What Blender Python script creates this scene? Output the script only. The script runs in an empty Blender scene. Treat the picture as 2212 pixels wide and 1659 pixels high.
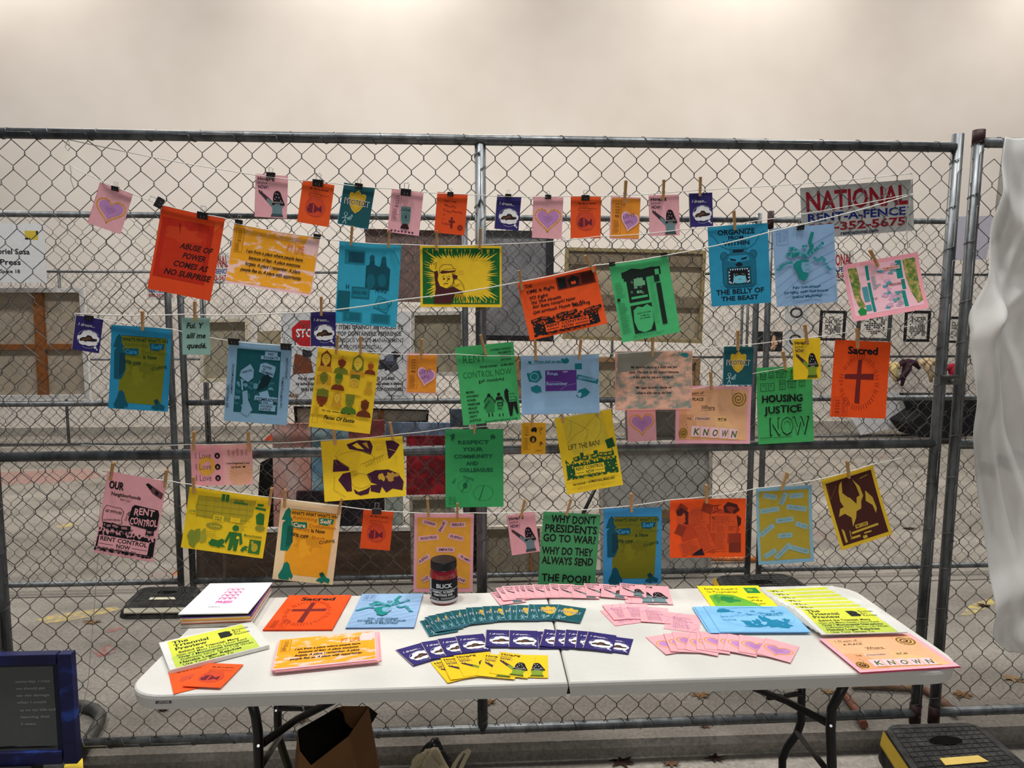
import bpy, math, random
from mathutils import Vector, Matrix
S = bpy.context.scene
COL = S.collection
rnd = random.Random(7)
# ---------------------------------------------------------------- camera
F, CX, CY, PITCH, CAMH = 1534.0, 1106.0, 829.5, 0.0967, 1.77
cam_d = bpy.data.cameras.new('camera'); cam = bpy.data.objects.new('camera', cam_d); COL.objects.link(cam)
cam.location = (0, 0, CAMH); cam.rotation_euler = (math.pi/2 - PITCH, 0, 0)
cam_d.sensor_width = 36; cam_d.lens = 36*F/2212; cam_d.clip_start = .05; cam_d.clip_end = 100
S.camera = cam
# ---------------------------------------------------------------- world, lights, exposure
w = bpy.data.worlds.new('world'); S.world = w; w.use_nodes = True
bg = w.node_tree.nodes['Background']; bg.inputs[0].default_value = (.80, .86, 1.0, 1); bg.inputs[1].default_value = .13
S.view_settings.view_transform = 'Standard'; S.view_settings.look = 'None'
S.view_settings.exposure = 0.0; S.view_settings.gamma = 1; S.view_settings.use_curve_mapping = False
def lamp(name, kind, loc, target, energy, col=(1, 1, 1), size=.3, size_y=None, spot=None, blend=.5):
    d = bpy.data.lights.new(name, kind); o = bpy.data.objects.new(name, d); COL.objects.link(o)
    d.energy = energy; d.color = col; o.location = loc
    o.rotation_euler = (Vector(target)-Vector(loc)).to_track_quat('-Z', 'Y').to_euler()
    if kind == 'AREA':
        d.shape = 'RECTANGLE'; d.size = size; d.size_y = size_y or size
    else: d.shadow_soft_size = size
    if spot: d.spot_size = math.radians(spot); d.spot_blend = blend
    return o
# overhead work lights of the covered yard
for x in (-3.4, -1.1, 1.2, 3.5):
    lamp('front_fill', 'AREA', (x, 2.0, 6.6), (x*.95, 2.1, .7), 112, (1, .99, .97), .35, .35)
lamp('front_fill', 'AREA', (.3, -3.2, 3.4), (.2, 2.6, .9), 42, (1, .98, .95), 4.0, 1.0)  # added fill light from the front for the lower posters, not an overhead lamp
for x in (-4.2, 0, 4.2):
    lamp('front_fill', 'AREA', (x, 6.4, 5.6), (x, 6.9, 0), 92, (1, .95, .88), .6, .6)
for i in range(5):
    x = -12.2+i*5.2
    lamp('wall_light', 'SPOT', (x, 9.0, 8.7), (x, 10.5, 2.6), 790, (1, .93, .86), .15, spot=140, blend=1)
# ---------------------------------------------------------------- projection helpers
RT = Vector((1, 0, 0)); FW = Vector((0, math.cos(PITCH), -math.sin(PITCH))); UP = Vector((0, math.sin(PITCH), math.cos(PITCH)))
C0 = Vector((0, 0, CAMH))
def ray(px, py): return FW + RT*((px-CX)/F) + UP*((CY-py)/F)
class VP:
    """a vertical plane standing in the yard"""
    def __init__(s, x, y, yaw):
        s.o = Vector((x, y, 0)); s.d = Vector((math.cos(yaw), math.sin(yaw), 0)); s.n = Vector((math.sin(yaw), -math.cos(yaw), 0))
    def at(s, px, py, off=0):
        r = ray(px, py); o = s.o+s.n*off; t = (o-C0).dot(s.n)/r.dot(s.n); return C0+r*t
    def uz(s, px, py): p = s.at(px, py); return (p-s.o).dot(s.d), p.z
    def P(s, u, z, off=0): q = s.o+s.d*u+s.n*off; return Vector((q.x, q.y, z))
def hp(px, py, z=0):
    r = ray(px, py); return C0+r*((z-CAMH)/r.z)
F1 = VP(-.114, 2.724, .0603)
F2 = VP(-.236, 4.55, .0571)
F3 = VP(-.475, 9.86, .0596)
WL = VP(0, 10.72, .055)
TZ = CAMH-1.03
# ---------------------------------------------------------------- materials
def lin(c):
    return tuple((v/255/12.92 if v/255 <= .04045 else ((v/255+.055)/1.055)**2.4) for v in c)+(1,)
MC = {}
def mat(c, rough=.7, metal=0, spec=.3, noise=.06, scale=30, bump=0, name=None, trans=0, coat=0):
    key = (tuple(c), rough, metal, spec, noise, scale, bump, trans, coat)
    if key in MC: return MC[key]
    m = bpy.data.materials.new(name or 'paint_%d_%d_%d' % tuple(c)); m.use_nodes = True
    nt = m.node_tree; b = nt.nodes['Principled BSDF']
    b.inputs['Roughness'].default_value = rough; b.inputs['Metallic'].default_value = metal
    b.inputs['Specular IOR Level'].default_value = spec; b.inputs['Base Color'].default_value = lin(c)
    if trans: b.inputs['Transmission Weight'].default_value = trans
    if coat: b.inputs['Coat Weight'].default_value = coat; b.inputs['Coat Roughness'].default_value = .1
    if noise or bump:
        tc = nt.nodes.new('ShaderNodeTexCoord'); n = nt.nodes.new('ShaderNodeTexNoise')
        n.inputs['Scale'].default_value = scale; n.inputs['Detail'].default_value = 4
        nt.links.new(tc.outputs['Object'], n.inputs['Vector'])
        if noise:
            r = nt.nodes.new('ShaderNodeMapRange'); r.inputs[3].default_value = 1-noise; r.inputs[4].default_value = 1+noise
            r.inputs[1].default_value = .25; r.inputs[2].default_value = .75
            mx = nt.nodes.new('ShaderNodeVectorMath'); mx.operation = 'SCALE'; mx.inputs[0].default_value = lin(c)[:3]
            nt.links.new(n.outputs['Fac'], r.inputs[0]); nt.links.new(r.outputs[0], mx.inputs['Scale'])
            nt.links.new(mx.outputs[0], b.inputs['Base Color'])
        if bump:
            bp = nt.nodes.new('ShaderNodeBump'); bp.inputs['Strength'].default_value = bump; bp.inputs['Distance'].default_value = .01
            nt.links.new(n.outputs['Fac'], bp.inputs['Height']); nt.links.new(bp.outputs[0], b.inputs['Normal'])
    MC[key] = m; return m
def ramp_mat(name, c1, c2, scale=3, rough=.8, detail=6, c3=None, bump=0, stretch=(1, 1, 1), lo=.35, hi=.65, spec=.3, metal=0):
    m = bpy.data.materials.new(name); m.use_nodes = True; nt = m.node_tree; b = nt.nodes['Principled BSDF']
    b.inputs['Roughness'].default_value = rough; b.inputs['Specular IOR Level'].default_value = spec; b.inputs['Metallic'].default_value = metal
    tc = nt.nodes.new('ShaderNodeTexCoord'); mp = nt.nodes.new('ShaderNodeMapping'); mp.inputs['Scale'].default_value = stretch
    n = nt.nodes.new('ShaderNodeTexNoise'); n.inputs['Scale'].default_value = scale; n.inputs['Detail'].default_value = detail
    n.inputs['Roughness'].default_value = .65
    cr = nt.nodes.new('ShaderNodeValToRGB'); cr.color_ramp.elements[0].position = lo; cr.color_ramp.elements[1].position = hi
    cr.color_ramp.elements[0].color = lin(c1); cr.color_ramp.elements[1].color = lin(c2)
    if c3: e = cr.color_ramp.elements.new((lo+hi)/2); e.color = lin(c3)
    L = nt.links.new
    L(tc.outputs['Object'], mp.inputs[0]); L(mp.outputs[0], n.inputs['Vector']); L(n.outputs['Fac'], cr.inputs[0]); L(cr.outputs[0], b.inputs['Base Color'])
    if bump:
        bp = nt.nodes.new('ShaderNodeBump'); bp.inputs['Strength'].default_value = bump; bp.inputs['Distance'].default_value = .01
        L(n.outputs['Fac'], bp.inputs['Height']); L(bp.outputs[0], b.inputs['Normal'])
    return m
STEEL = ramp_mat('galvanized_steel', (74, 77, 79), (122, 125, 126), 18, .42, 5, metal=.7, spec=.5, stretch=(1, 1, .3))
STEELD = ramp_mat('dull_galvanized_steel', (70, 70, 68), (104, 104, 100), 12, .5, 5, metal=.6, spec=.5)
WIRE = ramp_mat('galvanized_wire', (68, 67, 65), (134, 133, 130), 9, .36, 3, metal=.8, spec=.5)
RUST = ramp_mat('maroon_painted_steel', (34, 12, 15), (58, 28, 28), 10, .55, 4)
WOOD = ramp_mat('pine_wood', (176, 132, 82), (212, 172, 118), 60, .65, 4, stretch=(1, 1, .15))
BLACKM = mat((18, 18, 20), .45, 0, .5, 0)
CHROME = mat((190, 190, 190), .25, 1, .5, 0)
# ---------------------------------------------------------------- object helpers
def tag(o, label=None, cat=None, group=None, kind=None):
    if label: o['label'] = label
    if cat: o['category'] = cat
    if group: o['group'] = group
    if kind: o['kind'] = kind
    return o
def empty(name, loc, *t, **k):
    o = bpy.data.objects.new(name, None); COL.objects.link(o); o.location = loc; o.empty_display_size = .05
    return tag(o, *t, **k)
class MB:
    """collects faces in world space; build() links them as one mesh object"""
    def __init__(s): s.v = []; s.f = []; s.m = []; s.mats = []; s.sm = []
    def mi(s, m):
        if m not in s.mats: s.mats.append(m)
        return s.mats.index(m)
    def add(s, vs, fs, m, sm=False):
        b = len(s.v); s.v += [tuple(v) for v in vs]; s.f += [tuple(b+i for i in f) for f in fs]; s.m += [s.mi(m)]*len(fs); s.sm += [sm]*len(fs); return s
    def tube(s, pts, r, m, n=8, cap=True, radii=None):
        pts = [Vector(p) for p in pts]; vs = []; fs = []; ref = None
        for i, p in enumerate(pts):
            t = (pts[min(i+1, len(pts)-1)]-pts[max(i-1, 0)]).normalized()
            if ref is None: ref = t.orthogonal().normalized()
            a = (ref-t*ref.dot(t))
            a = a.normalized() if a.length > 1e-6 else t.orthogonal().normalized()
            ref = a; b = t.cross(a); rr = radii[i] if radii else r
            for k in range(n):
                an = 2*math.pi*k/n; vs.append(p+(a*math.cos(an)+b*math.sin(an))*rr)
        for i in range(len(pts)-1):
            for k in range(n):
                k2 = (k+1) % n; fs.append((i*n+k, i*n+k2, (i+1)*n+k2, (i+1)*n+k))
        ns = len(fs)
        if cap: fs.append(tuple(range(n-1, -1, -1))); fs.append(tuple((len(pts)-1)*n+k for k in range(n)))
        s.add(vs, fs, m, True)
        if cap and n > 4: s.sm[-2:] = [False, False]
        return s
    def box(s, o, X, Y, Z, m):
        """box with corner o and the edge vectors X, Y, Z"""
        o, X, Y, Z = map(Vector, (o, X, Y, Z))
        vs = [o, o+X, o+X+Y, o+Y, o+Z, o+X+Z, o+X+Y+Z, o+Y+Z]
        return s.add(vs, [(0, 3, 2, 1), (4, 5, 6, 7), (0, 1, 5, 4), (1, 2, 6, 5), (2, 3, 7, 6), (3, 0, 4, 7)], m)
    def prism(s, base, D, m, m2=None):
        """closed slab: polygon base extruded by D"""
        base = [Vector(p) for p in base]; D = Vector(D); n = len(base)
        s.add(base+[p+D for p in base], [tuple(range(n-1, -1, -1))]+[(i, (i+1) % n, n+(i+1) % n, n+i) for i in range(n)], m)
        return s.add([p+D for p in base], [tuple(range(n))], m2 or m)
    def lathe(s, c, prof, m, n=32, axis=Vector((0, 0, 1))):
        vs = []; fs = []
        for r, z in prof:
            for k in range(n): a = 2*math.pi*k/n; vs.append(Vector(c)+Vector((r*math.cos(a), r*math.sin(a), z)))
        for i in range(len(prof)-1):
            for k in range(n): k2 = (k+1) % n; fs.append((i*n+k, i*n+k2, (i+1)*n+k2, (i+1)*n+k))
        fs.append(tuple(range(n-1, -1, -1))); fs.append(tuple((len(prof)-1)*n+k for k in range(n)))
        return s.add(vs, fs, m)
    def build(s, name, parent=None, smooth=False, bevel=0, label=None, cat=None, group=None, kind=None, origin=None, sub=0):
        me = bpy.data.meshes.new(name); o = bpy.data.objects.new(name, me); COL.objects.link(o)
        if origin is None: origin = parent.location if parent else (Vector(s.v[0]) if not kind == 'structure' else Vector((0, 0, 0)))
        org = Vector(origin)
        me.from_pydata([tuple(Vector(v)-org) for v in s.v], [], s.f); me.update()
        for m in s.mats: me.materials.append(m)
        me.polygons.foreach_set('material_index', s.m)
        if len(s.sm) == len(me.polygons): me.polygons.foreach_set('use_smooth', [True]*len(s.f) if smooth else s.sm)
        if parent: o.parent = parent
        else: o.location = org
        if bevel:
            b = o.modifiers.new('bevel', 'BEVEL'); b.width = bevel; b.segments = 2; b.limit_method = 'ANGLE'
        if sub: q = o.modifiers.new('sub', 'SUBSURF'); q.levels = sub; q.render_levels = sub
        return tag(o, label, cat, group, kind)
def copy_tree(o, loc=None, rot=None):
    c = o.copy(); COL.objects.link(c)
    for ch in [x for x in COL.objects if x.parent == o]:
        d = ch.copy(); COL.objects.link(d); d.parent = c
    return c
def Mx(org, X, Y, Z):
    return Matrix(((X.x, Y.x, Z.x, org.x), (X.y, Y.y, Z.y, org.y), (X.z, Y.z, Z.z, org.z), (0, 0, 0, 1)))
# ---------------------------------------------------------------- the setting
def concrete():
    m = bpy.data.materials.new('worn_concrete'); m.use_nodes = True; nt = m.node_tree; b = nt.nodes['Principled BSDF']; L = nt.links.new
    tc = nt.nodes.new('ShaderNodeTexCoord'); b.inputs['Roughness'].default_value = .75
    def noise(sc, det, stretch=(1, 1, 1)):
        mp = nt.nodes.new('ShaderNodeMapping'); mp.inputs['Scale'].default_value = stretch; n = nt.nodes.new('ShaderNodeTexNoise')
        n.inputs['Scale'].default_value = sc; n.inputs['Detail'].default_value = det; n.inputs['Roughness'].default_value = .6
        L(tc.outputs['Object'], mp.inputs[0]); L(mp.outputs[0], n.inputs['Vector']); return n
    def ramp(n, p0, c0, p1, c1):
        r = nt.nodes.new('ShaderNodeValToRGB'); e = r.color_ramp.elements; e[0].position = p0; e[0].color = c0; e[1].position = p1; e[1].color = c1
        L(n.outputs['Fac'], r.inputs[0]); return r
    base = ramp(noise(1.1, 8, (1, 1.8, 1)), .3, lin((112, 106, 97)), .72, lin((166, 159, 148)))
    fine = ramp(noise(60, 5), .3, (.62, .62, .62, 1), .7, (1.12, 1.12, 1.12, 1))
    mu = nt.nodes.new('ShaderNodeMix'); mu.data_type = 'RGBA'; mu.blend_type = 'MULTIPLY'; mu.inputs[0].default_value = 1
    L(base.outputs[0], mu.inputs[6]); L(fine.outputs[0], mu.inputs[7])
    stain = ramp(noise(.55, 3), .62, (0, 0, 0, 1), .70, (1, 1, 1, 1))
    m2 = nt.nodes.new('ShaderNodeMix'); m2.data_type = 'RGBA'; m2.inputs[7].default_value = lin((142, 98, 92))
    sc = nt.nodes.new('ShaderNodeMath'); sc.operation = 'MULTIPLY'; sc.inputs[1].default_value = .4
    L(stain.outputs[0], sc.inputs[0]); L(sc.outputs[0], m2.inputs[0]); L(mu.outputs[2], m2.inputs[6])
    st2 = ramp(noise(.8, 4, (.6, 1.7, 1)), .60, (0, 0, 0, 1), .72, (1, 1, 1, 1))
    m3 = nt.nodes.new('ShaderNodeMix'); m3.data_type = 'RGBA'; m3.inputs[7].default_value = lin((95, 92, 88))
    s2 = nt.nodes.new('ShaderNodeMath'); s2.operation = 'MULTIPLY'; s2.inputs[1].default_value = .55
    L(st2.outputs[0], s2.inputs[0]); L(s2.outputs[0], m3.inputs[0]); L(m2.outputs[2], m3.inputs[6])
    L(m3.outputs[2], b.inputs['Base Color'])
    bp = nt.nodes.new('ShaderNodeBump'); bp.inputs['Strength'].default_value = .35; bp.inputs['Distance'].default_value = .01
    L(noise(90, 6).outputs['Fac'], bp.inputs['Height']); L(bp.outputs[0], b.inputs['Normal'])
    return m
CONC = concrete()
def quad_grid(o, X, Y, nx, ny, m, mb):
    vs = [Vector(o)+Vector(X)*(i/nx)+Vector(Y)*(j/ny) for j in range(ny+1) for i in range(nx+1)]
    mb.add(vs, [(j*(nx+1)+i, j*(nx+1)+i+1, (j+1)*(nx+1)+i+1, (j+1)*(nx+1)+i) for j in range(ny) for i in range(nx)], m)
# slab edge runs below the bottom rail; the floor on the near side lies lower
ea = hp(0, 1640, 0); eb = hp(2212, 1568, 0); ed = (eb-ea).normalized()
e0 = ea-ed*6; e1 = eb+ed*9
STEP = .075
mb = MB()
mb.add([e0, e1, e1+Vector((0, 12, 0)), e0+Vector((0, 12, 0))], [(0, 1, 2, 3)], CONC)
mb.add([e0, e1, e1-Vector((0, .012, .03)), e0-Vector((0, .012, .03)), e0-Vector((0, .012, STEP)), e1-Vector((0, .012, STEP))], [(0, 3, 2, 1), (3, 4, 5, 2)], CONC)
mb.add([e0+Vector((0, -.012, -STEP)), e1+Vector((0, -.012, -STEP)), e1+Vector((0, -9, -STEP)), e0+Vector((0, -9, -STEP))], [(3, 2, 1, 0)], CONC)
def smear(pts, c, z=.0014):
    mb.add([hp(x, y, z) for x, y in pts], [tuple(range(len(pts)))], ramp_mat('floor_paint_remains', c, (140, 132, 121), 26, .8, 6, lo=.40, hi=.58))
smear([(196, 1404), (240, 1392), (252, 1408), (214, 1420)], (150, 84, 84)); smear([(226, 1362), (262, 1352), (266, 1360), (232, 1366)], (150, 84, 84)); smear([(0, 1020), (190, 1012), (230, 1030), (120, 1044), (0, 1046)], (150, 96, 92))
smear([(78, 1338), (120, 1326), (250, 1310), (262, 1316), (190, 1334), (98, 1348)], (186, 164, 96)); smear([(2074, 1330), (2096, 1306), (2140, 1292), (2150, 1304), (2104, 1326)], (196, 176, 90)); smear([(120, 1136), (160, 1128), (168, 1134), (126, 1142)], (186, 164, 96))
for (x0, y0, x1, y1) in ((-200, 1297, 240, 1288), (1740, 1262, 2400, 1246), (-200, 1000, 700, 990), (0, 962, 560, 956)):
    p0, p1 = hp(x0, y0, .0012), hp(x1, y1, .0012); g_ = Vector((0, .018 if y0 > 1100 else .05, 0)); mb.add([p0, p1, p1+g_, p0+g_], [(0, 1, 2, 3)], mat((84, 80, 74), .9))
mb.build('floor', kind='structure')
WALLM = ramp_mat('painted_wall', (222, 214, 204), (232, 225, 216), .5, .85, 3, spec=.2, bump=.03)
a = WL.P(-24, 0); b = WL.P(20, 0)
MB().box(a, b-a, -WL.n*.2, (0, 0, 7.5), WALLM).build('wall_back', kind='structure')
MB().box(a+WL.n*.06, b-a, -WL.n*.06, (0, 0, .13), mat((168, 162, 152), .7)).build('baseboard_back', kind='structure')
# faded paint lines and patches on the concrete
def floor_patch(pts, c):
    MB().add([hp(x, y, .0016) for x, y in pts], [tuple(range(len(pts)))], c)
def decal(name, pts, c, label, z=.0015):
    q = [hp(x, y, 0)+Vector((0, 0, z)) for x, y in pts]
    MB().prism([p-Vector((0, 0, z)) for p in q][::1], (0, 0, z), c).build(name, label=label, cat='floor marking', kind='structure')
# ---------------------------------------------------------------- chain-link fences
def chainlink(pl, u0, u1, z0, z1, hpx, vpz, r, n, seed=0, wob=.0015, off=0.0):
    R = random.Random(seed); mb = MB(); nc = max(2, round((u1-u0)/hpx)); hx = (u1-u0)/nc; nr = round((z1-z0)/vpz); vz = (z1-z0)/nr
    nodes = {(i, j): (R.uniform(-wob, wob), R.uniform(-wob, wob)) for i in range(nc+2) for j in range(nr+1)}
    ph = .8*vz*.5
    for k in range(nc):
        pts = []
        for j in range(nr+1):
            i = k if (k+j) % 2 == 0 else k+1
            du, dz = nodes[(i, j)]; s = 1 if i == k else -1
            u = u0+i*hx+du-s*r*.6; z = z0+j*vz+dz
            e = .010 if vz > .02 else 0
            if j > 0: pts.append(pl.P(u, z-e*.6, off+r*1.2*s))
            if j < nr: pts.append(pl.P(u, z+e*.6, off-r*1.2*s))
        mb.tube(pts, r, WIRE, n, cap=False)
    return mb
def wraps(pl, a, b, r, turns, wr=.0014, seed=1, off=0):
    """tie wire wound in irregular turns round a rail or a post from a to b"""
    R = random.Random(seed); a = Vector(a); b = Vector(b); t = (b-a).normalized(); X = pl.n; Y = t.cross(X).normalized(); pts = []; Ln = (b-a).length
    rr = r+wr*.9; an = 0
    for k in range(turns):
        c = Ln*((k+.5+R.uniform(-.18, .18))/turns); L = R.uniform(.03, .07)
        for q in range(13):
            g = an+q/12*2*math.pi; pts.append(a+t*(c+(q/12-.5)*L)+(X*math.cos(g)+Y*math.sin(g))*rr)
    return MB().tube(pts, wr, WIRE, 4, cap=False)
def fence_panel(pl, posts, rails, mesh, label, R=.021, wire_r=.0016, hx=.0443, vz=.053, n=4, seed=0, tie=True, groups=None, postmats=None, railr=None):
    """posts: list of ((px,py) top,(px,py) bottom); rails: list of ((px,py),(px,py)); mesh: u0,u1,z0,z1"""
    p0 = posts[0][1]; root = empty('chain_link_fence', p0, label, 'fence', groups)
    for i, (t, b) in enumerate(posts):
        MB().tube([b, b+(t-b)*.33, b+(t-b)*.66, t], R, (postmats or {}).get(i, STEEL), 14).build('post', root, smooth=False)
    for i, (q, t) in enumerate(rails):
        MB().tube([q, q+(t-q)*.5, t], railr or R*.92, STEEL, 14).build('rail', root)
    chainlink(pl, *mesh, hx, vz, wire_r, n, seed, off=R*.3).build('chain_link_mesh', root)
    if tie:
        for i, (q, t) in enumerate(rails):
            if i != 1: wraps(pl, q, t, R*.95, 24, seed=seed+i).build('tie_wire', root)
        for i, (t, b) in enumerate(posts): wraps(pl, b, t, R*1.03, 13, seed=seed+i+9).build('tie_wire', root)
    return root
A = F1.at
u0 = F1.uz(-10, 965)[0]; uc = F1.uz(1040, 965)[0]; u1 = F1.uz(2022, 957)[0]
zt = A(1040, 307).z; zm = A(1040, 966).z; zb = A(1040, 1580).z
ztl = A(-10, 287).z; zbl = A(20, 1612).z
print('fence1', u0, uc, u1, zt, zm, zb, ztl, zbl, A(2067, 318).z, A(1979, 1540).z, A(2021, 957).z)
P1 = F1.P
uL = F1.uz(14, 1400)[0]
fence_panel(F1, [(P1(uL, ztl), P1(uL, zbl-.04)), (P1(uc, zt-.01), P1(uc, zb)), (A(2070, 290), A(1976, 1562))],
            [(P1(uL-.3, ztl), A(2062, 318)), (P1(uL-.3, A(0, 988).z), A(2021, 957)), (P1(uL, zbl), A(1979, 1540))],
            (uL-.3, F1.uz(2022, 957)[0], zb-.01, zt-.008), 'long front chain-link fence panel holding the clotheslines of posters', groups=None, seed=3, postmats={0: STEEL})
q0 = F1.uz(2112, 290); 
fence_panel(F1, [(A(2115, 282), A(2016, 1562)), (P1(q0[0]+3.6, A(2115, 285).z), P1(q0[0]+3.6, .1))],
            [(A(2113, 308), P1(q0[0]+3.6, A(2113, 308).z)), (A(2058, 960), P1(q0[0]+3.6, A(2058, 957).z)), (A(2019, 1538), P1(q0[0]+3.6, A(2019, 1538).z))],
            (F1.uz(2060, 960)[0], q0[0]+3.6, zb+.06, zt-.03), 'chain-link fence panel at the right edge under the white cloth', seed=8)
# clamp joining the two front posts
cl = empty('fence_clamp', A(2052, 820), 'bolted steel clamp joining the two posts right of the posters', 'clamp')
MB().tube([A(2024, 812, .0)+F1.n*.024, A(2062, 812)+F1.n*.024], .006, STEELD, 8).build('strap', cl)
MB().box(A(2024, 830)+F1.n*.022, F1.d*.09, F1.n*.004, (0, 0, .03), STEELD).build('plate', cl)
MB().tube([A(2044, 822)+F1.n*.02, A(2044, 822)+F1.n*.05], .009, STEELD, 6).build('bolt', cl)
# second row of fence
B = F2.at; P2 = F2.P
z2t = B(1010, 470).z; z2m = B(1010, 866).z; z2b = B(1010, 1243).z
print('fence2', z2t, z2m, z2b)
def f2panel(xa, xb, xc, label, seed, am=None):
    ua, ub = F2.uz(xa, 870)[0], F2.uz(xb, 870)[0]; ps = [(P2(ua, z2t+.04), P2(ua, z2b-.05)), (P2(ub, z2t+.04), P2(ub, z2b-.05))]
    if xc: uc_ = F2.uz(xc, 870)[0]; ps.append((P2(uc_, z2t), P2(uc_, z2b)))
    fence_panel(F2, ps, [(P2(ua, z), P2(ub, z)) for z in (z2t, z2m, z2b)], (ua, ub, z2b, z2t), label, seed=seed, n=3, tie=False, R=.02, postmats=am)
f2panel(-880, 373, None, 'middle-row chain-link fence panel on the left behind the red poster', 11)
f2panel(400, 1626, 1006, 'middle-row chain-link fence panel behind the centre of the posters', 12)
f2panel(1651, 2880, None, 'middle-row chain-link fence panel on the right behind the cross poster', 13)
def sleeve(pl, p, h, r, root): MB().tube([p, p+Vector((0, 0, h))], r, RUST, 14).build('post_sleeve', [o for o in COL.objects if o.parent == root and o.name.startswith('post')][0], origin=root.location)
PO = lambda root, i: [o for o in COL.objects if o.parent == root and o.name.startswith('post')][i]
FS = [o for o in COL.objects if o.name.startswith('chain_link_fence')]
q = P2(F2.uz(1651, 870)[0], z2t-.06); sleeve(F2, q, .115, .0205, FS[-1])
d_ = (A(2115, 282)-A(2016, 1562)).normalized(); MB().tube([A(2113, 312), A(2115, 281)], .0225, RUST, 14).build('post_sleeve', PO(FS[1], 0), origin=FS[1].location)
MB().tube([A(1975.6, 1563), A(1977.8, 1520)], .0222, RUST, 14).build('post_sleeve', PO(FS[0], 2), origin=FS[0].location)
MB().tube([A(2015.8, 1563), A(2019, 1524)], .0222, RUST, 14).build('post_sleeve', PO(FS[1], 0), origin=FS[1].location)
# third row of fence
z3t = F3.at(1106, 590).z; z3m = F3.at(1106, 773).z; z3b = F3.at(1106, 949).z
print('fence3', z3t, z3m, z3b)
xs = [-480, 143, 742, 1314, 1868, 2400]
xs = [(-485, 132), (148, 437), ]
xd = [(-195, 440, 138), (446, 1036, 745), (1042, 1600, 1322), (1612, 2124, 1866), (2132, 2640, 2390)]
nm = ['far chain-link fence panel behind the canvas on the left', 'far chain-link fence panel behind the waste sign', 'far chain-link fence panel behind the black-framed picture', 'far chain-link fence panel carrying the framed prints', 'far chain-link fence panel at the right edge']
for i, (xa, xb, xc) in enumerate(xd):
    ua, ub, uc3 = [F3.uz(x, 775)[0] for x in (xa, xb, xc)]
    fence_panel(F3, [(F3.P(u, z3t+.03), F3.P(u, .0)) for u in (ua, ub, uc3)], [(F3.P(ua, z), F3.P(ub, z)) for z in (z3t, z3m, z3b)],
                (ua, ub, z3b, z3t), nm[i], seed=20+i, n=3, tie=False, R=.019, wire_r=.0017, hx=.046, vz=.055)
# ---------------------------------------------------------------- printing on paper
CH = "".join(chr(c) for c in range(33, 127))+"ÃÑíéñ"
def load_glyphs():
    G = {}; obs = []
    for bold, off in ((0, .008), (1, .028), (2, -.004)):
        for ch in CH:
            for s in (ch, ch+'H'):
                cu = bpy.data.curves.new('g', 'FONT'); cu.body = s; cu.offset = off; cu.resolution_u = 2
                o = bpy.data.objects.new('g', cu); COL.objects.link(o); obs.append((bold, ch, s, o, cu))
    dg = bpy.context.evaluated_depsgraph_get(); dg.update(); xs = {}
    for bold, ch, s, o, cu in obs:
        e = o.evaluated_get(dg); me = e.to_mesh()
        v = [(p.co.x, p.co.y) for p in me.vertices]
        if s == ch: G[bold, ch] = [v, [tuple(p.vertices) for p in me.polygons], 0]
        xs[bold, s] = max(p[0] for p in v) if v else 0
        e.to_mesh_clear()
    for bold in (0, 1, 2):
        for ch in CH: G[bold, ch][2] = xs[bold, ch+'H']-xs[bold, 'H']
    capH = max(p[1] for p in G[0, 'H'][0])
    for bold, ch, s, o, cu in obs: bpy.data.objects.remove(o); bpy.data.curves.remove(cu)
    return G, capH
GL, CAPH = load_glyphs()
NB = 8
def clip(poly, a, lo):
    """keep the part of a polygon with y >= a (lo) or y <= a"""
    out = []; n = len(poly)
    for i in range(n):
        p, q = poly[i], poly[(i+1) % n]; ip = (p[1] >= a) if lo else (p[1] <= a); iq = (q[1] >= a) if lo else (q[1] <= a)
        if ip: out.append(p)
        if ip != iq: t = (a-p[1])/(q[1]-p[1]); out.append((p[0]+(q[0]-p[0])*t, a))
    return out
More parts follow.
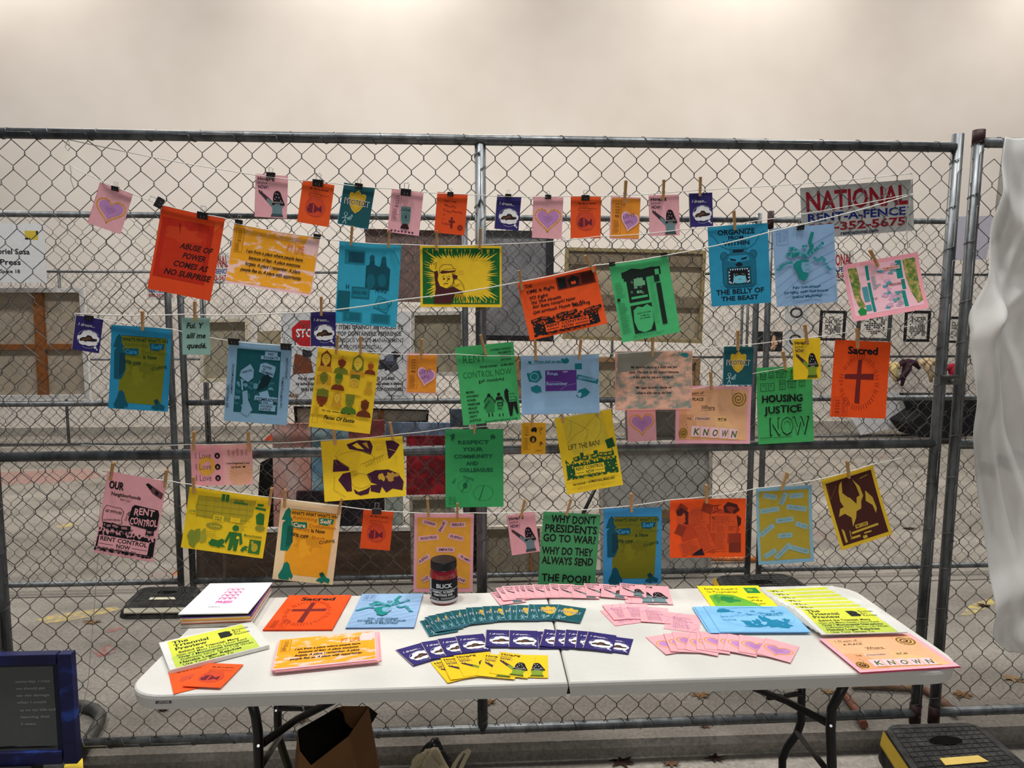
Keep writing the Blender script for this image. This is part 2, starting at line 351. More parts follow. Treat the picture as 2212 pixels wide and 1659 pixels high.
class Pg:
    """a printed sheet: x and y run 0..100 across and down the sheet"""
    def __init__(s, W, H, base, seed=1, rough=.75):
        s.W, s.H, s.base, s.items, s.L, s.R, s.rough = W, H, base, [], 1, random.Random(seed), rough
    def _m(s, x, y): return (x*s.W/100, y*s.H/100)
    def poly(s, pts, c, raw=False):
        s.items.append((pts if raw else [s._m(*p) for p in pts], c, s.L+.5)); s.L += 1; return s
    def rect(s, x0, y0, x1, y1, c, rot=0):
        cx, cy = s._m((x0+x1)/2, (y0+y1)/2); hx, hy = (x1-x0)*s.W/200, (y1-y0)*s.H/200; a = math.radians(rot); ca, sa = math.cos(a), math.sin(a)
        return s.poly([(cx+u*ca-v*sa, cy+u*sa+v*ca) for u, v in ((-hx, -hy), (hx, -hy), (hx, hy), (-hx, hy))], c, True)
    def box(s, x0, y0, x1, y1, c, lw=.6, rot=0):
        cx, cy = s._m((x0+x1)/2, (y0+y1)/2); hx, hy = (x1-x0)*s.W/200, (y1-y0)*s.H/200; a = math.radians(rot); ca, sa = math.cos(a), math.sin(a)
        P = [(cx+u*ca-v*sa, cy+u*sa+v*ca) for u, v in ((-hx, -hy), (hx, -hy), (hx, hy), (-hx, hy), (-hx, -hy))]
        return s.line([(p[0]*100/s.W, p[1]*100/s.H) for p in P], c, lw)
    def line(s, pts, c, lw=.6, close=False):
        P = [s._m(*p) for p in pts]; P = P+[P[0]] if close else P; h = lw*s.W/200
        for (x0, y0), (x1, y1) in zip(P, P[1:]):
            d = math.hypot(x1-x0, y1-y0)
            if d < 1e-7: continue
            tx, ty = (x1-x0)/d*h, (y1-y0)/d*h; x0 -= tx*.5; y0 -= ty*.5; x1 += tx*.5; y1 += ty*.5
            s.items.append(([(x0-ty, y0+tx), (x1-ty, y1+tx), (x1+ty, y1-tx), (x0+ty, y0-tx)], c, s.L))
        s.L += 1; return s
    def ell(s, cx, cy, rx, ry, c, n=20, rot=0, a0=0, a1=360):
        x, y = s._m(cx, cy); rx *= s.W/100; ry *= s.H/100; r = math.radians(rot); P = []
        for i in range(n):
            a = math.radians(a0+(a1-a0)*i/(n if a1-a0 >= 360 else n-1)); u, v = rx*math.cos(a), ry*math.sin(a)
            P.append((x+u*math.cos(r)-v*math.sin(r), y+u*math.sin(r)+v*math.cos(r)))
        return s.poly(P, c, True)
    def arc(s, cx, cy, rx, ry, c, lw=.6, a0=0, a1=360, n=24, turns=None):
        return s.line([(cx+rx*(1 if not turns else 1-i/n*.9)*math.cos(math.radians(a0+(a1-a0)*i/n)), cy+ry*(1 if not turns else 1-i/n*.9)*math.sin(math.radians(a0+(a1-a0)*i/n))) for i in range(n+1)], c, lw)
    def blob(s, cx, cy, rx, ry, c, n=14, j=.3, seed=0):
        R = random.Random(seed*7+int(cx*3+cy)); P = []
        for i in range(n): a = 2*math.pi*i/n; k = 1+R.uniform(-j, j); P.append((cx+rx*k*math.cos(a), cy+ry*k*math.sin(a)))
        return s.poly(P, c)
    def text(s, t, x, y, h, c, w=None, bold=0, it=0, rot=0, al='l', jit=0, sp=1, asp=1):
        """cap height h in percent of the sheet height, baseline at y; w fits the width"""
        k = h*s.H/100/CAPH; adv = [(GL[bold, ch][2] if ch != ' ' else .3)*sp for ch in t]; tot = sum(adv)*k
        kx = k*asp; tw = tot*asp
        if w: kx = w*s.W/100/sum(adv); tw = w*s.W/100
        X, Y = s._m(x, y); r = math.radians(rot); cr, sr = math.cos(r), math.sin(r); px = {'l': 0, 'c': -tw/2, 'r': -tw}[al]
        for ch, ad in zip(t, adv):
            if ch != ' ':
                v, f, _ = GL[bold, ch]; jy = s.R.uniform(-jit, jit)*k*.3; ja = s.R.uniform(-jit, jit)*.35
                pts = []
                for a, b in v:
                    if jit: a, b = a*math.cos(ja)-b*math.sin(ja), a*math.sin(ja)+b*math.cos(ja)
                    a2 = px+a*kx+b*k*it; b2 = -(b*k+jy); pts.append((X+a2*cr-b2*sr, Y+a2*sr+b2*cr))
                for g in f: s.items.append(([pts[i] for i in g], c, s.L))
            px += ad*kx
        s.L += 1; return s
    def tiny(s, x, y, w, h, rows, c, lw=.5, rot=0, fill=.85):
        """rows of print too small to read"""
        cx, cy = s._m(x+w/2, y+h/2); r = math.radians(rot)
        for j in range(rows):
            xx = 0; end = w*s.R.uniform(.6, 1)
            while xx < end:
                L = s.R.uniform(.05, .16)*w; yy = h*(j+.5)/rows
                P = []
                for u, v in ((xx, yy-lw/2), (min(xx+L, end), yy-lw/2), (min(xx+L, end), yy+lw/2), (xx, yy+lw/2)):
                    a, b = (u-w/2)*s.W/100, (v-h/2)*s.H/100; P.append((cx+a*math.cos(r)-b*math.sin(r), cy+a*math.sin(r)+b*math.cos(r)))
                s.items.append((P, c, s.L)); xx += L+w*.035
        s.L += 1; return s
    def heart(s, cx, cy, w, h, c, lw=None, rot=0):
        P = []
        for i in range(28):
            t = 2*math.pi*i/28; x = 16*math.sin(t)**3/16; y = -(13*math.cos(t)-5*math.cos(2*t)-2*math.cos(3*t)-math.cos(4*t))/17
            r = math.radians(rot); x, y = x*math.cos(r)-y*math.sin(r), x*math.sin(r)+y*math.cos(r); P.append((cx+x*w/2, cy+y*h/2))
        return s.line(P, c, lw, True) if lw else s.poly(P, c)
    def press(s, x, y, w, h, c):
        """the small block of the print shop: four rows of arches above the word PRESS"""
        for j in range(4):
            for i in range(3):
                X = x+w*i/3; Y = y+h*j/5
                s.arc(X+w/6, Y+h*.13, w/7, h*.09, c, w*.06, 180, 360, 6); s.rect(X+w*.03, Y+h*.12, X+w*.07, Y+h*.17, c); s.rect(X+w*.26, Y+h*.12, X+w*.30, Y+h*.17, c)
        s.text('PRESS', x, y+h, h*.13, c, w=w*.95, bold=1); return s
    def mesh(s, name, thick=.0003, curl=0, pmat=None, edge=None):
        me = bpy.data.meshes.new(name); V = []; Fc = []; M = []; mats = []
        def mi(c):
            m = c if not isinstance(c, tuple) else mat(c, s.rough, 0, .25, .05, 40)
            if m not in mats: mats.append(m)
            return mats.index(m)
        W, H = s.W, s.H
        def z(y):
            b = min(NB-1, max(0, int(y/H*NB))); f = y/H*NB-b; g = lambda k: curl*(k/NB)**2
            return g(b)+(g(b+1)-g(b))*f
        def vert(x, y, dz): V.append((x-W/2, -y, z(y)+dz)); return len(V)-1
        bi = mi(pmat or s.base); ei = mi(edge or pmat or s.base); rows = []
        for k in range(NB+1):
            y = H*k/NB; rows.append([vert(0, y, 0), vert(W, y, 0), vert(W, y, -thick), vert(0, y, -thick)])
        for a, b in zip(rows, rows[1:]):
            for i in range(4):
                i2 = (i+1) % 4
                Fc.append((a[i], b[i], b[i2], a[i2])); M.append(bi if i in (0, 2) else ei)
        Fc += [(rows[0][0], rows[0][1], rows[0][2], rows[0][3]), tuple(reversed(rows[-1]))]; M += [ei, ei]
        for pts, c, L in s.items:
            ys = [p[1] for p in pts]; m = mi(c); dz = .00025+.00003*L
            pts = [(min(max(p[0], .0002), W-.0002), min(max(p[1], .0002), H-.0002)) for p in pts]
            if curl and (L % 1 and max(ys)//(H/NB) != min(ys)//(H/NB) or max(ys)-min(ys) > H/NB*.6):
                for k in range(NB):
                    q = clip(clip(pts, H*k/NB, True), H*(k+1)/NB, False)
                    if len(q) > 2: Fc.append(tuple(vert(x, y, dz) for x, y in q)); M.append(m)
            else: Fc.append(tuple(vert(x, y, dz) for x, y in pts)); M.append(m)
        # faces look forward
        F2_ = []
        for i, f in enumerate(Fc):
            if i > NB*4+1:
                ar = sum(V[f[k]][0]*V[f[(k+1) % len(f)]][1]-V[f[(k+1) % len(f)]][0]*V[f[k]][1] for k in range(len(f)))
                if ar < 0: f = tuple(reversed(f))
            F2_.append(f)
        me.from_pydata(V, [], F2_); me.update()
        for m in mats: me.materials.append(m)
        me.polygons.foreach_set('material_index', M)
        return me
# ---- inks
K = (24, 24, 26); NAVY = (50, 42, 108); TEAL = (30, 92, 98); PINK = (244, 178, 184); ORG = (244, 92, 36); YEL = (250, 214, 40); GRN = (80, 180, 110)
DTEAL = (10, 84, 92); BLUE = (134, 190, 226); LB = (160, 196, 226); PURP = (72, 34, 58); WHT = (240, 238, 236); GOLD = (226, 176, 60)
# ---- card designs
def housing(W, H, bg, shirt):
    p = Pg(W, H, bg, 3); p.rect(0, 0, 1.2, 100, tuple(int(v*.86) for v in bg))
    p.text('Housing', 6, 13, 8, K, w=52, bold=1, jit=.5); p.text('Justice', 7, 22, 5, (70, 50, 70), w=30, jit=.5); p.text('NOW', 9, 34, 8, (50, 30, 70), w=28, bold=1, jit=.4); p.text('!!', 38, 34, 8, (130, 80, 140), w=4)
    p.poly([(10, 38), (14, 36), (18, 41), (21, 37), (23, 42), (45, 55), (58, 65), (52, 73), (36, 61), (18, 47), (12, 43)], (70, 52, 60))
    p.poly([(38, 54), (57, 64), (62, 70), (60, 80), (50, 72), (36, 60)], shirt)
    p.poly([(54, 66), (92, 66), (84, 78), (86, 90), (88, 97), (50, 97), (55, 88)], shirt)
    p.poly([(54, 90), (86, 90), (89, 97), (50, 97)], tuple(int(v*.6) for v in shirt))
    p.poly([(58, 42), (63, 37), (71, 36), (78, 40), (84, 52), (92, 66), (92, 70), (52, 70), (56, 62), (56, 50)], (26, 22, 30))
    for x, y in ((63, 43), (70, 44), (66, 51), (74, 52), (62, 56), (80, 59)): p.ell(x, y, 1.6, 1.3, bg if sum(bg) > 500 else WHT, 7)
    p.text('HOUSE JUSTICE', 55, 65, 3.5, (200, 200, 190), w=32); p.text('NOW', 62, 70, 3, (200, 200, 190), w=16); return p
def protect(W, H):
    p = Pg(W, H, (26, 88, 94), 4); p.rect(0, 0, 1.6, 100, (120, 176, 206)); p.rect(0, 98.8, 100, 100, (120, 176, 206))
    p.poly([(24, 22), (30, 18), (38, 21), (50, 11), (62, 21), (70, 18), (77, 22), (76, 34), (72, 48), (63, 60), (50, 68), (37, 60), (28, 48), (24, 34)], (222, 178, 50))
    p.line([(29, 25), (38, 26), (50, 16), (62, 26), (72, 25), (71, 36), (66, 50), (50, 62), (34, 50), (29, 36)], (130, 110, 40), .9, True)
    p.text('PROTECT', 10, 48, 13, WHT, w=80, bold=1); p.text('PROTECT', 11.5, 47.3, 11.6, (16, 20, 36), w=77)
    c = (170, 210, 214); p.arc(22, 73, 5, 4, c, 2.2); p.line([(22, 77), (22, 86), (16, 96)], c, 2.2); p.line([(22, 86), (27, 96)], c, 2.2); p.line([(12, 84), (22, 80), (33, 84)], c, 2.2)
    p.line([(30, 86), (42, 72), (44, 76), (34, 86)], c, 1.8); p.arc(36, 82, 5, 4, c, 1.8, 180, 420); return p
def dream(W, H):
    p = Pg(W, H, NAVY, 5); p.rect(0, 0, 1.8, 100, (206, 190, 160))
    p.text('I dream...', 12, 28, 8.5, WHT, w=62, bold=0, it=.25)
    for i, (x, y, rx, ry) in enumerate(((30, 62, 15, 9), (42, 52, 14, 11), (56, 47, 14, 10), (72, 52, 14, 10), (84, 62, 12, 10), (40, 74, 17, 8), (60, 74, 20, 9), (78, 72, 12, 9), (55, 63, 26, 13))): p.blob(x, y, rx, ry, WHT, 12, .1, i)
    p.arc(56, 62, 41, 25, (200, 200, 215), 1.2, 150, 330)
    p.arc(56, 62, 38, 28, (200, 200, 215), 1.2, 20, 120)
    p.poly([(24, 66), (34, 60), (44, 59), (52, 52), (64, 53), (72, 60), (86, 60), (88, 66), (74, 69), (52, 70), (46, 73), (40, 70), (26, 72)], (44, 34, 32))
    p.poly([(30, 66), (46, 62), (54, 57), (62, 58), (66, 63), (50, 67), (32, 69)], (104, 66, 46)); p.ell(84, 85, 5, 3.6, WHT, 10); p.ell(91, 90, 3, 2.4, WHT, 8); return p
def heartcard(W, H):
    p = Pg(W, H, PINK, 6); p.rect(0, 0, 1.2, 100, (226, 130, 136)); p.heart(52, 52, 72, 52, (198, 140, 196)); p.heart(51, 53, 86, 64, (236, 168, 54), 3.4)
    p.heart(51, 54, 32, 20, (160, 112, 170), .9); p.heart(51, 54, 22, 13, (160, 112, 170), .8); p.text('love', 42, 55, 3, (150, 90, 160), w=18); return p
def fish(W, H):
    p = Pg(W, H, ORG, 7); c = (120, 34, 50)
    p.text('My fish is sacred', 24, 18, 4, (70, 20, 20), w=58, it=.2, bold=1); p.line([(26, 28), (26, 34), (62, 34), (62, 28)], c, 1, True); p.line([(62, 29), (88, 29)], c, 1)
    p.poly([(26, 38), (70, 36), (78, 50), (80, 64), (72, 78), (48, 81), (26, 76), (19, 62), (20, 48)], (222, 78, 44)); p.arc(50, 60, 31, 21, (190, 60, 48), 1)
    p.poly([(24, 62), (32, 52), (44, 50), (54, 56), (60, 60), (70, 52), (72, 70), (60, 66), (50, 72), (34, 74), (26, 70)], c)
    p.poly([(42, 52), (46, 52), (47, 72), (43, 72)], (222, 78, 44)); p.ell(29, 61, 1.6, 1.2, ORG, 8)
    for i in range(5): p.ell(28+i*1.5-(i % 2)*3, 52-i*4, 1.3, 1, c, 7)
    return p
def orangeheart(W, H):
    p = Pg(W, H, PINK, 8); p.rect(4, 3, 100, 97, (248, 156, 52)); c = (70, 30, 20); p.box(9, 10, 36, 88, c, .7); p.press(15, 14, 16, 34, c); p.tiny(12, 54, 20, 32, 10, c, 1.1)
    p.heart(66, 56, 62, 56, (250, 196, 206), rot=12); p.heart(66, 56, 52, 46, (196, 140, 190), rot=12)
    p.text('LOVE', 44, 52, 7, (120, 70, 120), w=42, rot=-18, jit=.5); p.text('WINS', 50, 66, 7, (120, 70, 120), w=28, jit=.5, rot=-18); return p
def lucha(W, H):
    p = Pg(W, H, PINK, 9); c = (66, 40, 66); p.box(9, 8, 32, 72, c, .6); p.press(14, 12, 14, 28, c); p.tiny(11, 44, 18, 26, 9, c, 1.2)
    p.poly([(35, 38), (40, 36), (66, 36), (67, 70), (58, 80), (46, 80), (38, 68)], (96, 132, 130)); p.text('LUCHA', 37, 47, 6, K, w=28, bold=1); p.arc(53, 60, 10, 9, (50, 70, 72), 1.2); p.ell(53, 60, 4, 5, (50, 70, 72))
    p.poly([(40, 84), (46, 76), (60, 76), (66, 84), (66, 88), (40, 88)], (46, 22, 28))
    for i in range(7): p.blob(13+i*11, 95, 3.6, 2.4, c, 8, .35, i)
    return p
def sacredcard(W, H):
    p = Pg(W, H, (236, 84, 30), 10); c = (120, 34, 24)
    for t, y in (('Sacred', 22), ('Family', 34), ('Community', 46), ('F', 56), ('r', 66), ('Love', 78)): p.text(t, 24, y, 5, c, w=7*len(t) if len(t) > 1 else 4, jit=.8)
    p.line([(54, 60), (55, 84)], c, 7); p.line([(46, 69), (64, 69)], c, 6); p.ell(83, 82, 9, 6.5, c, 14); p.text('UL', 78, 85, 6, (236, 84, 30), w=10); return p
def smallyellow(W, H):
    p = Pg(W, H, (246, 182, 40), 11); c = (120, 78, 24); p.box(8, 5, 36, 86, c, .7); p.press(13, 9, 18, 32, c); p.tiny(12, 46, 20, 38, 12, c, 1)
    p.poly([(38, 24), (44, 16), (58, 14), (64, 22), (60, 32), (52, 27), (44, 30)], K); p.line([(66, 18), (78, 14), (84, 20), (76, 26), (80, 36)], K, 1.6); p.line([(70, 24), (90, 16)], K, 1.2)
    p.ell(48, 53, 14, 11, (40, 36, 30)); p.poly([(42, 60), (44, 50), (50, 46), (55, 54), (52, 62)], (190, 140, 40)); p.blob(82, 66, 6, 5, c, 12, .5); p.text('F', 74, 76, 7, c); p.text('respect', 58, 90, 4, c, w=30, jit=.6); return p
def scribble(W, H):
    p = Pg(W, H, PINK, 12); c = (196, 128, 196)
    p.line([(2, 40), (20, 30), (34, 8), (44, 2)], c, 1.6); p.line([(20, 30), (60, 44), (98, 60)], c, 1.6); p.line([(60, 44), (70, 96)], c, 1.4); p.line([(30, 60), (34, 98)], c, 1.2); p.line([(80, 95), (98, 70)], c, 1.4)
    p.tiny(22, 22, 62, 64, 9, (150, 70, 130), 1.6, -4); return p
CAN = (250, 188, 196)
# ---- letter-size poster designs
def pr_abuse(W, H):
    p = Pg(W, H, (232, 74, 26), 20); d = (196, 40, 16)
    p.rect(4, 12, 86, 83, d); p.rect(12, 22, 78, 74, (206, 50, 18)); p.blob(40, 30, 26, 10, (216, 66, 26), 16, .3); p.poly([(86, 4), (100, 6), (86, 20)], (240, 92, 40)); p.poly([(30, 16), (34, 16), (36, 30)], (150, 26, 14))
    for i, (t, x, y) in enumerate((('ABUSE OF', 38, 45), ('POWER', 44, 56), ('COMES AS', 32, 67), ('NO SURPRISE', 20, 78))): p.text(t, x, y, 6.6, (46, 16, 16), w=[50, 36, 54, 73][i], bold=1, it=.25)
    return p
def cloudprint(p, c1, c2, n, x0, y0, x1, y1, seed=1, big=1):
    R = random.Random(seed)
    for i in range(n):
        x = R.uniform(x0, x1); y = R.uniform(y0, y1); rx = R.uniform(3, 11)*big; ry = R.uniform(1.5, 5)*big
        x = min(max(x, x0+rx), x1-rx); y = min(max(y, y0+ry), y1-ry)
        p.blob(x, y, rx, ry, c1 if i % 3 else c2, 14, .45, seed+i)
    p.L -= 0
    return p
def pr_iam(W, H):
    p = Pg(W, H, (248, 200, 204), 21); o = (246, 168, 30); p.rect(1, 1, 99, 96, o)
    mm = ramp_mat('pink_orange_print', (246, 168, 30), (250, 206, 190), 34, .75, 7, lo=.50, hi=.58, stretch=(.6, 1.4, 1)); p.rect(14, 2, 99, 36, mm); p.rect(1, 58, 99, 96, mm)
    p.blob(92, 18, 9, 14, (250, 204, 200), 16, .3)
    c = (110, 60, 10); p.box(4, 6, 13, 46, c, .35); p.press(6, 8, 5, 20, c); p.tiny(5, 30, 6, 14, 7, c, .9)
    p.text('PT LIFE', 64, 31, 12, (226, 120, 30), w=20, bold=0)
    for i, (t, x, w) in enumerate((('I am from a place where people leave', 18, 66), ('because of fear. A place everyone', 22, 60), ('forgets. A place I remember. A place', 19, 64), ('people flee to. A place with opportunity.', 15, 71))): p.text(t, x, 44+i*10.5, 5.6, K, w=w, bold=1, it=.25)
    return p
def pr_hang(W, H):
    b = (52, 168, 198); p = Pg(W, H, b, 22); d = (14, 106, 124); e = (24, 130, 150)
    p.rect(10, 10, 43, 27, e); p.rect(16, 12, 41, 25, (10, 78, 96)); p.poly([(45, 28), (50, 26), (52, 16), (57, 16), (59, 26), (66, 28), (68, 26), (70, 17), (76, 17), (78, 26), (84, 30), (84, 56), (45, 56)], (8, 80, 96))
    p.ell(54, 18, 4, 4, (12, 92, 108)); p.ell(73, 19, 4, 4, (12, 92, 108)); p.ell(54, 46, 7, 9, d); p.ell(72, 44, 7, 8, d); p.text('H', 14, 58, 6.5, (6, 60, 76), bold=0, w=6); p.text('ANG', 62, 59, 6.5, (6, 60, 76), w=19)
    p.rect(24, 54, 53, 68, d); p.rect(26, 56, 51, 66, e); p.text('BRAND OPEN', 27, 63, 4, (6, 70, 86), w=22, bold=1); p.rect(2, 60, 22, 85, (10, 96, 110))
    p.rect(64, 66, 87, 81, (40, 150, 176), 22); p.box(64, 66, 87, 81, d, 1, 22); p.line([(70, 70), (68, 78), (80, 80), (86, 74), (78, 68)], d, 1.4, True)
    for x in (12, 58): p.rect(x, 85, x+31, 96, e); p.rect(x+3, 86, x+28, 95, d)
    p.text('B', 17, 93, 6, e, bold=1); p.poly([(86, 2), (99, 3), (99, 22)], (66, 180, 206)); return p
def pr_man(W, H):
    y = (246, 204, 44); g = (18, 104, 46); m = (78, 30, 34); p = Pg(W, H, y, 23)
    p.rect(3, 4, 97.5, 95, g); R = random.Random(4); cx, cy = 50, 50; P = []
    N = 150
    for i in range(N):
        a = 2*math.pi*i/N; r = 1/max(abs(math.cos(a))/.40, abs(math.sin(a))/.37)
        k = R.uniform(.92, 1.18) if i % 2 else R.uniform(.74, .88); P.append((cx+100*r*k*math.cos(a), cy+100*r*k*math.sin(a)))
    p.poly(P, y)
    for i in range(40):
        x = R.uniform(8, 92); t = R.choice((0, 1)); y0 = 6 if t == 0 else 93; L = R.uniform(5, 12)*(1 if t == 0 else -1); p.poly([(x, y0), (x+1.2, y0), (x+.6, y0+L)], y)
    p.poly([(16, 94), (19, 70), (17, 42), (21, 40), (24, 58), (26, 66), (33, 70), (40, 66), (48, 72), (53, 74), (52, 78), (42, 78), (38, 94)], m)
    p.poly([(11, 33), (12, 28), (14, 32), (15, 26), (17, 31), (18, 39), (22, 40), (16, 43), (12, 38)], y); p.line([(11, 33), (12, 28), (14, 32), (15, 26), (17, 31), (20, 27), (19, 38)], m, .5); p.line([(13, 40), (17, 43)], m, .5)
    p.poly([(22, 46), (38, 44), (40, 56), (39, 64), (32, 70), (24, 66), (21, 56)], y); p.line([(22, 46), (21, 56), (24, 66), (32, 70), (39, 64), (41, 56), (39, 46)], m, .6)
    p.poly([(24, 46), (24, 36), (28, 31), (38, 31), (41, 37), (40, 43)], y); p.line([(24, 45), (24, 36), (28, 31), (38, 31), (41, 37), (40, 42)], m, .6)
    p.poly([(24, 43), (30, 39), (42, 38), (43, 42), (36, 44), (26, 46)], m); p.poly([(26, 41), (31, 38.5), (43, 37.5), (43.5, 40), (36, 41.5)], y); p.line([(26, 41), (31, 38.5), (43, 37.5), (43.5, 40), (36, 41.5)], m, .5, True)
    p.ell(29, 54, 1.3, 1.6, m, 9); p.ell(35, 54, 1.2, 1.6, m, 9); p.line([(27, 51), (30, 49)], m, .5); p.line([(34, 49), (37, 51)], m, .5); p.line([(32.5, 50), (34, 57), (32, 58)], m, .5); p.line([(29, 63), (31, 61), (34, 62)], m, .8)
    p.poly([(40, 46), (46, 49), (45, 54), (40, 54)], m); p.poly([(41, 57), (44, 54), (49, 57), (48, 62), (43, 64)], y); p.line([(41, 62), (41, 57), (44, 54), (49, 57), (53, 65), (54, 72)], m, .6)
    p.text('P.POWER', 42, 84, 4, m, w=12, jit=.5); p.text('xo', 47, 44, 5, (206, 168, 40), w=7, jit=.4); return p
def crowd(p, x0, y0, x1, y1, ink, bg, text=('RENT CONTROL', 'NOW'), seed=1, slope=0, n=16, banner=(.18, .84)):
    """a crowd in silhouette behind a banner"""
    R = random.Random(seed); w = x1-x0; h = y1-y0; n = int(n*1.5)
    top = [(x0, y1-h*.06)]; 
    for i in range(n*2): top.append((x0+w*(i+.5)/(n*2), y0+h*R.uniform(.26, .44)))
    top.append((x1, y1-h*.06)); p.poly(top, ink)
    for i in range(n):
        x = x0+w*(i+.5)/n+R.uniform(-.5, .5); t = R.uniform(.12, .34)*h; s_ = R.uniform(.7, 1.25)
        p.blob(x, y0+t, w/n*.42*s_, h*.06*s_, ink, 9, .25, i)
        if R.random() < .35: p.line([(x, y0+t+h*.1), (x+R.uniform(-2, 2), y0+t-h*.12)], ink, 1.1)
        if R.random() < .25:
            u = R.uniform(1.2, 1.9)*w/n; r_ = R.uniform(-14, 14); p.rect(x-u, y0-h*.04+t*.2, x+u, y0+h*.15+t*.2, ink, r_); p.tiny(x-u*.7, y0+t*.2, u*1.4, h*.09, 3, bg, .6, r_)
    for i in range(n): p.blob(x0+w*R.random(), y0+h*R.uniform(.4, .9), 1.2, .9, bg, 7, .5, i)
    a, b = x0+w*banner[0], x0+w*banner[1]
    p.rect(a, y0+h*.45, b, y0+h*.9, bg)
    p.text(text[0], a+w*.02, y0+h*.63, h*.145, ink, w=(b-a)*.94, bold=1); mid = (a+b)/2
    p.text(text[1], mid, y0+h*.82, h*.135, ink, w=(b-a)*.28, bold=1, al='c')
    p.line([(a+w*.02, y0+h*.75), (a+(b-a)*.3, y0+h*.75)], ink, .9); p.line([(a+(b-a)*.68, y0+h*.75), (b-w*.02, y0+h*.75)], ink, .9)
    p.tiny(a, y0+h*.85, b-a, h*.07, 2, ink, .7)
    for i in range(14): p.blob(x0+w*(i+R.random())/14, y0+h*.97, w*.03, h*.04, ink, 9, .6, i+40)
    return p
def pr_time(W, H):
    o = (250, 92, 34); p = Pg(W, H, o, 24)
    p.rect(48, 6, 97, 28, (120, 36, 16)); p.rect(50, 8, 60, 26, K); p.poly([(62, 14), (69, 8), (77, 14), (75, 26), (64, 26)], K); p.rect(66, 18, 72, 23, o); p.rect(80, 8, 95, 25, (60, 20, 12)); 
    for j in range(4): p.line([(82, 11+j*4), (93, 11+j*4)], (120, 36, 16), .5)
    for t, x, y, w in (('THE', 8, 13, 9), ('TIME is Right', 8, 23, 36), ('TO Fight', 10, 34, 24), ('IN The streets', 12, 41.5, 38), ('For Rent control Now', 12, 49, 55), ('Get involved: Home For All', 11, 58, 66), ('Mass.org', 62, 60, 22)): p.text(t, x, y, 5.2, K, w=w, bold=1, it=.15, jit=.35)
    crowd(p, 7, 66, 92, 96, K, o, seed=4, n=15); return p
def pr_shirt(W, H):
    g = (80, 196, 122); p = Pg(W, H, g, 25); k = (26, 40, 32)
    p.rect(18, 12, 84, 20, k); p.rect(24, 12, 58, 52, k); p.poly([(22, 12), (36, 9), (52, 12), (70, 11), (84, 13), (84, 22), (20, 24)], k); p.rect(74, 15, 81, 22, g); p.rect(28, 45, 56, 48, g)
    R = random.Random(3)
    for i in range(20): p.rect(30+R.random()*22, 22+R.random()*20, 33+R.random()*22, 23+R.random()*20, (120, 190, 140)) if i % 3 == 0 else p.arc(30+R.random()*22, 22+R.random()*20, 1.6, 1.4, (150, 200, 160), .5, n=7)
    p.rect(71, 22, 80, 31, k); p.rect(73, 33, 81, 86, k); p.rect(24, 56, 60, 92, k)
    p.poly([(28, 62), (36, 58), (44, 60), (52, 57), (60, 62), (59, 80), (52, 90), (40, 92), (30, 88), (26, 76)], g)
    for i, t in enumerate(('ABUSE OF POWER', 'COMES AS', 'NO SURPRISE')): p.text(t, 45, 68+i*3.4, 1.7, k, w=[24, 15, 18][i], bold=1, al='c')
    p.tiny(4, 24, 15, 20, 10, (30, 80, 50), .5); p.rect(4, 44, 9, 48, k); p.tiny(4, 50, 16, 40, 26, (30, 80, 50), .5); p.tiny(62, 24, 9, 60, 26, (40, 110, 66), .4); p.tiny(20, 94, 64, 3, 2, (30, 80, 50), .4); return p
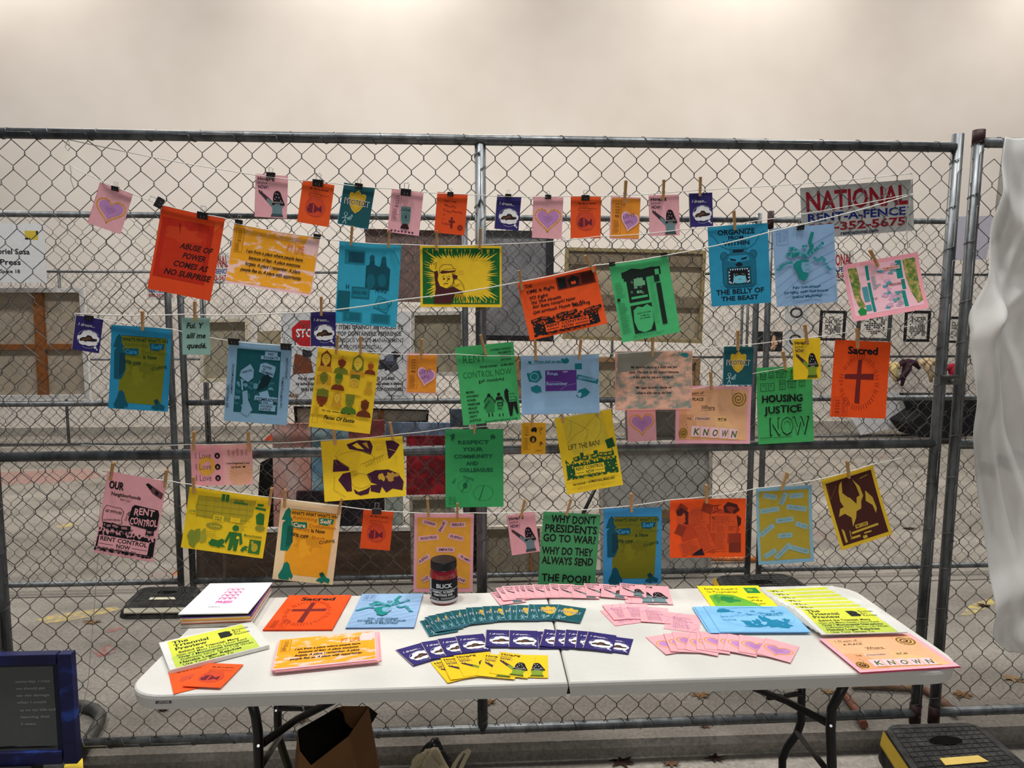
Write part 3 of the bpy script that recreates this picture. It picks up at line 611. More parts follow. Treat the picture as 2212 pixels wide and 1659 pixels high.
def pr_organize(W, H):
    b = (44, 152, 190); k = (10, 30, 44); s = (24, 112, 140); p = Pg(W, H, b, 26)
    for t, x, y, h, w in (('ORGANIZE', 16, 11.5, 6, 62), ('FROM', 33, 17.6, 4.2, 26), ('WITHIN', 25, 25, 5.4, 44), ('THE BELLY OF', 9, 86, 6, 80), ('THE BEAST', 17, 94, 5.4, 62)): p.text(t, x, y, h, k, w=w, bold=1)
    p.line([(3, 11), (8, 12), (14, 18), (20, 25), (28, 28), (34, 30), (38, 33)], k, .6); p.line([(94, 9), (88, 12), (82, 18), (78, 24), (70, 28), (64, 30), (60, 33)], k, .6)
    p.rect(36, 28, 62, 30, b); p.box(36, 28, 62, 30, k, .6); p.poly([(39, 31), (59, 31), (57, 34), (41, 34)], k)
    p.ell(25, 38, 6, 5, s); p.arc(25, 38, 6, 5, k, .6); p.ell(74, 37, 6, 5, s); p.arc(74, 37, 6, 5, k, .6)
    body = [(22, 44), (30, 37), (38, 34), (60, 34), (70, 37), (77, 44), (77, 66), (76, 74), (70, 78), (28, 78), (22, 72)]
    p.poly(body, s); p.line(body, k, .6, True); p.poly([(30, 44), (34, 38), (64, 38), (68, 44), (56, 46), (42, 46)], b)
    p.poly([(34, 41), (45, 43), (44, 45), (36, 44)], k); p.poly([(64, 40), (53, 42), (54, 44), (62, 43)], k); p.poly([(43, 49), (50, 46), (56, 49), (53, 52), (46, 52)], k)
    p.rect(31, 54, 66, 73, k); p.box(29, 53, 68, 74, k, .8); p.poly([(34, 57), (64, 57), (64, 70), (34, 70)], (14, 20, 30))
    for i in range(8): p.poly([(33+i*4, 54.5), (36+i*4, 54.5), (34.5+i*4, 57)], WHT if i % 2 else (170, 220, 232)); p.poly([(33+i*4, 72.6), (36+i*4, 72.6), (34.5+i*4, 70)], WHT)
    for i in range(4): p.poly([(31.5, 57+i*4), (31.5, 60+i*4), (34, 58.5+i*4)], WHT); p.poly([(65.6, 57+i*4), (65.6, 60+i*4), (63, 58.5+i*4)], WHT)
    p.poly([(38, 71), (40, 60), (48, 62), (58, 60), (61, 71), (53, 73), (45, 73)], (120, 200, 220)); p.poly([(40, 58), (50, 61), (60, 58), (58, 64), (51, 63), (48, 63), (41, 64)], k); p.line([(42, 62), (46, 61)], GOLD, .6); p.line([(53, 61), (57, 62)], GOLD, .6); p.line([(47, 68), (52, 68)], k, .6)
    p.line([(16, 76), (80, 76)], k, .4); return p
def pr_drogas(W, H, c=(22, 138, 134)):
    p = Pg(W, H, (150, 186, 222), 27)
    for i in range(7): p.line([(2, 50+i*13), (45, 30+i*11), (98, 12+i*11)], (134, 166, 206), .7)
    p.box(6, 4, 24, 22, (124, 140, 196), .6); p.press(8, 6, 6, 12, (116, 132, 192)); p.tiny(16, 6, 7, 12, 5, (116, 132, 192), .8)
    p.poly([(62, 8), (67, 9), (62, 22), (66, 26), (58, 38), (50, 42), (54, 34), (60, 26), (56, 22)], c)
    for i in range(26):
        R = random.Random(i); p.blob(R.uniform(20, 52), R.uniform(26, 38), 3.6, 2, c if i % 2 else (96, 168, 190), 9, .5, i)
    for i in range(12): t = i/12; p.blob(56+t*26, 38-t*16, 2.6, 1.8, c if i % 2 else (90, 164, 190), 8, .5, i)
    for i in range(10): t = i/9; p.blob(6+t*22, 53-8*math.sin(t*1.9), 2.8, 1.8, (60, 150, 160), 8, .4, i)
    for i in range(12): t = i/11; p.blob(66+t*24, 42+14*t*t+3*math.sin(t*9), 3, 2, (60, 150, 160), 8, .4, i)
    p.poly([(30, 48), (36, 44), (46, 42), (56, 44), (56, 50), (58, 54), (54, 60), (54, 64), (47, 70), (38, 66), (36, 58), (31, 52)], c); p.poly([(44, 46), (56, 46), (58, 54), (54, 60), (46, 58), (43, 52)], (128, 176, 206)); p.line([(50, 50), (55, 49)], c, .9); p.line([(50, 56), (55, 56)], c, .9)
    for t, x, y, w in (('No necesitas', 27, 79, 46), ('Drogas, solo una buena', 13, 85, 72), ('Salud Meantal', 26, 91, 48)): p.text(t, x, y, 3.4, (16, 84, 110), w=w, bold=1, jit=.5)
    return p
def pr_tomorrow(W, H):
    p = Pg(W, H, (250, 168, 178), 28); t = (20, 140, 130); p.rect(4, 7, 95, 92, (250, 196, 206))
    pm = ramp_mat('plant_print', (84, 120, 60), (206, 176, 120), 60, .75, 6, c3=(150, 150, 70), lo=.4, hi=.62); p.poly([(5, 8), (17, 8), (19, 40), (16, 60), (20, 78), (12, 84), (8, 60)], pm); p.poly([(78, 8), (95, 8), (95, 84), (88, 88), (82, 66), (79, 40)], pm)
    p.rect(28, 8, 32, 34, t); p.rect(28, 38, 32, 90, t); p.rect(68, 8, 76, 40, t); p.rect(72, 42, 77, 60, t); p.rect(70, 62, 75, 90, t); p.poly([(8, 84), (14, 78), (20, 84), (18, 92), (10, 92)], (30, 140, 60))
    for i in range(24):
        R = random.Random(i+5); p.blob(R.uniform(44, 66), R.uniform(12, 88), 4, 3, (90, 160, 170) if i % 2 else (214, 170, 196), 9, .5, i)
    p.tiny(34, 28, 8, 24, 8, t, 1.2); p.rect(20, 44, 27, 70, (80, 150, 160)); p.tiny(62, 60, 10, 26, 8, t, 1); p.rect(20, 76, 27, 86, (60, 160, 160))
    p.rect(50, 16, 73, 22, (250, 190, 180), 2); p.text('TOMORROW', 51, 21, 3.6, (140, 80, 50), w=21, bold=1); p.text('I THOUGHT', 53, 50, 3.6, (140, 80, 50), w=22, bold=1); p.text('I am', 38, 46, 4, t, w=7); p.text('Yet!', 31, 68, 4, (110, 70, 60), w=6, jit=.5); return p
def pr_whats(W, H, base, field, c, txt, brown):
    p = Pg(W, H, base, 29); p.poly([(17, 12), (93, 12), (88, 93), (15, 92)], field)
    p.blob(52, 52, 22, 9, tuple(int(v*.93) for v in field), 14, .4); p.blob(46, 60, 12, 10, tuple(min(255, int(v*1.06)) for v in field), 12, .4)
    p.poly([(9, 14), (14, 10), (18, 14), (18, 20), (23, 26), (4, 26)], c); p.poly([(6, 30), (12, 25), (20, 26), (22, 32), (17, 38), (9, 37)], c)
    p.poly([(6, 32), (24, 32), (26, 52), (22, 60), (19, 64), (7, 64)], c); p.poly([(15, 33), (24, 32), (26, 52), (20, 58), (15, 60)], tuple(int(v*.75) for v in c))
    p.line([(18, 11.5), (94, 12.5)], K, .6)
    for t, x, y, h, w, cc, bo in (("WHAT'S WHAT WHAT'S WH", 19, 18, 4.2, 76, txt, 1), ('Rethinking', 22, 23.6, 4.2, 40, brown, 0), ('Dysfunction', 50, 32, 4.2, 45, brown, 0), ('Therapy', 23, 37, 4.2, 29, brown, 0), ('Is Now', 54, 38, 4.6, 23, txt, 1), ('10%', 20, 43.5, 4, 15, txt, 1), ('OFF', 37, 46, 3.8, 14, txt, 1), ('Shock', 56, 46, 3.8, 22, brown, 0)): p.text(t, x, y, h, cc, w=w, bold=bo, rot=0 if t != '10%' else 12)
    p.poly([(64, 19), (90, 19), (88, 26), (84, 25), (80, 28), (66, 27)], c); p.text('Self', 67, 25.4, 5, base, w=18, bold=1); p.poly([(22, 27), (46, 26), (47, 33), (40, 35), (24, 34)], c); p.text('Care', 24, 33, 5, base, w=20, bold=1)
    p.text('Crafting', 70, 52, 4, txt, w=26, rot=-17)
    p.poly([(10, 98), (9, 94), (14, 86), (16, 79), (21, 77), (25, 80), (28, 87), (33, 94), (31, 98), (27, 95), (27, 99), (14, 99)], c); p.blob(84, 94, 10, 4.4, c, 14, .45); p.blob(80, 89, 4, 3, tuple(int(v*.7) for v in c), 9, .4); return p
def pr_fui(W, H):
    p = Pg(W, H, (150, 190, 176), 30)
    for i, t in enumerate(('Fui. Y', 'allí me', 'quedé.')): p.text(t, 15, 28+i*27, 14, K, w=[58, 68, 72][i], bold=1, it=.25)
    return p
def pr_comrades(W, H):
    b = (138, 178, 206); d = (16, 86, 94); p = Pg(W, H, b, 31); p.rect(14, 9, 83, 88, d); k = (14, 40, 46)
    R = random.Random(5)
    for i in range(26): p.blob(R.uniform(18, 78), R.uniform(45, 82), 4, 2.6, (44, 110, 120) if i % 2 else (96, 150, 170), 9, .5, i)
    p.rect(58, 10, 78, 15.5, b); p.text('NO', 63, 14.6, 3, k, w=9, bold=1); p.rect(52, 15.5, 82, 20, b); p.text('POVERTY', 56, 19.3, 3, k, w=23, bold=1)
    p.poly([(52, 26), (60, 24), (76, 28), (76, 32), (73, 42), (50, 36)], b); p.text('POWER', 55, 30, 2.6, k, w=15, rot=10, bold=1); p.text('IN', 56, 33.4, 2.4, k, w=4, rot=10, bold=1); p.text('NUMBERS', 54, 36.5, 2.6, k, w=19, rot=12, bold=1)
    p.poly([(22, 36), (36, 27), (42, 34), (42, 44), (34, 50), (20, 43)], b); p.text('DERECHO', 24, 40, 2.6, k, w=17, rot=-20, bold=1)
    p.poly([(48, 60), (56, 42), (64, 38), (70, 42), (66, 52), (58, 56)], (6, 40, 46)); p.poly([(26, 62), (34, 60), (36, 72), (44, 84), (36, 92), (26, 88), (28, 76)], (130, 170, 196)); p.line([(26, 60), (24, 48)], b, 2.4)
    p.poly([(52, 62), (66, 58), (72, 72), (60, 74)], b); p.rect(46, 66, 82, 72, b, 2); p.text('COMRADES', 47, 71.6, 4, k, w=34, bold=1, it=.2, rot=2); p.rect(58, 72, 76, 75.5, b); p.text('FOR', 60, 75, 2.4, k, w=8, bold=1)
    p.rect(54, 76, 80, 84, b); p.text('HOUSING', 56, 79.6, 2.6, k, w=19, bold=1); p.text('JUSTICE', 56, 83.3, 2.6, k, w=17, bold=1)
    p.text('GET INVOLVED!', 5.5, 84, 2.8, K, w=38, rot=-90, jit=.3); p.text('HOMESFORALLMASS.ORG', 10.5, 66, 2.4, K, w=48, rot=-90, jit=.3); p.text('INVOLUCRATE!', 92, 16, 2.6, K, w=34, rot=90, jit=.3); p.text('HOMESFORALLMASS.ORG', 87, 40, 2.4, K, w=50, rot=90, jit=.3); return p
def bust(p, x, y, w, skin, hair, cloth, kind):
    p.poly([(x-w*.5, y+w*.62), (x-w*.42, y+w*.40), (x-w*.15, y+w*.28), (x+w*.15, y+w*.28), (x+w*.42, y+w*.40), (x+w*.5, y+w*.62)], cloth)
    if kind == 'long': p.poly([(x-w*.34, y+w*.36), (x-w*.32, y-w*.2), (x, y-w*.45), (x+w*.32, y-w*.2), (x+w*.34, y+w*.36)], hair)
    if kind == 'scarf': p.poly([(x-w*.36, y+w*.30), (x-w*.32, y-w*.2), (x, y-w*.42), (x+w*.32, y-w*.2), (x+w*.36, y+w*.30), (x, y+w*.46)], hair)
    if kind == 'dread':
        for i in range(6): q = x-w*.42+i*w*.168; p.line([(x, y-w*.3), (q, y-w*.05), (q+w*.02, y+w*.38)], hair, w*.09)
    p.rect(x-w*.09, y+w*.1, x+w*.09, y+w*.34, skin); p.ell(x, y, w*.27, w*.28, skin, 18)
    if kind == 'cap': p.poly([(x-w*.29, y-w*.04), (x-w*.26, y-w*.27), (x, y-w*.34), (x+w*.26, y-w*.27), (x+w*.29, y-w*.04)], hair)
    if kind == 'curl':
        for i in range(5): p.ell(x-w*.2+i*w*.1, y-w*.24+abs(i-2)*w*.05, w*.09, w*.07, hair, 9)
    if kind == 'short': p.poly([(x-w*.28, y-w*.1), (x-w*.26, y-w*.3), (x+w*.26, y-w*.32), (x+w*.29, y-w*.08), (x, y-w*.14)], hair)
    p.line([(x-w*.12, y-w*.02), (x-w*.05, y-w*.02)], (60, 40, 20), w*.025); p.line([(x+w*.05, y-w*.02), (x+w*.12, y-w*.02)], (60, 40, 20), w*.025); p.line([(x-w*.05, y+w*.12), (x+w*.05, y+w*.12)], (60, 40, 20), w*.02)
def pr_faces(W, H):
    y = (250, 206, 42); p = Pg(W, H, y, 32); br = (132, 58, 28); ol = (124, 130, 40); go = (218, 158, 40); gr = (80, 120, 36)
    spec = [(15, 14, 25, (240, 196, 60), br, go, 'long'), (41, 15, 24, br, go, ol, 'curl'), (67, 14, 26, (244, 206, 70), ol, go, 'scarf'), (88, 15, 18, (176, 92, 30), go, br, 'curl'),
            (15, 37, 24, ol, go, (240, 196, 60), 'dread'), (39, 37, 22, (134, 140, 44), gr, br, 'cap'), (65, 37, 27, (226, 182, 56), (104, 116, 36), y, 'short'), (89, 40, 15, (206, 170, 50), go, go, 'short'),
            (16, 62, 34, br, ol, y, 'cap'), (40, 60, 18, (238, 200, 70), go, go, 'long'), (61, 62, 26, (118, 132, 40), ol, gr, 'short'), (86, 65, 24, (112, 52, 26), br, (112, 52, 26), 'curl')]
    for s in spec: bust(p, *s)
    p.tiny(18, 77.5, 74, 1.6, 1, K, .9, 2); p.text('Faces Of Eastie', 22, 88, 4.8, K, w=50, bold=1, it=.25, rot=1); p.press(6, 74, 6, 8, (120, 90, 20)); p.box(4.5, 73, 13, 94, (150, 120, 30), .4); return p
def pr_rent(W, H):
    g = (74, 184, 108); p = Pg(W, H, g, 33); f = (30, 110, 56)
    p.text('RENT', 10, 22, 10, f, w=40, bold=2, jit=.1); p.text('CONTROL NOW', 8, 41, 8, f, w=84, bold=2, jit=.1); p.text('get involved', 34, 47.5, 4.4, K, w=44, jit=.3, bold=0)
    for t, x, y, w in (('A WORLD WITHOUT', 59, 9, 36), ('POVERTY', 72, 13.6, 22), ('STRUGGLE', 74, 18, 19), ('EVICTION', 75, 22.6, 18), ('POWER HUNGRY', 38, 29.4, 31), ('SLUMLORDS', 74, 29.4, 22)): p.text(t, x, y, 2.5, K, w=w, bold=1, it=.25)
    for i, t in enumerate(('MORE', 'HOUSING', 'POWER', 'FREEDOM', 'PEACE', 'RIGHTS', 'UNITY', 'JUSTICE')): p.text(t, 10+i*.3, 60+i*5.2, 2.7, K, w=[14, 21, 15, 21, 15, 17, 13, 19][i], bold=1, it=.2)
    p.poly([(40, 74), (46, 66), (54, 66), (58, 74), (56, 86), (42, 86)], (48, 140, 76)); p.ell(49, 65, 3, 2.4, K, 9); p.line([(40, 72), (47, 66), (54, 68), (59, 75)], K, 1.6); p.text('DERECHO', 40, 82, 2.2, K, w=17, rot=-50, bold=1); p.line([(46, 88), (46, 92)], K, 2); p.line([(52, 88), (52, 92)], K, 2)
    p.ell(66, 65, 3, 2.2, K, 9); p.poly([(58, 74), (62, 68), (71, 68), (75, 76), (70, 72), (62, 72)], K); p.rect(62, 75, 72, 80, K); p.text('NO', 63.5, 79.2, 3, g, w=7, bold=1); p.text('hay', 62, 84, 2.4, K, w=8, bold=1); p.line([(64, 90), (64, 93)], K, 1.6); p.line([(70, 90), (70, 93)], K, 1.6)
    p.poly([(76, 62), (80, 58), (84, 62), (88, 72), (96, 70), (96, 76), (97, 92), (94, 92), (90, 80), (86, 94), (82, 94), (80, 78), (76, 70)], K); p.rect(83, 63, 95, 76, g); p.text('WE WILL', 84, 67, 2, K, w=10, bold=1); p.text('NOT B', 84, 71, 2, K, w=10, bold=1); p.text('MOVED', 84, 75, 2, K, w=10, bold=1)
    p.text('homesforallmass.org', 38, 99, 2.6, K, w=56, jit=.3); return p
def pr_where(W, H):
    b = (152, 190, 222); t = (16, 122, 130); p = Pg(W, H, b, 34); p.poly([(3, 18), (9, 18), (15, 92), (90, 92), (95, 60), (95, 8), (99, 8), (99, 99), (3, 99)], (146, 184, 217))
    p.line([(8, 15), (58, 13)], t, .4); p.text('Where shall we stay?', 17, 13, 4.6, t, w=36, bold=1); p.blob(11, 11, 3, 3, t, 9, .5); p.blob(56, 10, 4, 4, t, 11, .5)
    p.rect(31, 26, 71, 61, (92, 54, 140)); p.text('Rosa', 33, 34, 5.6, b, w=14, bold=1, jit=.3); p.text('Remember', 32, 51, 5, b, w=27, bold=1); p.rect(31, 45, 50, 46, (140, 120, 190)); p.line([(50, 59), (58, 52), (70, 49)], (150, 130, 200), .6); p.blob(56, 29, 4, 1.4, (180, 170, 210), 8, .4)
    p.rect(69, 15, 78, 25, t); p.poly([(7, 30), (12, 30), (16, 26), (24, 26), (27, 38), (20, 46), (10, 44)], t); p.arc(17, 36, 5, 6, b, .9); p.poly([(12, 54), (20, 50), (25, 54), (26, 62), (19, 64), (13, 60)], t)
    p.rect(71, 38, 99, 46, t, 14); p.text('RESTAURANT', 73, 41, 4.4, b, w=24, bold=1, rot=9); p.poly([(70, 70), (74, 60), (82, 57), (88, 64), (84, 70), (76, 74)], t); p.blob(74, 68, 3, 5, b, 9, .4); return p
def pr_favorite(W, H):
    p = Pg(W, H, (250, 176, 160), 35); g = (150, 146, 132); q = (246, 176, 146); p.rect(1, 1, 99, 98, ramp_mat('marbled_print', (150, 156, 142), (255, 196, 168), 30, .75, 8, c3=(222, 180, 156), lo=.40, hi=.60, stretch=(.8, 1.2, 1))); p.poly([(3, 1), (62, 1), (50, 16), (36, 26), (20, 34), (3, 36)], g); p.blob(90, 6, 7, 4, (60, 150, 150), 12, .4)
    for i, (t, w) in enumerate((('My favorite place as a child was the', 60), ('park. The park by the airport because', 64), ('it felt safe for me and my family.', 54))): p.text(t, 50, 29+i*8.6, 4.2, K, w=w, bold=1, it=.2, al='c')
    p.text('Mi lugar favorito desde mi', 50, 64, 4.2, K, w=46, bold=1, it=.2, al='c'); p.text('niñes a sido cerca del mar', 50, 73, 4.2, K, w=46, bold=1, it=.2, al='c'); return p
def pr_known(W, H):
    p = Pg(W, H, (250, 178, 190), 36); g = (168, 128, 34); k = (70, 54, 34); p.rect(5, 5, 95, 94, (246, 186, 140)); p.poly([(5, 50), (24, 50), (34, 94), (5, 94)], (232, 168, 122)); p.poly([(50, 52), (66, 52), (90, 94), (60, 94)], (250, 196, 136))
    p.arc(83, 22, 10, 14, g, 1.8, -40, 900, 40, True); p.arc(11, 83, 6, 10, g, 1.8, 130, 950, 32, True)
    p.text('I dream of', 12, 15, 5, k, w=24, bold=0, jit=.3); p.line([(12, 17), (40, 17)], k, .3); p.text('A PLACE', 16, 26, 5, k, w=20, bold=1, it=.2); p.text('Where', 34, 41, 7.5, k, w=18, jit=.2); p.line([(33, 43), (54, 42)], k, .3)
    p.rect(24, 54, 46, 60, (250, 200, 180)); p.text('THE', 15, 59, 3.8, k, w=6); p.text('STRANGERS', 25.5, 59, 3.8, k, w=20, bold=1, it=.2); p.text('are', 56, 59, 5, k, w=12, jit=.3); p.line([(56, 61), (68, 60)], k, .3)
    for x, y in ((74, 8), (73, 14), (14, 68), (15, 73)): p.text('x', x, y, 2.4, k, w=1.4)
    for i, ch in enumerate('KNOWN'): p.rect(21+i*12.5, 70+i*1, 32+i*12.5, 88+i*1, (252, 206, 216), 2); p.text(ch, 23.5+i*12.5, 85+i*1, 11, (74, 104, 40), w=7.5, bold=1, it=.2)
    p.line([(22, 90), (86, 93)], (206, 150, 40), .6); return p
def pr_housing(W, H):
    g = (72, 178, 100); p = Pg(W, H, g, 37)
    def house(x, y, w, h, roof):
        p.box(x, y, x+w, y+h, K, .7)
        if roof: p.line([(x-w*.2, y), (x+w*.5, y-h*.5), (x+w*1.2, y)], K, .8, True)
        p.box(x+w*.15, y+h*.2, x+w*.4, y+h*.45, K, .5); p.box(x+w*.55, y+h*.2, x+w*.8, y+h*.45, K, .5); p.box(x+w*.38, y+h*.65, x+w*.62, y+h, K, .5)
    house(7, 9, 9, 7, 1); house(22, 3, 8, 11, 0); house(36, 7, 16, 7, 1); house(62, 4, 9, 10, 0); house(7, 21, 24, 10, 0); house(41, 18, 10, 12, 0); house(56, 20, 13, 8, 1); house(76, 18, 10, 9, 0)
    p.text('HOUSING', 8, 46, 9, K, w=74, bold=1, jit=.2); p.text('HOUSING', 8.4, 46, 8.6, K, w=74, bold=1); p.text('JUSTICE', 14, 60, 9, K, w=66, bold=1, jit=.2)
    p.text('NOW', 20, 89, 22, K, w=72, bold=1); p.text('NOW', 21.4, 88, 20.4, g, w=69, bold=0)
    p.text('get involved - homesforallmass.org', 4, 92.6, 1.5, K, w=56); return p
def pr_sacred(W, H):
    o = (248, 84, 24); m = (120, 34, 34); p = Pg(W, H, o, 38)
    p.text('Sacred', 24, 17, 9, K, w=54, bold=1); p.text('Sacred', 24.6, 17.3, 9, K, w=54, bold=1)
    p.poly([(44, 25), (51, 24), (51, 82), (42, 81)], m); p.poly([(22, 44), (74, 42), (74, 50), (22, 50)], m)
    for i in range(46):
        a = 2*math.pi*i/46; r = 1.0; R = random.Random(i); a += R.uniform(-.03, .03); l = R.uniform(.16, .26)
        if 200 < math.degrees(a) % 360 < 210: continue
        cx, cy = 48, 54; rx, ry = 29, 30; x, y = cx+rx*math.cos(a), cy+ry*math.sin(a); p.line([(x, y), (cx+rx*(1+l)*math.cos(a), cy+ry*(1+l)*math.sin(a))], (150, 40, 30), .9)
    p.box(4, 75, 30, 97, m, .4); p.press(7, 77, 9, 18, m); p.tiny(19, 77, 9, 18, 9, m, .6); return p
def pr_love(W, H):
    p = Pg(W, H, (250, 172, 178), 39); p.rect(52, 0, 100, 100, (250, 184, 178)); p.ell(25, 52, 14, 24, (246, 182, 70)); p.blob(25, 52, 7, 10, (250, 172, 178), 10, .4)
    for i in range(3): p.text('I Love', 7, 34+i*27, 15, (120, 90, 110), w=26, bold=2); p.ell(43, 28+i*27, 4.6, 7.4, K, 12); p.text('x', 41.4, 31+i*27, 7, (250, 172, 178), w=3, bold=1)
    p.ell(82, 66, 12, 20, (250, 184, 178))
    for i in range(22): a = 2*math.pi*i/22; p.poly([(80, 72), (80+19*math.cos(a), 72+28*math.sin(a)), (80+19*math.cos(a+.14), 72+28*math.sin(a+.14))], (250, 190, 120))
    for i in range(5): p.blob(62+i*7, 22, 2.4, 8, (206, 140, 140), 9, .5, i)
    p.text('I love Dragonball Z and', 57, 49, 4, K, w=38, bold=1, it=.2); p.text('my family', 65, 58, 4, K, w=16, bold=1, it=.2); p.heart(86, 56, 5, 6, K); return p
def pr_ancestor(W, H):
    y = (250, 212, 44); v = (70, 30, 56); p = Pg(W, H, y, 40)
    p.poly([(31, 8), (46, 2), (60, 4), (63, 14), (60, 28), (46, 20), (34, 16)], v); p.poly([(38, 10), (44, 6), (52, 18), (44, 16)], y); p.poly([(50, 8), (56, 6), (58, 18)], (200, 160, 50))
    p.poly([(79, 6), (88, 6), (96, 14), (90, 26), (83, 36), (81, 36)], v); p.line([(82, 20), (90, 24)], y, .5); p.poly([(14, 32), (18, 32), (32, 46), (32, 52), (12, 52)], v); p.poly([(18, 66), (24, 56), (34, 54), (34, 86), (28, 86)], v)
    p.poly([(36, 82), (42, 88), (52, 84), (57, 80), (54, 92), (44, 94), (38, 90)], v); p.poly([(53, 60), (64, 54), (80, 54), (92, 62), (98, 76), (96, 90), (84, 86), (76, 92), (70, 80), (58, 74)], v)
    p.blob(84, 66, 7, 8, (196, 150, 60), 14, .5); p.blob(70, 66, 5, 6, (214, 170, 50), 12, .5, 3); p.poly([(57, 78), (72, 78), (68, 92), (57, 88)], v); p.blob(88, 70, 3, 3, v, 8, .4)
    g = (170, 140, 40); p.arc(40, 34, 24, 14, g, .4, 150, 420); p.line([(22, 16), (16, 26), (24, 40), (34, 48)], g, .4); p.arc(46, 70, 12, 12, g, .4); p.arc(38, 56, 6, 5, g, .4, turns=1, a1=900)
    for i in range(9): p.arc(50+i*3.4, 46-i*1.6, 4, 5, g, .35, 180, 400, 12)
    p.tiny(66, 14, 14, 8, 3, g, .5); p.line([(14, 60), (12, 82), (26, 94)], g, .4); return p
def pr_respect(W, H):
    g = (60, 166, 96); d = (22, 98, 62); p = Pg(W, H, g, 41)
    for t, x, y, w in (('RESPECT', 21, 19, 54), ('YOUR', 30, 28, 34), ('COMMUNITY', 15, 37, 66), ('AND', 36, 46, 20), ('COLLEAGUES', 24, 54.5, 58)): p.text(t, x, y, 4.6, d, w=w, bold=1, sp=1.1); p.text(t, x+.3, y+.2, 4.6, d, w=w, bold=1)
    for x in (13, 82): p.blob(x, 10, 5, 4, d, 12, .5)
    p.arc(33, 73, 11, 8, d, .4); p.ell(34, 72, 4, 4, d, 8); p.line([(28, 80), (38, 66)], d, 1.2); p.arc(65, 82, 17, 10, d, .5); p.line([(58, 91), (66, 73)], d, 1.4)
    p.text('Start', 14, 70, 3.4, d, w=10, rot=-60); p.text('Healing', 30, 62, 3.2, d, w=19, rot=15); p.press(5, 86, 6, 10, (30, 116, 66)); p.tiny(13, 86, 6, 10, 5, (30, 116, 66), .7); return p
def pr_lift(W, H):
    y = (250, 214, 44); p = Pg(W, H, y, 42); m = (226, 200, 60); g = (30, 90, 50); gg = (130, 140, 50)
    p.poly([(12, 2), (84, 2), (88, 40), (60, 48), (24, 52), (14, 30)], m)
    for q in ([(20, 4), (40, 14), (54, 22), (50, 34)], [(14, 36), (30, 26), (46, 22), (60, 12), (76, 4)], [(70, 4), (80, 14), (74, 30), (60, 40)], [(28, 4), (26, 18), (20, 28)], [(40, 48), (46, 36), (50, 30)]): p.line(q, gg, .6)
    p.text('LIFT THE BAN!', 15, 44, 6.4, (40, 50, 30), w=57, jit=.15); p.rect(82, 38, 96, 50, g, -10); p.line([(90, 50), (92, 56)], g, 1.2); p.rect(34, 50, 40, 58, g); p.rect(58, 50, 65, 58, g); p.tiny(44, 52, 10, 5, 3, gg, .6)
    crowd(p, 6, 54, 96, 82, g, y, seed=7, n=16, banner=(.16, .74)); p.text('Get involved! > HOMESFORALLMASS.ORG', 13, 90, 2.9, K, w=74, bold=1, jit=.15); p.tiny(20, 93, 60, 4, 2, (214, 186, 40), .9); return p
def pr_our(W, H):
    b = (250, 178, 184); p = Pg(W, H, b, 43)
    p.text('OUR', 6, 20, 9, K, w=24, bold=1); p.text('OUR', 6.5, 20.3, 9, K, w=24, bold=1); p.text('Neighborhoods', 12, 28, 4, K, w=50, bold=1); p.text('For Us!', 28, 33, 3, (90, 60, 70), w=18, jit=.5)
    p.poly([(66, 8), (70, 6), (98, 16), (96, 23), (80, 18)], (110, 70, 76)); p.poly([(66, 8), (70, 6), (78, 10), (76, 14)], K); p.poly([(84, 13), (90, 15), (88, 20), (84, 18)], K)
    p.line([(4, 46), (8, 41), (20, 42), (32, 42), (38, 46), (36, 54), (38, 60), (28, 64), (26, 68), (24, 64), (8, 65), (4, 58)], K, .9, True); p.text('GET INVOLVED', 7, 49, 2.8, K, w=28, bold=1, jit=.3); p.text('homesforallmass', 7, 60, 2.6, K, w=28, rot=-8, jit=.3)
    p.poly([(50, 38), (54, 35), (94, 37), (97, 42), (97, 60), (92, 63), (52, 60), (47, 54)], K); p.text('RENT', 54, 46.5, 8, b, w=34, bold=1, jit=.3); p.text('CONTROL', 50, 58, 8, b, w=46, bold=1, jit=.3); p.text('Join the', 44, 56, 2.6, K, w=16, rot=-80, jit=.4); p.text('Fight', 48, 50, 2.6, K, w=10, rot=-80, jit=.4)
    p.text('BATAY', 46, 68, 2.6, K, w=12, bold=1); p.text('NOU', 49, 73, 2.6, K, w=7, bold=1); p.ell(49, 79, 3, 3.6, (110, 60, 70))
    crowd(p, 1, 62, 99, 96, K, b, seed=9, n=13, banner=(.04, .9)); return p
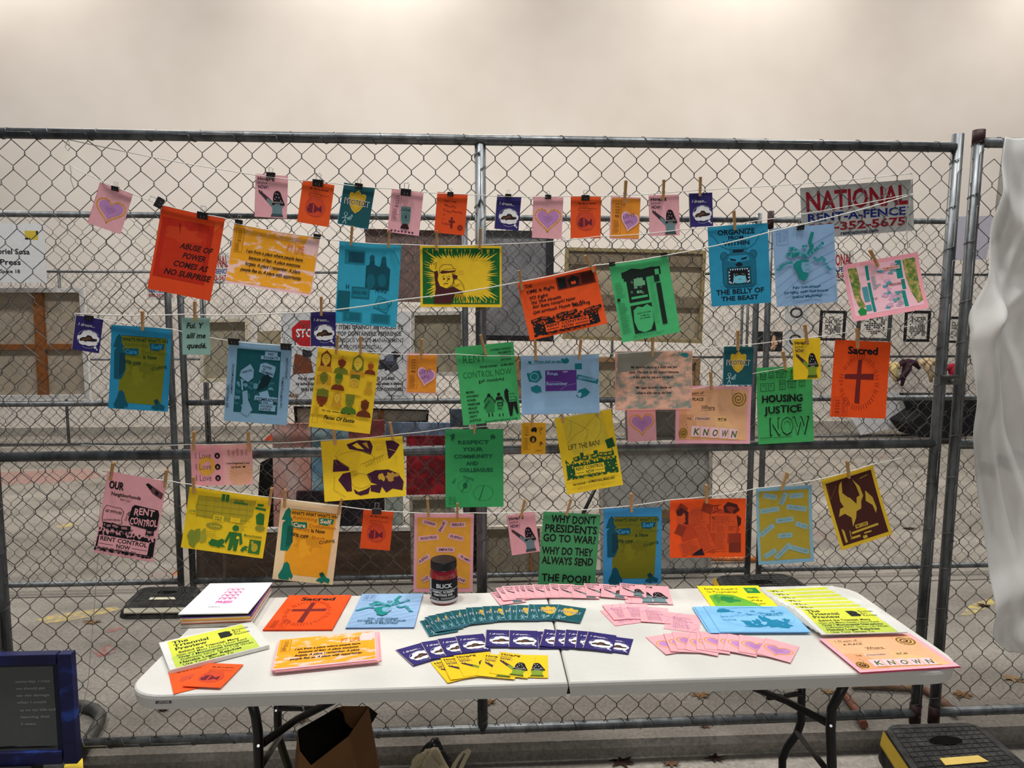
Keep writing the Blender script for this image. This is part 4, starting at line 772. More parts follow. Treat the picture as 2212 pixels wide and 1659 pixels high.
def pr_collage(W, H):
    y = (250, 212, 36); g = (52, 118, 52); o = (190, 170, 40); p = Pg(W, H, y, 44)
    p.poly([(12, 12), (82, 8), (80, 34), (70, 50), (14, 46), (10, 30)], o)
    R = random.Random(8)
    for i in range(7): p.line([(12+i*10, 12), (13+i*10, 48)], (150, 146, 44), .5)
    for i in range(4): p.line([(12, 18+i*9), (78, 16+i*9)], (150, 146, 44), .5)
    p.rect(40, 4, 44, 16, g); p.rect(45, 4, 49, 16, g); p.rect(55, 14, 72, 17, g); p.text('Decoding', 56, 13, 3, g, w=11, bold=1); p.poly([(84, 12), (92, 12), (91, 16), (84, 16)], g); p.rect(82, 18, 95, 22, g, 4)
    p.rect(2, 36, 12, 42, y); p.text('LOVE', 3, 40.6, 3.6, g, w=8, bold=1, it=.2); p.rect(33, 40, 46, 50, y); p.text('EASE AIR', 35, 44.6, 2.8, g, w=9, bold=1); p.text('PUTMENT', 35, 48.6, 2.8, g, w=9, bold=1); p.rect(54, 40, 66, 48, y); p.tiny(60, 50, 16, 12, 5, (150, 146, 44), .9, 10)
    p.poly([(84, 32), (88, 26), (94, 28), (95, 46), (86, 46)], g); p.ell(91, 52, 6, 5, (150, 150, 50)); p.blob(14, 80, 7, 14, (140, 150, 50), 14, .35); p.blob(24, 78, 4, 12, (176, 170, 50), 12, .35); p.ell(36, 58, 10, 5, (160, 156, 50)); p.text('Love', 31, 60, 5, y, w=12)
    p.ell(62, 57, 4, 5, g); p.poly([(55, 64), (70, 64), (73, 80), (70, 84), (68, 72), (67, 94), (63, 94), (62, 84), (60, 94), (56, 94), (57, 72), (53, 84), (51, 80)], g); p.blob(66, 72, 2, 3, y, 7, .3); p.blob(43, 86, 9, 8, g, 16, .4); p.blob(76, 88, 4, 5, g, 12, .5)
    p.rect(81, 72, 95, 94, g); p.ell(88, 84, 4, 7, o); p.rect(83, 74, 86, 80, o); p.text('Massachusetts', 73, 68, 4, (120, 130, 40), w=22, bold=1); p.tiny(28, 66, 16, 12, 4, (150, 146, 44), .7, -5); return p
def wordcards(p, bgc, tc, words, col):
    for t, x, y, w, rot in words:
        p.rect(x-w/2, y-3.2, x+w/2, y+3.2, bgc, rot)
        a = math.radians(rot)
        if t:
            p.text(t, x-(w*.40)*math.cos(a)-1.4*math.sin(a)*0, y-(w*.40)*math.sin(a)*p.W/p.H+1.5, 3.1, tc, w=w*.8, bold=1, it=.2, rot=rot)
def pr_correr(W, H):
    p = Pg(W, H, (250, 176, 186), 45); p.rect(5, 5, 95, 95, (250, 178, 66))
    wordcards(p, (250, 188, 196), K, [('CORRER', 25, 12, 24, 16), ('BAILAR', 48, 16, 22, -62), ('PERDÃO', 73, 14, 26, -2), ('NOSOTROS', 24, 31, 34, -6), ('SUEÑO', 70, 30, 26, 14), ('EMPATIA', 53, 46, 30, 0), ('SUEÑO', 17, 58, 22, -34), ('TE AMO', 85, 57, 24, 28), ('LUZ', 20, 83, 14, -28), ('LOVE', 78, 84, 20, 20), ('AMIZADE', 48, 88, 26, -8)], None); return p
def pr_goldblue(W, H):
    p = Pg(W, H, (136, 178, 208), 46); p.rect(5, 5, 94, 95, (178, 154, 54))
    wordcards(p, (140, 176, 196), (120, 150, 150), [('CORRER', 25, 12, 24, 14), ('BAILAR', 49, 16, 22, -65), ('PERDAO', 72, 13, 24, -2), ('NOSOTROS', 24, 30, 34, -6), ('SUENO', 72, 29, 36, 10), ('EMPATIA', 50, 44, 32, -4), ('SUENO', 18, 56, 30, -36), ('TE AMO', 80, 52, 22, 22), ('AMOR', 50, 64, 26, -2), ('LUZ', 22, 86, 24, -28), ('ABRAZO', 45, 84, 36, -40), ('LLORAR', 74, 83, 36, 18)], None); return p
def pr_why(W, H):
    g = (76, 164, 104); p = Pg(W, H, g, 47); 
    for t, x, y, w, h in (("WHY DON'T", 15, 13, 78, 9.6), ('PRESIDENTS', 4, 25.5, 92, 9.6), ('GO TO WAR?', 3, 38, 92, 9.4), ('WHY DO THEY', 3, 54, 88, 9.2), ('ALWAYS SEND', 4, 66.5, 90, 9.2), ('THE POOR?', 6, 88.5, 86, 9.2)): p.text(t, x, y, h, K, w=w, bold=1, jit=.12)
    return p
def pr_orange(W, H):
    o = (250, 88, 30); m = (150, 52, 34); d = (76, 28, 30); l = (222, 82, 40); p = Pg(W, H, o, 48)
    p.blob(50, 52, 40, 38, (196, 66, 34), 22, .12)
    p.rect(9, 10, 22, 26, m, 35); p.poly([(8, 22), (14, 14), (24, 22), (24, 44), (12, 40)], d); p.blob(16, 34, 6, 8, l, 10, .5); p.rect(8, 44, 20, 62, m, 25); p.rect(26, 16, 52, 44, l, 4); p.tiny(27, 18, 23, 26, 12, m, 1, 4)
    p.rect(42, 8, 56, 24, m, 20); p.text('IS', 58, 18, 6, K, w=6); p.line([(56, 12), (67, 11)], K, .6); p.line([(56, 24), (67, 19)], K, .6); p.poly([(70, 14), (76, 6), (88, 10), (92, 20), (86, 26), (72, 24)], d); p.blob(80, 18, 7, 6, m, 10, .5)
    p.rect(54, 26, 88, 60, l, 2); p.tiny(56, 30, 30, 26, 10, m, 1, 2); p.rect(54, 28, 59, 37, o); p.text('N', 55, 36, 6.4, K, w=4, bold=1); p.poly([(88, 28), (94, 34), (94, 44), (90, 50)], d); p.rect(76, 46, 88, 56, l); p.tiny(77, 47, 10, 8, 4, m, 1)
    p.rect(78, 60, 94, 92, m); p.rect(78, 76, 94, 92, (126, 44, 34)); p.rect(60, 44, 76, 90, l, 2); p.tiny(61, 46, 13, 42, 20, m, .9, 2); p.rect(38, 42, 54, 90, l, -22); p.tiny(39, 44, 14, 44, 20, m, .9, -22); p.rect(14, 70, 40, 92, l, -20); p.tiny(16, 72, 22, 18, 10, m, .9, -20); p.poly([(28, 96), (42, 84), (46, 96)], (30, 24, 44)); return p
def pr_mylife(W, H):
    y = (232, 190, 48); m = (74, 34, 28); p = Pg(W, H, y, 49); p.rect(6, 7, 94, 95, m); c = (206, 170, 60)
    p.poly([(30, 14), (36, 10), (32, 26), (40, 34), (54, 38), (62, 36), (60, 22), (56, 12), (66, 24), (68, 38), (62, 44), (58, 54), (46, 56), (28, 46), (24, 36), (26, 22)], c)
    p.poly([(14, 56), (20, 46), (34, 44), (50, 52), (44, 64), (34, 74), (36, 62), (26, 54)], c); p.poly([(70, 46), (74, 32), (84, 44), (86, 60), (82, 66), (80, 54)], c); p.poly([(12, 72), (16, 76), (16, 92), (12, 92)], c); p.line([(24, 90), (26, 78)], c, 1.2)
    p.poly([(42, 34), (50, 24), (56, 36), (52, 46)], m); p.rect(38, 73, 62, 78, c); p.text('MY LIFE', 40, 77, 3, m, w=20, bold=1); p.rect(28, 80, 80, 83, c, -2); p.rect(26, 87, 42, 90, c); p.rect(50, 86, 64, 88, c); p.rect(46, 90, 54, 94, c); p.line([(70, 14), (86, 12)], c, 1); p.line([(8, 10), (8, 30), (24, 14)], (120, 84, 50), 1); return p
# ---------------------------------------------------------------- clips
def make_pin():
    L = .078; root = empty('clothespin', (0, 0, 0))
    for s in (-1, 1):
        prof = [(0, .0006), (.004, .0018), (.012, .0012), (.028, .0042), (.036, .0050), (.040, .0044), (.046, .0052), (L, .0085)]
        pts = [(-.005, s*.0004, -t) for t, d in prof][:0]
        vs = []
        for t, d in prof:
            i = s*(.0004 if t < .03 else .0004+(t-.03)*.06); o_ = s*(abs(i)+.0042)
            for x in (-.0048, .0048): vs.append((x, -i, t)); vs.append((x, -o_, t))
        n = len(prof); fs = []
        for k in range(n-1):
            a, b = k*4, (k+1)*4
            fs += [(a, a+2, b+2, b), (a+1, b+1, b+3, a+3), (a, b, b+1, a+1), (a+2, a+3, b+3, b+2)]
        fs += [(0, 1, 3, 2), ((n-1)*4, (n-1)*4+2, (n-1)*4+3, (n-1)*4+1)]
        MB().add(vs, fs, WOOD).build('prong', root, bevel=.0006)
    mb = MB(); pts = [(-.0062+.0124*k/40, .0056*math.cos(k*.9), .033+.0035*math.sin(k*.9)) for k in range(41)]
    mb.tube(pts, .0006, CHROME, 5); mb.build('spring', root); return root
def make_binder():
    root = empty('binder_clip', (0, 0, 0)); w = .0125; prof = [(-.006, 0), (-.0062, .001), (-.0012, .013), (.0012, .013), (.0062, .001), (.006, 0)]
    # body: folded black steel, opening down; z up from its top edge
    pts = [(-.0006, -.015), (-.0055, 0.0), (.0055, 0.0), (.0006, -.015), (.0012, -.015), (.0064, .0009), (-.0064, .0009), (-.0012, -.015)]
    mb = MB(); vs = [(x, y, z) for x in (-w, w) for y, z in pts]; n = 8
    mb.add(vs, [(i, (i+1) % n, n+(i+1) % n, n+i) for i in range(n)]+[(0, 7, 6, 1), (1, 6, 5, 2), (2, 5, 4, 3), (n, n+1, n+6, n+7), (n+1, n+2, n+5, n+6), (n+2, n+3, n+4, n+5)], BLACKM); mb.build('body', root)
    for s in (-1, 1):
        q = [(-.0035, s*.0015, -.014), (-.0045, s*.005, -.001), (-.0050, s*.0048, .008), (-.0062, s*.004, .014), (-.0035, s*.004, .018), (-.001, s*.004, .0145)]
        q2 = [(-x, y, z) for x, y, z in reversed(q)]
        MB().tube(q, .0005, CHROME, 5).tube(q2, .0005, CHROME, 5).build('handle', root)
    return root
PIN = make_pin(); BIN = make_binder(); used = {'p': False, 'b': False}
def put_clip(kind, pl, off, top, bot, label, scale=1, group=None):
    """pin: top and gripping end in the photo; binder: centre of the body and a lean"""
    src = PIN if kind == 'p' else BIN
    o = src if not used[kind] else copy_tree(src)
    used[kind] = True
    if kind == 'p':
        a = pl.at(bot[0], bot[1], off); b = pl.at(top[0], top[1], off+.012); Z = (b-a).normalized(); s = (b-a).length/.078
    else:
        c = pl.at(top[0], top[1], off); an = math.radians(bot); Z = (Vector((0, 0, 1))*math.cos(an)+pl.d*math.sin(an)).normalized(); a = c+Z*.006*scale; s = scale
    Y = -pl.n; X = Z.cross(Y)*-1; X = Y.cross(Z).normalized(); Y = Z.cross(X)
    o.matrix_world = Mx(a, X*s, Y*s, Z*s); tag(o, label, 'clip', group or ('clothespins along the strings' if kind == 'p' else 'binder clips along the strings'))
    return o
# ---------------------------------------------------------------- strings
STR = mat((226, 224, 214), .8, 0, .2, .1, 300)
STRG = mat((176, 174, 164), .8, 0, .2, .1, 300)
def twine(pts, pl, off, label, r=.0016, m=STR, ends=True, offs=None):
    P = []
    for i, (x, y) in enumerate(pts):
        o = off
        if ends and i in (0, len(pts)-1): o = .004
        if offs: o = offs[i]
        P.append(pl.at(x, y, o))
    Q = []
    for i in range(len(P)-1):
        n = max(2, int((P[i+1]-P[i]).length/.05))
        for k in range(n): t = k/n; q = P[i].lerp(P[i+1], t); q.z -= .006*math.sin(math.pi*t)*min(1, (P[i+1]-P[i]).length/.4); Q.append(q)
    Q.append(P[-1]); mb = MB().tube(Q, r, m, 6)
    return mb.build('string', label=label, cat='string')
SO = {1: .024, 2: .034, 3: .085, 4: .055, 5: .036, 6: .05}
twine([(145, 301), (551, 378), (700, 393), (850, 408), (1010, 420), (1230, 424), (1490, 412), (1970, 375)], F1, SO[1], 'top string across the fence carrying the row of small cards')
twine([(150, 357), (230, 395), (345, 441), (485, 471), (510, 483), (690, 513), (735, 520), (870, 528), (1085, 527), (1290, 511), (1480, 495), (1532, 490), (1629, 478), (1972, 418)], F1, SO[2], 'string from the pink heart at left to the white rental sign, carrying the red sleeve')
twine([(160, 677), (400, 679), (600, 677), (725, 669), (860, 648), (1117, 610), (1285, 573), (1441, 551), (1667, 500), (1972, 420)], F1, SO[3], 'white string crossing in front of the yellow grass poster', r=.0022)
twine([(158, 680), (224, 690), (372, 711), (495, 736), (632, 747), (687, 750), (820, 763), (984, 765), (1125, 768), (1295, 764), (1420, 757), (1562, 748), (1708, 733), (1822, 719), (1990, 700)], F1, SO[4], 'string carrying the yellow poster of faces and the orange cross poster')
twine([(175, 961), (411, 960), (545, 957), (700, 951), (870, 937), (965, 925), (1055, 920), (1196, 903), (1320, 883), (1480, 843), (1562, 826), (1631, 806), (1760, 780), (1900, 758)], F1, SO[5], 'string carrying the yellow collage and the green respect poster')
twine([(222, 1018), (367, 1039), (410, 1046), (589, 1075), (612, 1078), (741, 1094), (850, 1105), (1025, 1108), (1173, 1104), (1300, 1098), (1446, 1080), (1610, 1060), (1632, 1055), (1776, 1034), (1885, 1003), (1960, 985)], F1, SO[6], 'lowest string just above the table, carrying the bottom row of posters', r=.0019)
twine([(219, 1018), (212, 1200), (190, 1480), (160, 1590), (128, 1680)], F1, .03, 'thin loose string hanging down at the left of the table', .0011, STRG, ends=False)
twine([(1970, 376), (1966, 430), (1958, 500), (1961, 535)], F1, .03, 'frayed string end hanging over the white rental sign', .0012, STRG, ends=False)
twine([(146, 301), (141, 318), (147, 326), (152, 318), (147, 302)], F1, .016, 'small loop of twine tied under the top rail at left', .0012, STRG, ends=False)
twine([(150, 352), (154, 372), (153, 388), (160, 408)], F1, .016, 'loose tail of twine knotted left of the pink heart', .0014, STRG, ends=False)
# ---------------------------------------------------------------- hanging sheets
MESH = {}
def sheet_frame(pl, off, q):
    tl, tr, br, bl = [pl.at(x, y, off) for x, y in q]
    X = ((tr-tl)+(br-bl))/2; W = X.length; X.normalize(); D = ((bl-tl)+(br-tr))/2; Y = -D; Y = Y-X*Y.dot(X); H = Y.length; Y.normalize(); Z = X.cross(Y)
    c = (tl+tr+br+bl)/4+Y*H/2
    return c, X, Y, Z, W, H
def hang(name, label, cat, design, st, q, curl=.012, clips=(), group=None, thick=.0003, key=None, do=0, swing=0, who=''):
    off = SO[st]-.004+do; c, X, Y, Z, W, H = sheet_frame(F1, off, q)
    if key:
        if key not in MESH: MESH[key] = (design(W, H).mesh(name, thick, curl), W, H)
        me, w0, h0 = MESH[key]; sx, sy = W/w0, H/h0
    else: me = design(W, H).mesh(name, thick, curl); sx = sy = 1
    if swing:
        R_ = Matrix.Rotation(swing, 3, X); Y = R_ @ Y; Z = R_ @ Z
    o = bpy.data.objects.new(name, me); COL.objects.link(o); o.matrix_world = Mx(c, X*sx, Y*sy, Z); tag(o, label, cat, group)
    for i, cl in enumerate(clips):
        side = '' if len(clips) == 1 else (' left', ' right')[i]
        if cl[0] == 'p': put_clip('p', F1, off+.004, cl[1], cl[2], 'wooden clothespin%s holding the %s' % (' at' + side if side else '', who) if side else 'wooden clothespin holding the %s' % who)
        else: put_clip('b', F1, off+.002, cl[1], cl[2] if len(cl) > 2 else 0, ('black binder clip at%s of the %s' % (side, who)) if side else 'black binder clip on the %s' % who, cl[3] if len(cl) > 3 else 1.0)
    return o
B_ = lambda x, y, a=0, s=1.0: ('b', (x, y), a, s)
P_ = lambda *a: ('p', a[:2], a[2:])
GC = 'small zines and cards hanging on the fence'; GP = 'posters hanging on the fence'
def card(lbl, fn, st, q, clips, who, key, **k): return hang('postcard', lbl, 'card', fn, st, q, .003, clips, GC, .001, key, who=who, **k)
def poster(lbl, fn, st, q, clips, who, curl=.012, **k): return hang('poster', lbl, 'poster', fn, st, q, curl, clips, GP, who=who, **k)
hz = lambda W, H: housing(W, H, PINK, (112, 140, 144))
hy = lambda W, H: housing(W, H, (250, 206, 36), (134, 160, 50))
card('tilted pink card with a purple heart, first on the left of the fence', heartcard, 2, [(216.5, 394), (288, 419), (260, 506.5), (189, 481.6)], [B_(249, 407, 12)], 'tilted pink heart card at far left', 'heart')
poster('red-orange folder with black slanted words ABUSE OF POWER, left end of the fence', pr_abuse, 2, [(346, 443.7), (485.5, 471.5), (457, 651), (324.6, 623.5)], [B_(438, 465, 10, 1.5)], 'red-orange ABUSE OF POWER folder')
put_clip('b', F1, SO[2], (344, 438), -60, 'spare black binder clip hanging sideways off the corner of the red folder', 1.5)
poster('orange-yellow landscape poster reading I am from a place where people leave', pr_iam, 2, [(508.5, 483.5), (691, 514), (673.7, 641), (486.6, 609.7)], [B_(516, 479, 8), B_(685, 510, 8)], 'orange I am from a place poster', .02)
card('pink housing card with a raised arm, topmost card on the fence', hz, 1, [(551, 375.6), (621.5, 380), (620.5, 473), (551, 468)], [B_(585, 378, 3, 1.2)], 'highest pink housing card', 'hz')
card('orange fish card second from the left on the top string', fish, 1, [(652.8, 387.5), (721.5, 399.9), (711, 491), (643.7, 479.6)], [B_(687, 395, 6, 1.5)], 'orange fish card between the pink housing and teal shield cards', 'fish')
card('dark teal shield card on the top string beside the orange fish card', protect, 1, [(743.9, 394), (810.4, 407.5), (795, 495.8), (728, 483.4)], [B_(775, 401, 8, 1.1)], 'teal shield card on the top string', 'pro')
card('pink card with a green fist drawing and small black symbols along its foot', lucha, 1, [(846, 407.8), (913.5, 417.3), (906.3, 510), (837, 501.5)], [B_(877, 415, 6, 1.5)], 'pink card with the green fist', 'luc')
card('red-orange card with faint handwriting and a small cross, beside the fence post', sacredcard, 1, [(943, 415), (1009.4, 419.8), (1004.3, 510), (939.7, 501.5)], [B_(973, 419, 3, .9)], 'red card with faint handwriting', 'sac')
card('navy I dream card just right of the middle fence post on the top string', dream, 1, [(1073, 420.4), (1126.6, 426), (1119.5, 499), (1068, 494)], [B_(1098, 423, 4, .9)], 'navy dream card right of the middle post', 'dream')
card('pink heart card in the middle of the top string', heartcard, 1, [(1152, 422.7), (1217, 426.5), (1213, 516.6), (1149, 513.8)], [B_(1184, 425, 2, .9)], 'pink heart card of the top string', 'heart')
card('orange fish card right of the pink heart on the top string', fish, 1, [(1233, 424.6), (1297.8, 424.6), (1297.5, 515.3), (1232, 514)], [B_(1264.5, 427, 0, 1.2)], 'orange fish card beside the orange heart card', 'fish')
card('orange card with a lilac heart and a text column, on the top string', orangeheart, 1, [(1320.6, 424), (1383.8, 427.4), (1379.7, 517.6), (1315.5, 516)], [P_(1352, 390, 1349, 440)], 'orange heart card of the top string', 'orh')
card('pink housing card with a raised arm at the right of the top string', hz, 1, [(1401.9, 421.7), (1466.8, 420.4), (1468, 508), (1402, 510.6)], [P_(1434, 388, 1432.6, 432)], 'pink housing card right of the orange heart card', 'hz')
card('navy I dream card at the right end of the top string', dream, 1, [(1487.6, 418), (1538.7, 416), (1540, 488.6), (1489.4, 491)], [P_(1513, 382, 1512, 424)], 'navy dream card ending the top string', 'dream')
poster('teal collage poster with faint photographs and the letters H ANG', pr_hang, 2, [(732.5, 519), (867, 531), (857, 706.8), (725, 698)], [P_(761, 488, 758, 530), P_(841, 497, 839, 535)], 'teal photo collage poster')
poster('yellow poster of a cartoon man in a cap on the telephone inside green grass', pr_man, 2, [(907, 530), (1083.5, 531), (1083.5, 664), (908.8, 663)], [P_(943, 498, 943, 541), P_(1038, 494, 1036, 539)], 'yellow grass poster', .01)
poster('tilted orange poster with handwriting THE TIME IS RIGHT TO FIGHT', pr_time, 3, [(1117.5, 610), (1285, 573), (1311, 698.7), (1144, 735.5)], [P_(1121, 584, 1128, 627), P_(1264, 552, 1283, 588)], 'orange time is right poster', .014)
poster('green poster with black newspaper clippings and a shirt', pr_shirt, 3, [(1314, 573), (1441, 551), (1469, 716), (1344.5, 740)], [B_(1322, 570, -8, .9), B_(1434, 550, -8, .9)], 'green poster with the shirt clipping')
poster('blue poster of a roaring bear reading ORGANIZE FROM WITHIN', pr_organize, 2, [(1530, 490), (1659, 481.5), (1663, 653.7), (1533.7, 662.5)], [P_(1585, 455, 1588, 497)], 'blue bear poster', .01)
poster('light blue poster of a teal flowering head reading No necesitas Drogas', pr_drogas, 2, [(1670, 493.4), (1800, 482.8), (1808.6, 652.4), (1674, 662.5)], [B_(1729, 491, -4, 1.1)], 'light blue flowering head poster', .01)
poster('pink-bordered plant collage at upper right reading TOMORROW', pr_tomorrow, 4, [(1817, 573.4), (1982.5, 544.3), (1997, 665.6), (1839.5, 694)], [P_(1879, 540, 1897, 575)], 'pink plant collage', .03)
card('navy I dream card in front of the large canvas back on the left', dream, 4, [(165, 680.7), (224, 690.5), (213.3, 763), (154, 754)], [B_(192, 686, 8, 1.1)], 'navy dream card at far left', 'dream')
BL1 = (40, 142, 184); OL1 = (118, 120, 22)
poster('blue and olive poster with a robed figure, left end of the fourth string', lambda W, H: pr_whats(W, H, BL1, OL1, (8, 84, 104), (18, 60, 34), (92, 110, 30)), 4, [(240, 702), (371.5, 710), (364, 889), (238, 880.4)], [P_(308, 672, 308, 714)], 'blue and olive poster at far left')
card('small sage green card reading Fui. Y allí me quedé', pr_fui, 3, [(393.5, 686.8), (454, 686), (453.6, 766.7), (393.5, 765.4)], [P_(421, 651, 421, 693)], 'sage green card', 'fui')
poster('blue poster with a dark teal rally photo reading COMRADES FOR HOUSING JUSTICE', pr_comrades, 4, [(495.4, 735), (632.5, 746.5), (620, 917.7), (484.5, 907.5)], [B_(505, 737, 4, 1.5), B_(618, 748, 4, 1.5)], 'blue comrades poster')
card('navy I dream card in front of the stop sign', dream, 3, [(669.4, 673), (724.3, 673.8), (725.8, 748.5), (671.6, 747)], [P_(694, 641, 694, 682)], 'navy dream card in front of the stop sign', 'dream')
poster('yellow poster of twelve drawn faces reading Faces Of Eastie', pr_faces, 4, [(686.8, 749), (820.7, 765.8), (799.6, 936.8), (668.8, 920)], [P_(730, 724, 726, 764), P_(779, 726, 779, 767)], 'yellow poster of faces')
card('orange card with a lilac heart, hanging right of the poster of faces', orangeheart, 4, [(878.4, 762), (944, 764.8), (941.2, 850.6), (877, 849)], [P_(911, 732, 910, 775)], 'orange heart card beside the poster of faces', 'orh')
poster('green poster with RENT CONTROL NOW in faint letters and black protest figures', pr_rent, 4, [(982, 750.7), (1106.6, 738.4), (1126.8, 904.8), (1002, 918)], [P_(1038, 723, 1050, 766)], 'green rent control poster')
poster('light blue landscape poster with a purple block reading Where shall we stay', pr_where, 4, [(1124.6, 769), (1293.4, 764.4), (1294.5, 891.8), (1126.8, 894.6)], [P_(1156, 735, 1157, 778), P_(1255, 734, 1251, 776)], 'light blue where shall we stay poster')
poster('pink and grey marbled poster reading My favorite place as a child', pr_favorite, 4, [(1329, 759.7), (1496.4, 758), (1492.5, 883.4), (1328, 884.9)], [P_(1410, 729, 1409, 771)], 'marbled favorite place poster')
card('dark teal shield card left of the green housing justice poster', protect, 4, [(1562, 748.4), (1624.9, 749.2), (1627.3, 831.7), (1562, 831.7)], [P_(1594, 714, 1594, 757)], 'teal shield card beside the green housing poster', 'pro')
poster('pink poster with spirals and cut-out letters KNOWN hanging on the fence', pr_known, 5, [(1461, 833), (1621.8, 834.5), (1619.7, 957.8), (1457, 956)], [P_(1535, 803, 1537, 842)], 'pink KNOWN poster')
poster('green poster of small houses reading HOUSING JUSTICE NOW', pr_housing, 5, [(1631, 794), (1748.6, 790), (1760.8, 951), (1638.5, 959.5)], [P_(1691, 759, 1697, 798)], 'green housing justice poster')
card('yellow housing card overlapping the green housing justice poster', hy, 4, [(1712, 732), (1770.6, 730.4), (1774, 817), (1713.7, 821)], [P_(1738, 701, 1744, 742)], 'yellow housing card', 'hy', do=.012)
poster('orange poster with a large dark cross reading Sacred hanging on the fence', pr_sacred, 4, [(1803.8, 734), (1921.3, 738.5), (1913, 904), (1790, 898.7)], [P_(1852, 710, 1853, 752)], 'orange cross poster')
poster('small pink landscape card reading I Love three times with an orange sunburst', pr_love, 5, [(411, 960), (545.2, 958.6), (546.8, 1045.4), (415.5, 1050)], [P_(420, 932, 418, 973), P_(536, 934, 538, 975)], 'pink I Love card', .006)
poster('yellow landscape poster with cut purple photo fragments and line drawings', pr_ancestor, 5, [(694, 953.6), (870.8, 941.7), (876.7, 1069), (702, 1081)], [P_(721, 919, 723, 961), P_(842, 912, 849, 951)], 'yellow poster of purple fragments', .02)
poster('green poster with darker green words RESPECT YOUR COMMUNITY', pr_respect, 5, [(962.8, 926.7), (1089.3, 927.6), (1085.4, 1092), (961.3, 1096)], [P_(1024, 905, 1025, 936)], 'green respect poster', .01)
card('small ochre card with a dark hand and disc, between green respect and yellow map posters', smallyellow, 5, [(1126, 913.5), (1178.3, 913), (1179, 981), (1126.6, 980.3)], [P_(1150, 884, 1150, 921)], 'small ochre card', 'sy')
poster('tilted yellow map poster with green crowd reading LIFT THE BAN', pr_lift, 5, [(1196, 902.2), (1320, 883), (1344.7, 1044.3), (1225.4, 1068)], [P_(1212, 878, 1217, 914), P_(1288, 868, 1292, 900)], 'yellow lift the ban poster')
card('pink heart card peeking out under the marbled poster', heartcard, 5, [(1351, 872), (1413, 869), (1420.3, 950.6), (1358, 955.4)], [], '', 'heart')
poster('pink poster with black crowd reading OUR Neighborhoods, bottom left of the fence', pr_our, 6, [(232, 1018), (367, 1040), (326, 1212), (206, 1190)], [P_(245, 999, 238, 1037), P_(360, 1015, 356, 1053)], 'pink our neighborhoods poster')
poster('yellow landscape collage in green ink with a standing figure symbol', pr_collage, 6, [(415, 1051), (589, 1078), (567.4, 1203), (388, 1180.4)], [P_(418, 1030, 419, 1066), P_(587, 1054, 582, 1092)], 'yellow and green collage')
poster('cream and orange poster with a robed figure reading Rethinking Self Care', lambda W, H: pr_whats(W, H, (250, 226, 178), (250, 176, 40), (22, 128, 108), K, (196, 110, 30)), 6, [(609.7, 1077.3), (741, 1091.4), (718.2, 1259), (589.3, 1246.6)], [P_(616, 1057, 614, 1096), P_(738, 1078, 730, 1112)], 'cream self care poster', .02)
card('orange fish card of the bottom row between cream poster and ink jar', fish, 6, [(785, 1100), (849.5, 1105), (843.2, 1189.8), (778, 1183)], [B_(814, 1104, 2, 1.4)], 'orange fish card of the bottom row', 'fish')
poster('pink and orange poster of word strips reading CORRER BAILAR, behind the ink jar', pr_correr, 6, [(897.5, 1109.2), (1025.3, 1110.3), (1019.5, 1276.5), (891, 1277)], [P_(923, 1077, 926, 1116), P_(988, 1087, 988, 1121)], 'orange word strip poster', .01)
card('pink housing card of the bottom row, left of the green presidents poster', hz, 6, [(1095.6, 1112), (1157, 1105), (1164.2, 1189.7), (1103.8, 1200.6)], [P_(1134, 1079, 1125, 1118)], 'pink housing card of the bottom row', 'hz')
poster("green poster with large black handwriting WHY DON'T PRESIDENTS GO TO WAR", pr_why, 6, [(1173, 1105), (1297, 1111.6), (1284, 1278), (1162, 1272)], [P_(1234, 1078, 1223, 1113)], 'green presidents poster', .004)
poster('blue and olive poster with a robed figure in the bottom row behind the cards', lambda W, H: pr_whats(W, H, (62, 152, 206), OL1, (8, 84, 104), (18, 60, 34), (92, 110, 30)), 6, [(1302, 1099), (1427.6, 1095), (1429.7, 1259.5), (1304, 1261.6)], [P_(1364, 1066, 1364, 1106)], 'blue and olive poster of the bottom row', .006)
poster('bright orange landscape collage of torn newspaper scraps', pr_orange, 6, [(1446, 1079), (1610.3, 1076), (1608.8, 1200.5), (1446.7, 1203)], [P_(1526, 1047, 1526, 1087)], 'orange newspaper collage')
poster('light blue and gold poster of blank word strips', pr_goldblue, 6, [(1631, 1054.8), (1748.7, 1047.2), (1758.5, 1209.6), (1636, 1216.5)], [P_(1701, 1021, 1687, 1059)], 'blue and gold word strip poster', .02)
poster('tilted yellow-edged brown poster reading MY LIFE, bottom right', pr_mylife, 6, [(1776, 1037), (1885.3, 1001.3), (1921.5, 1151), (1809.4, 1186)], [P_(1830, 996, 1834, 1033)], 'brown MY LIFE poster', .02)
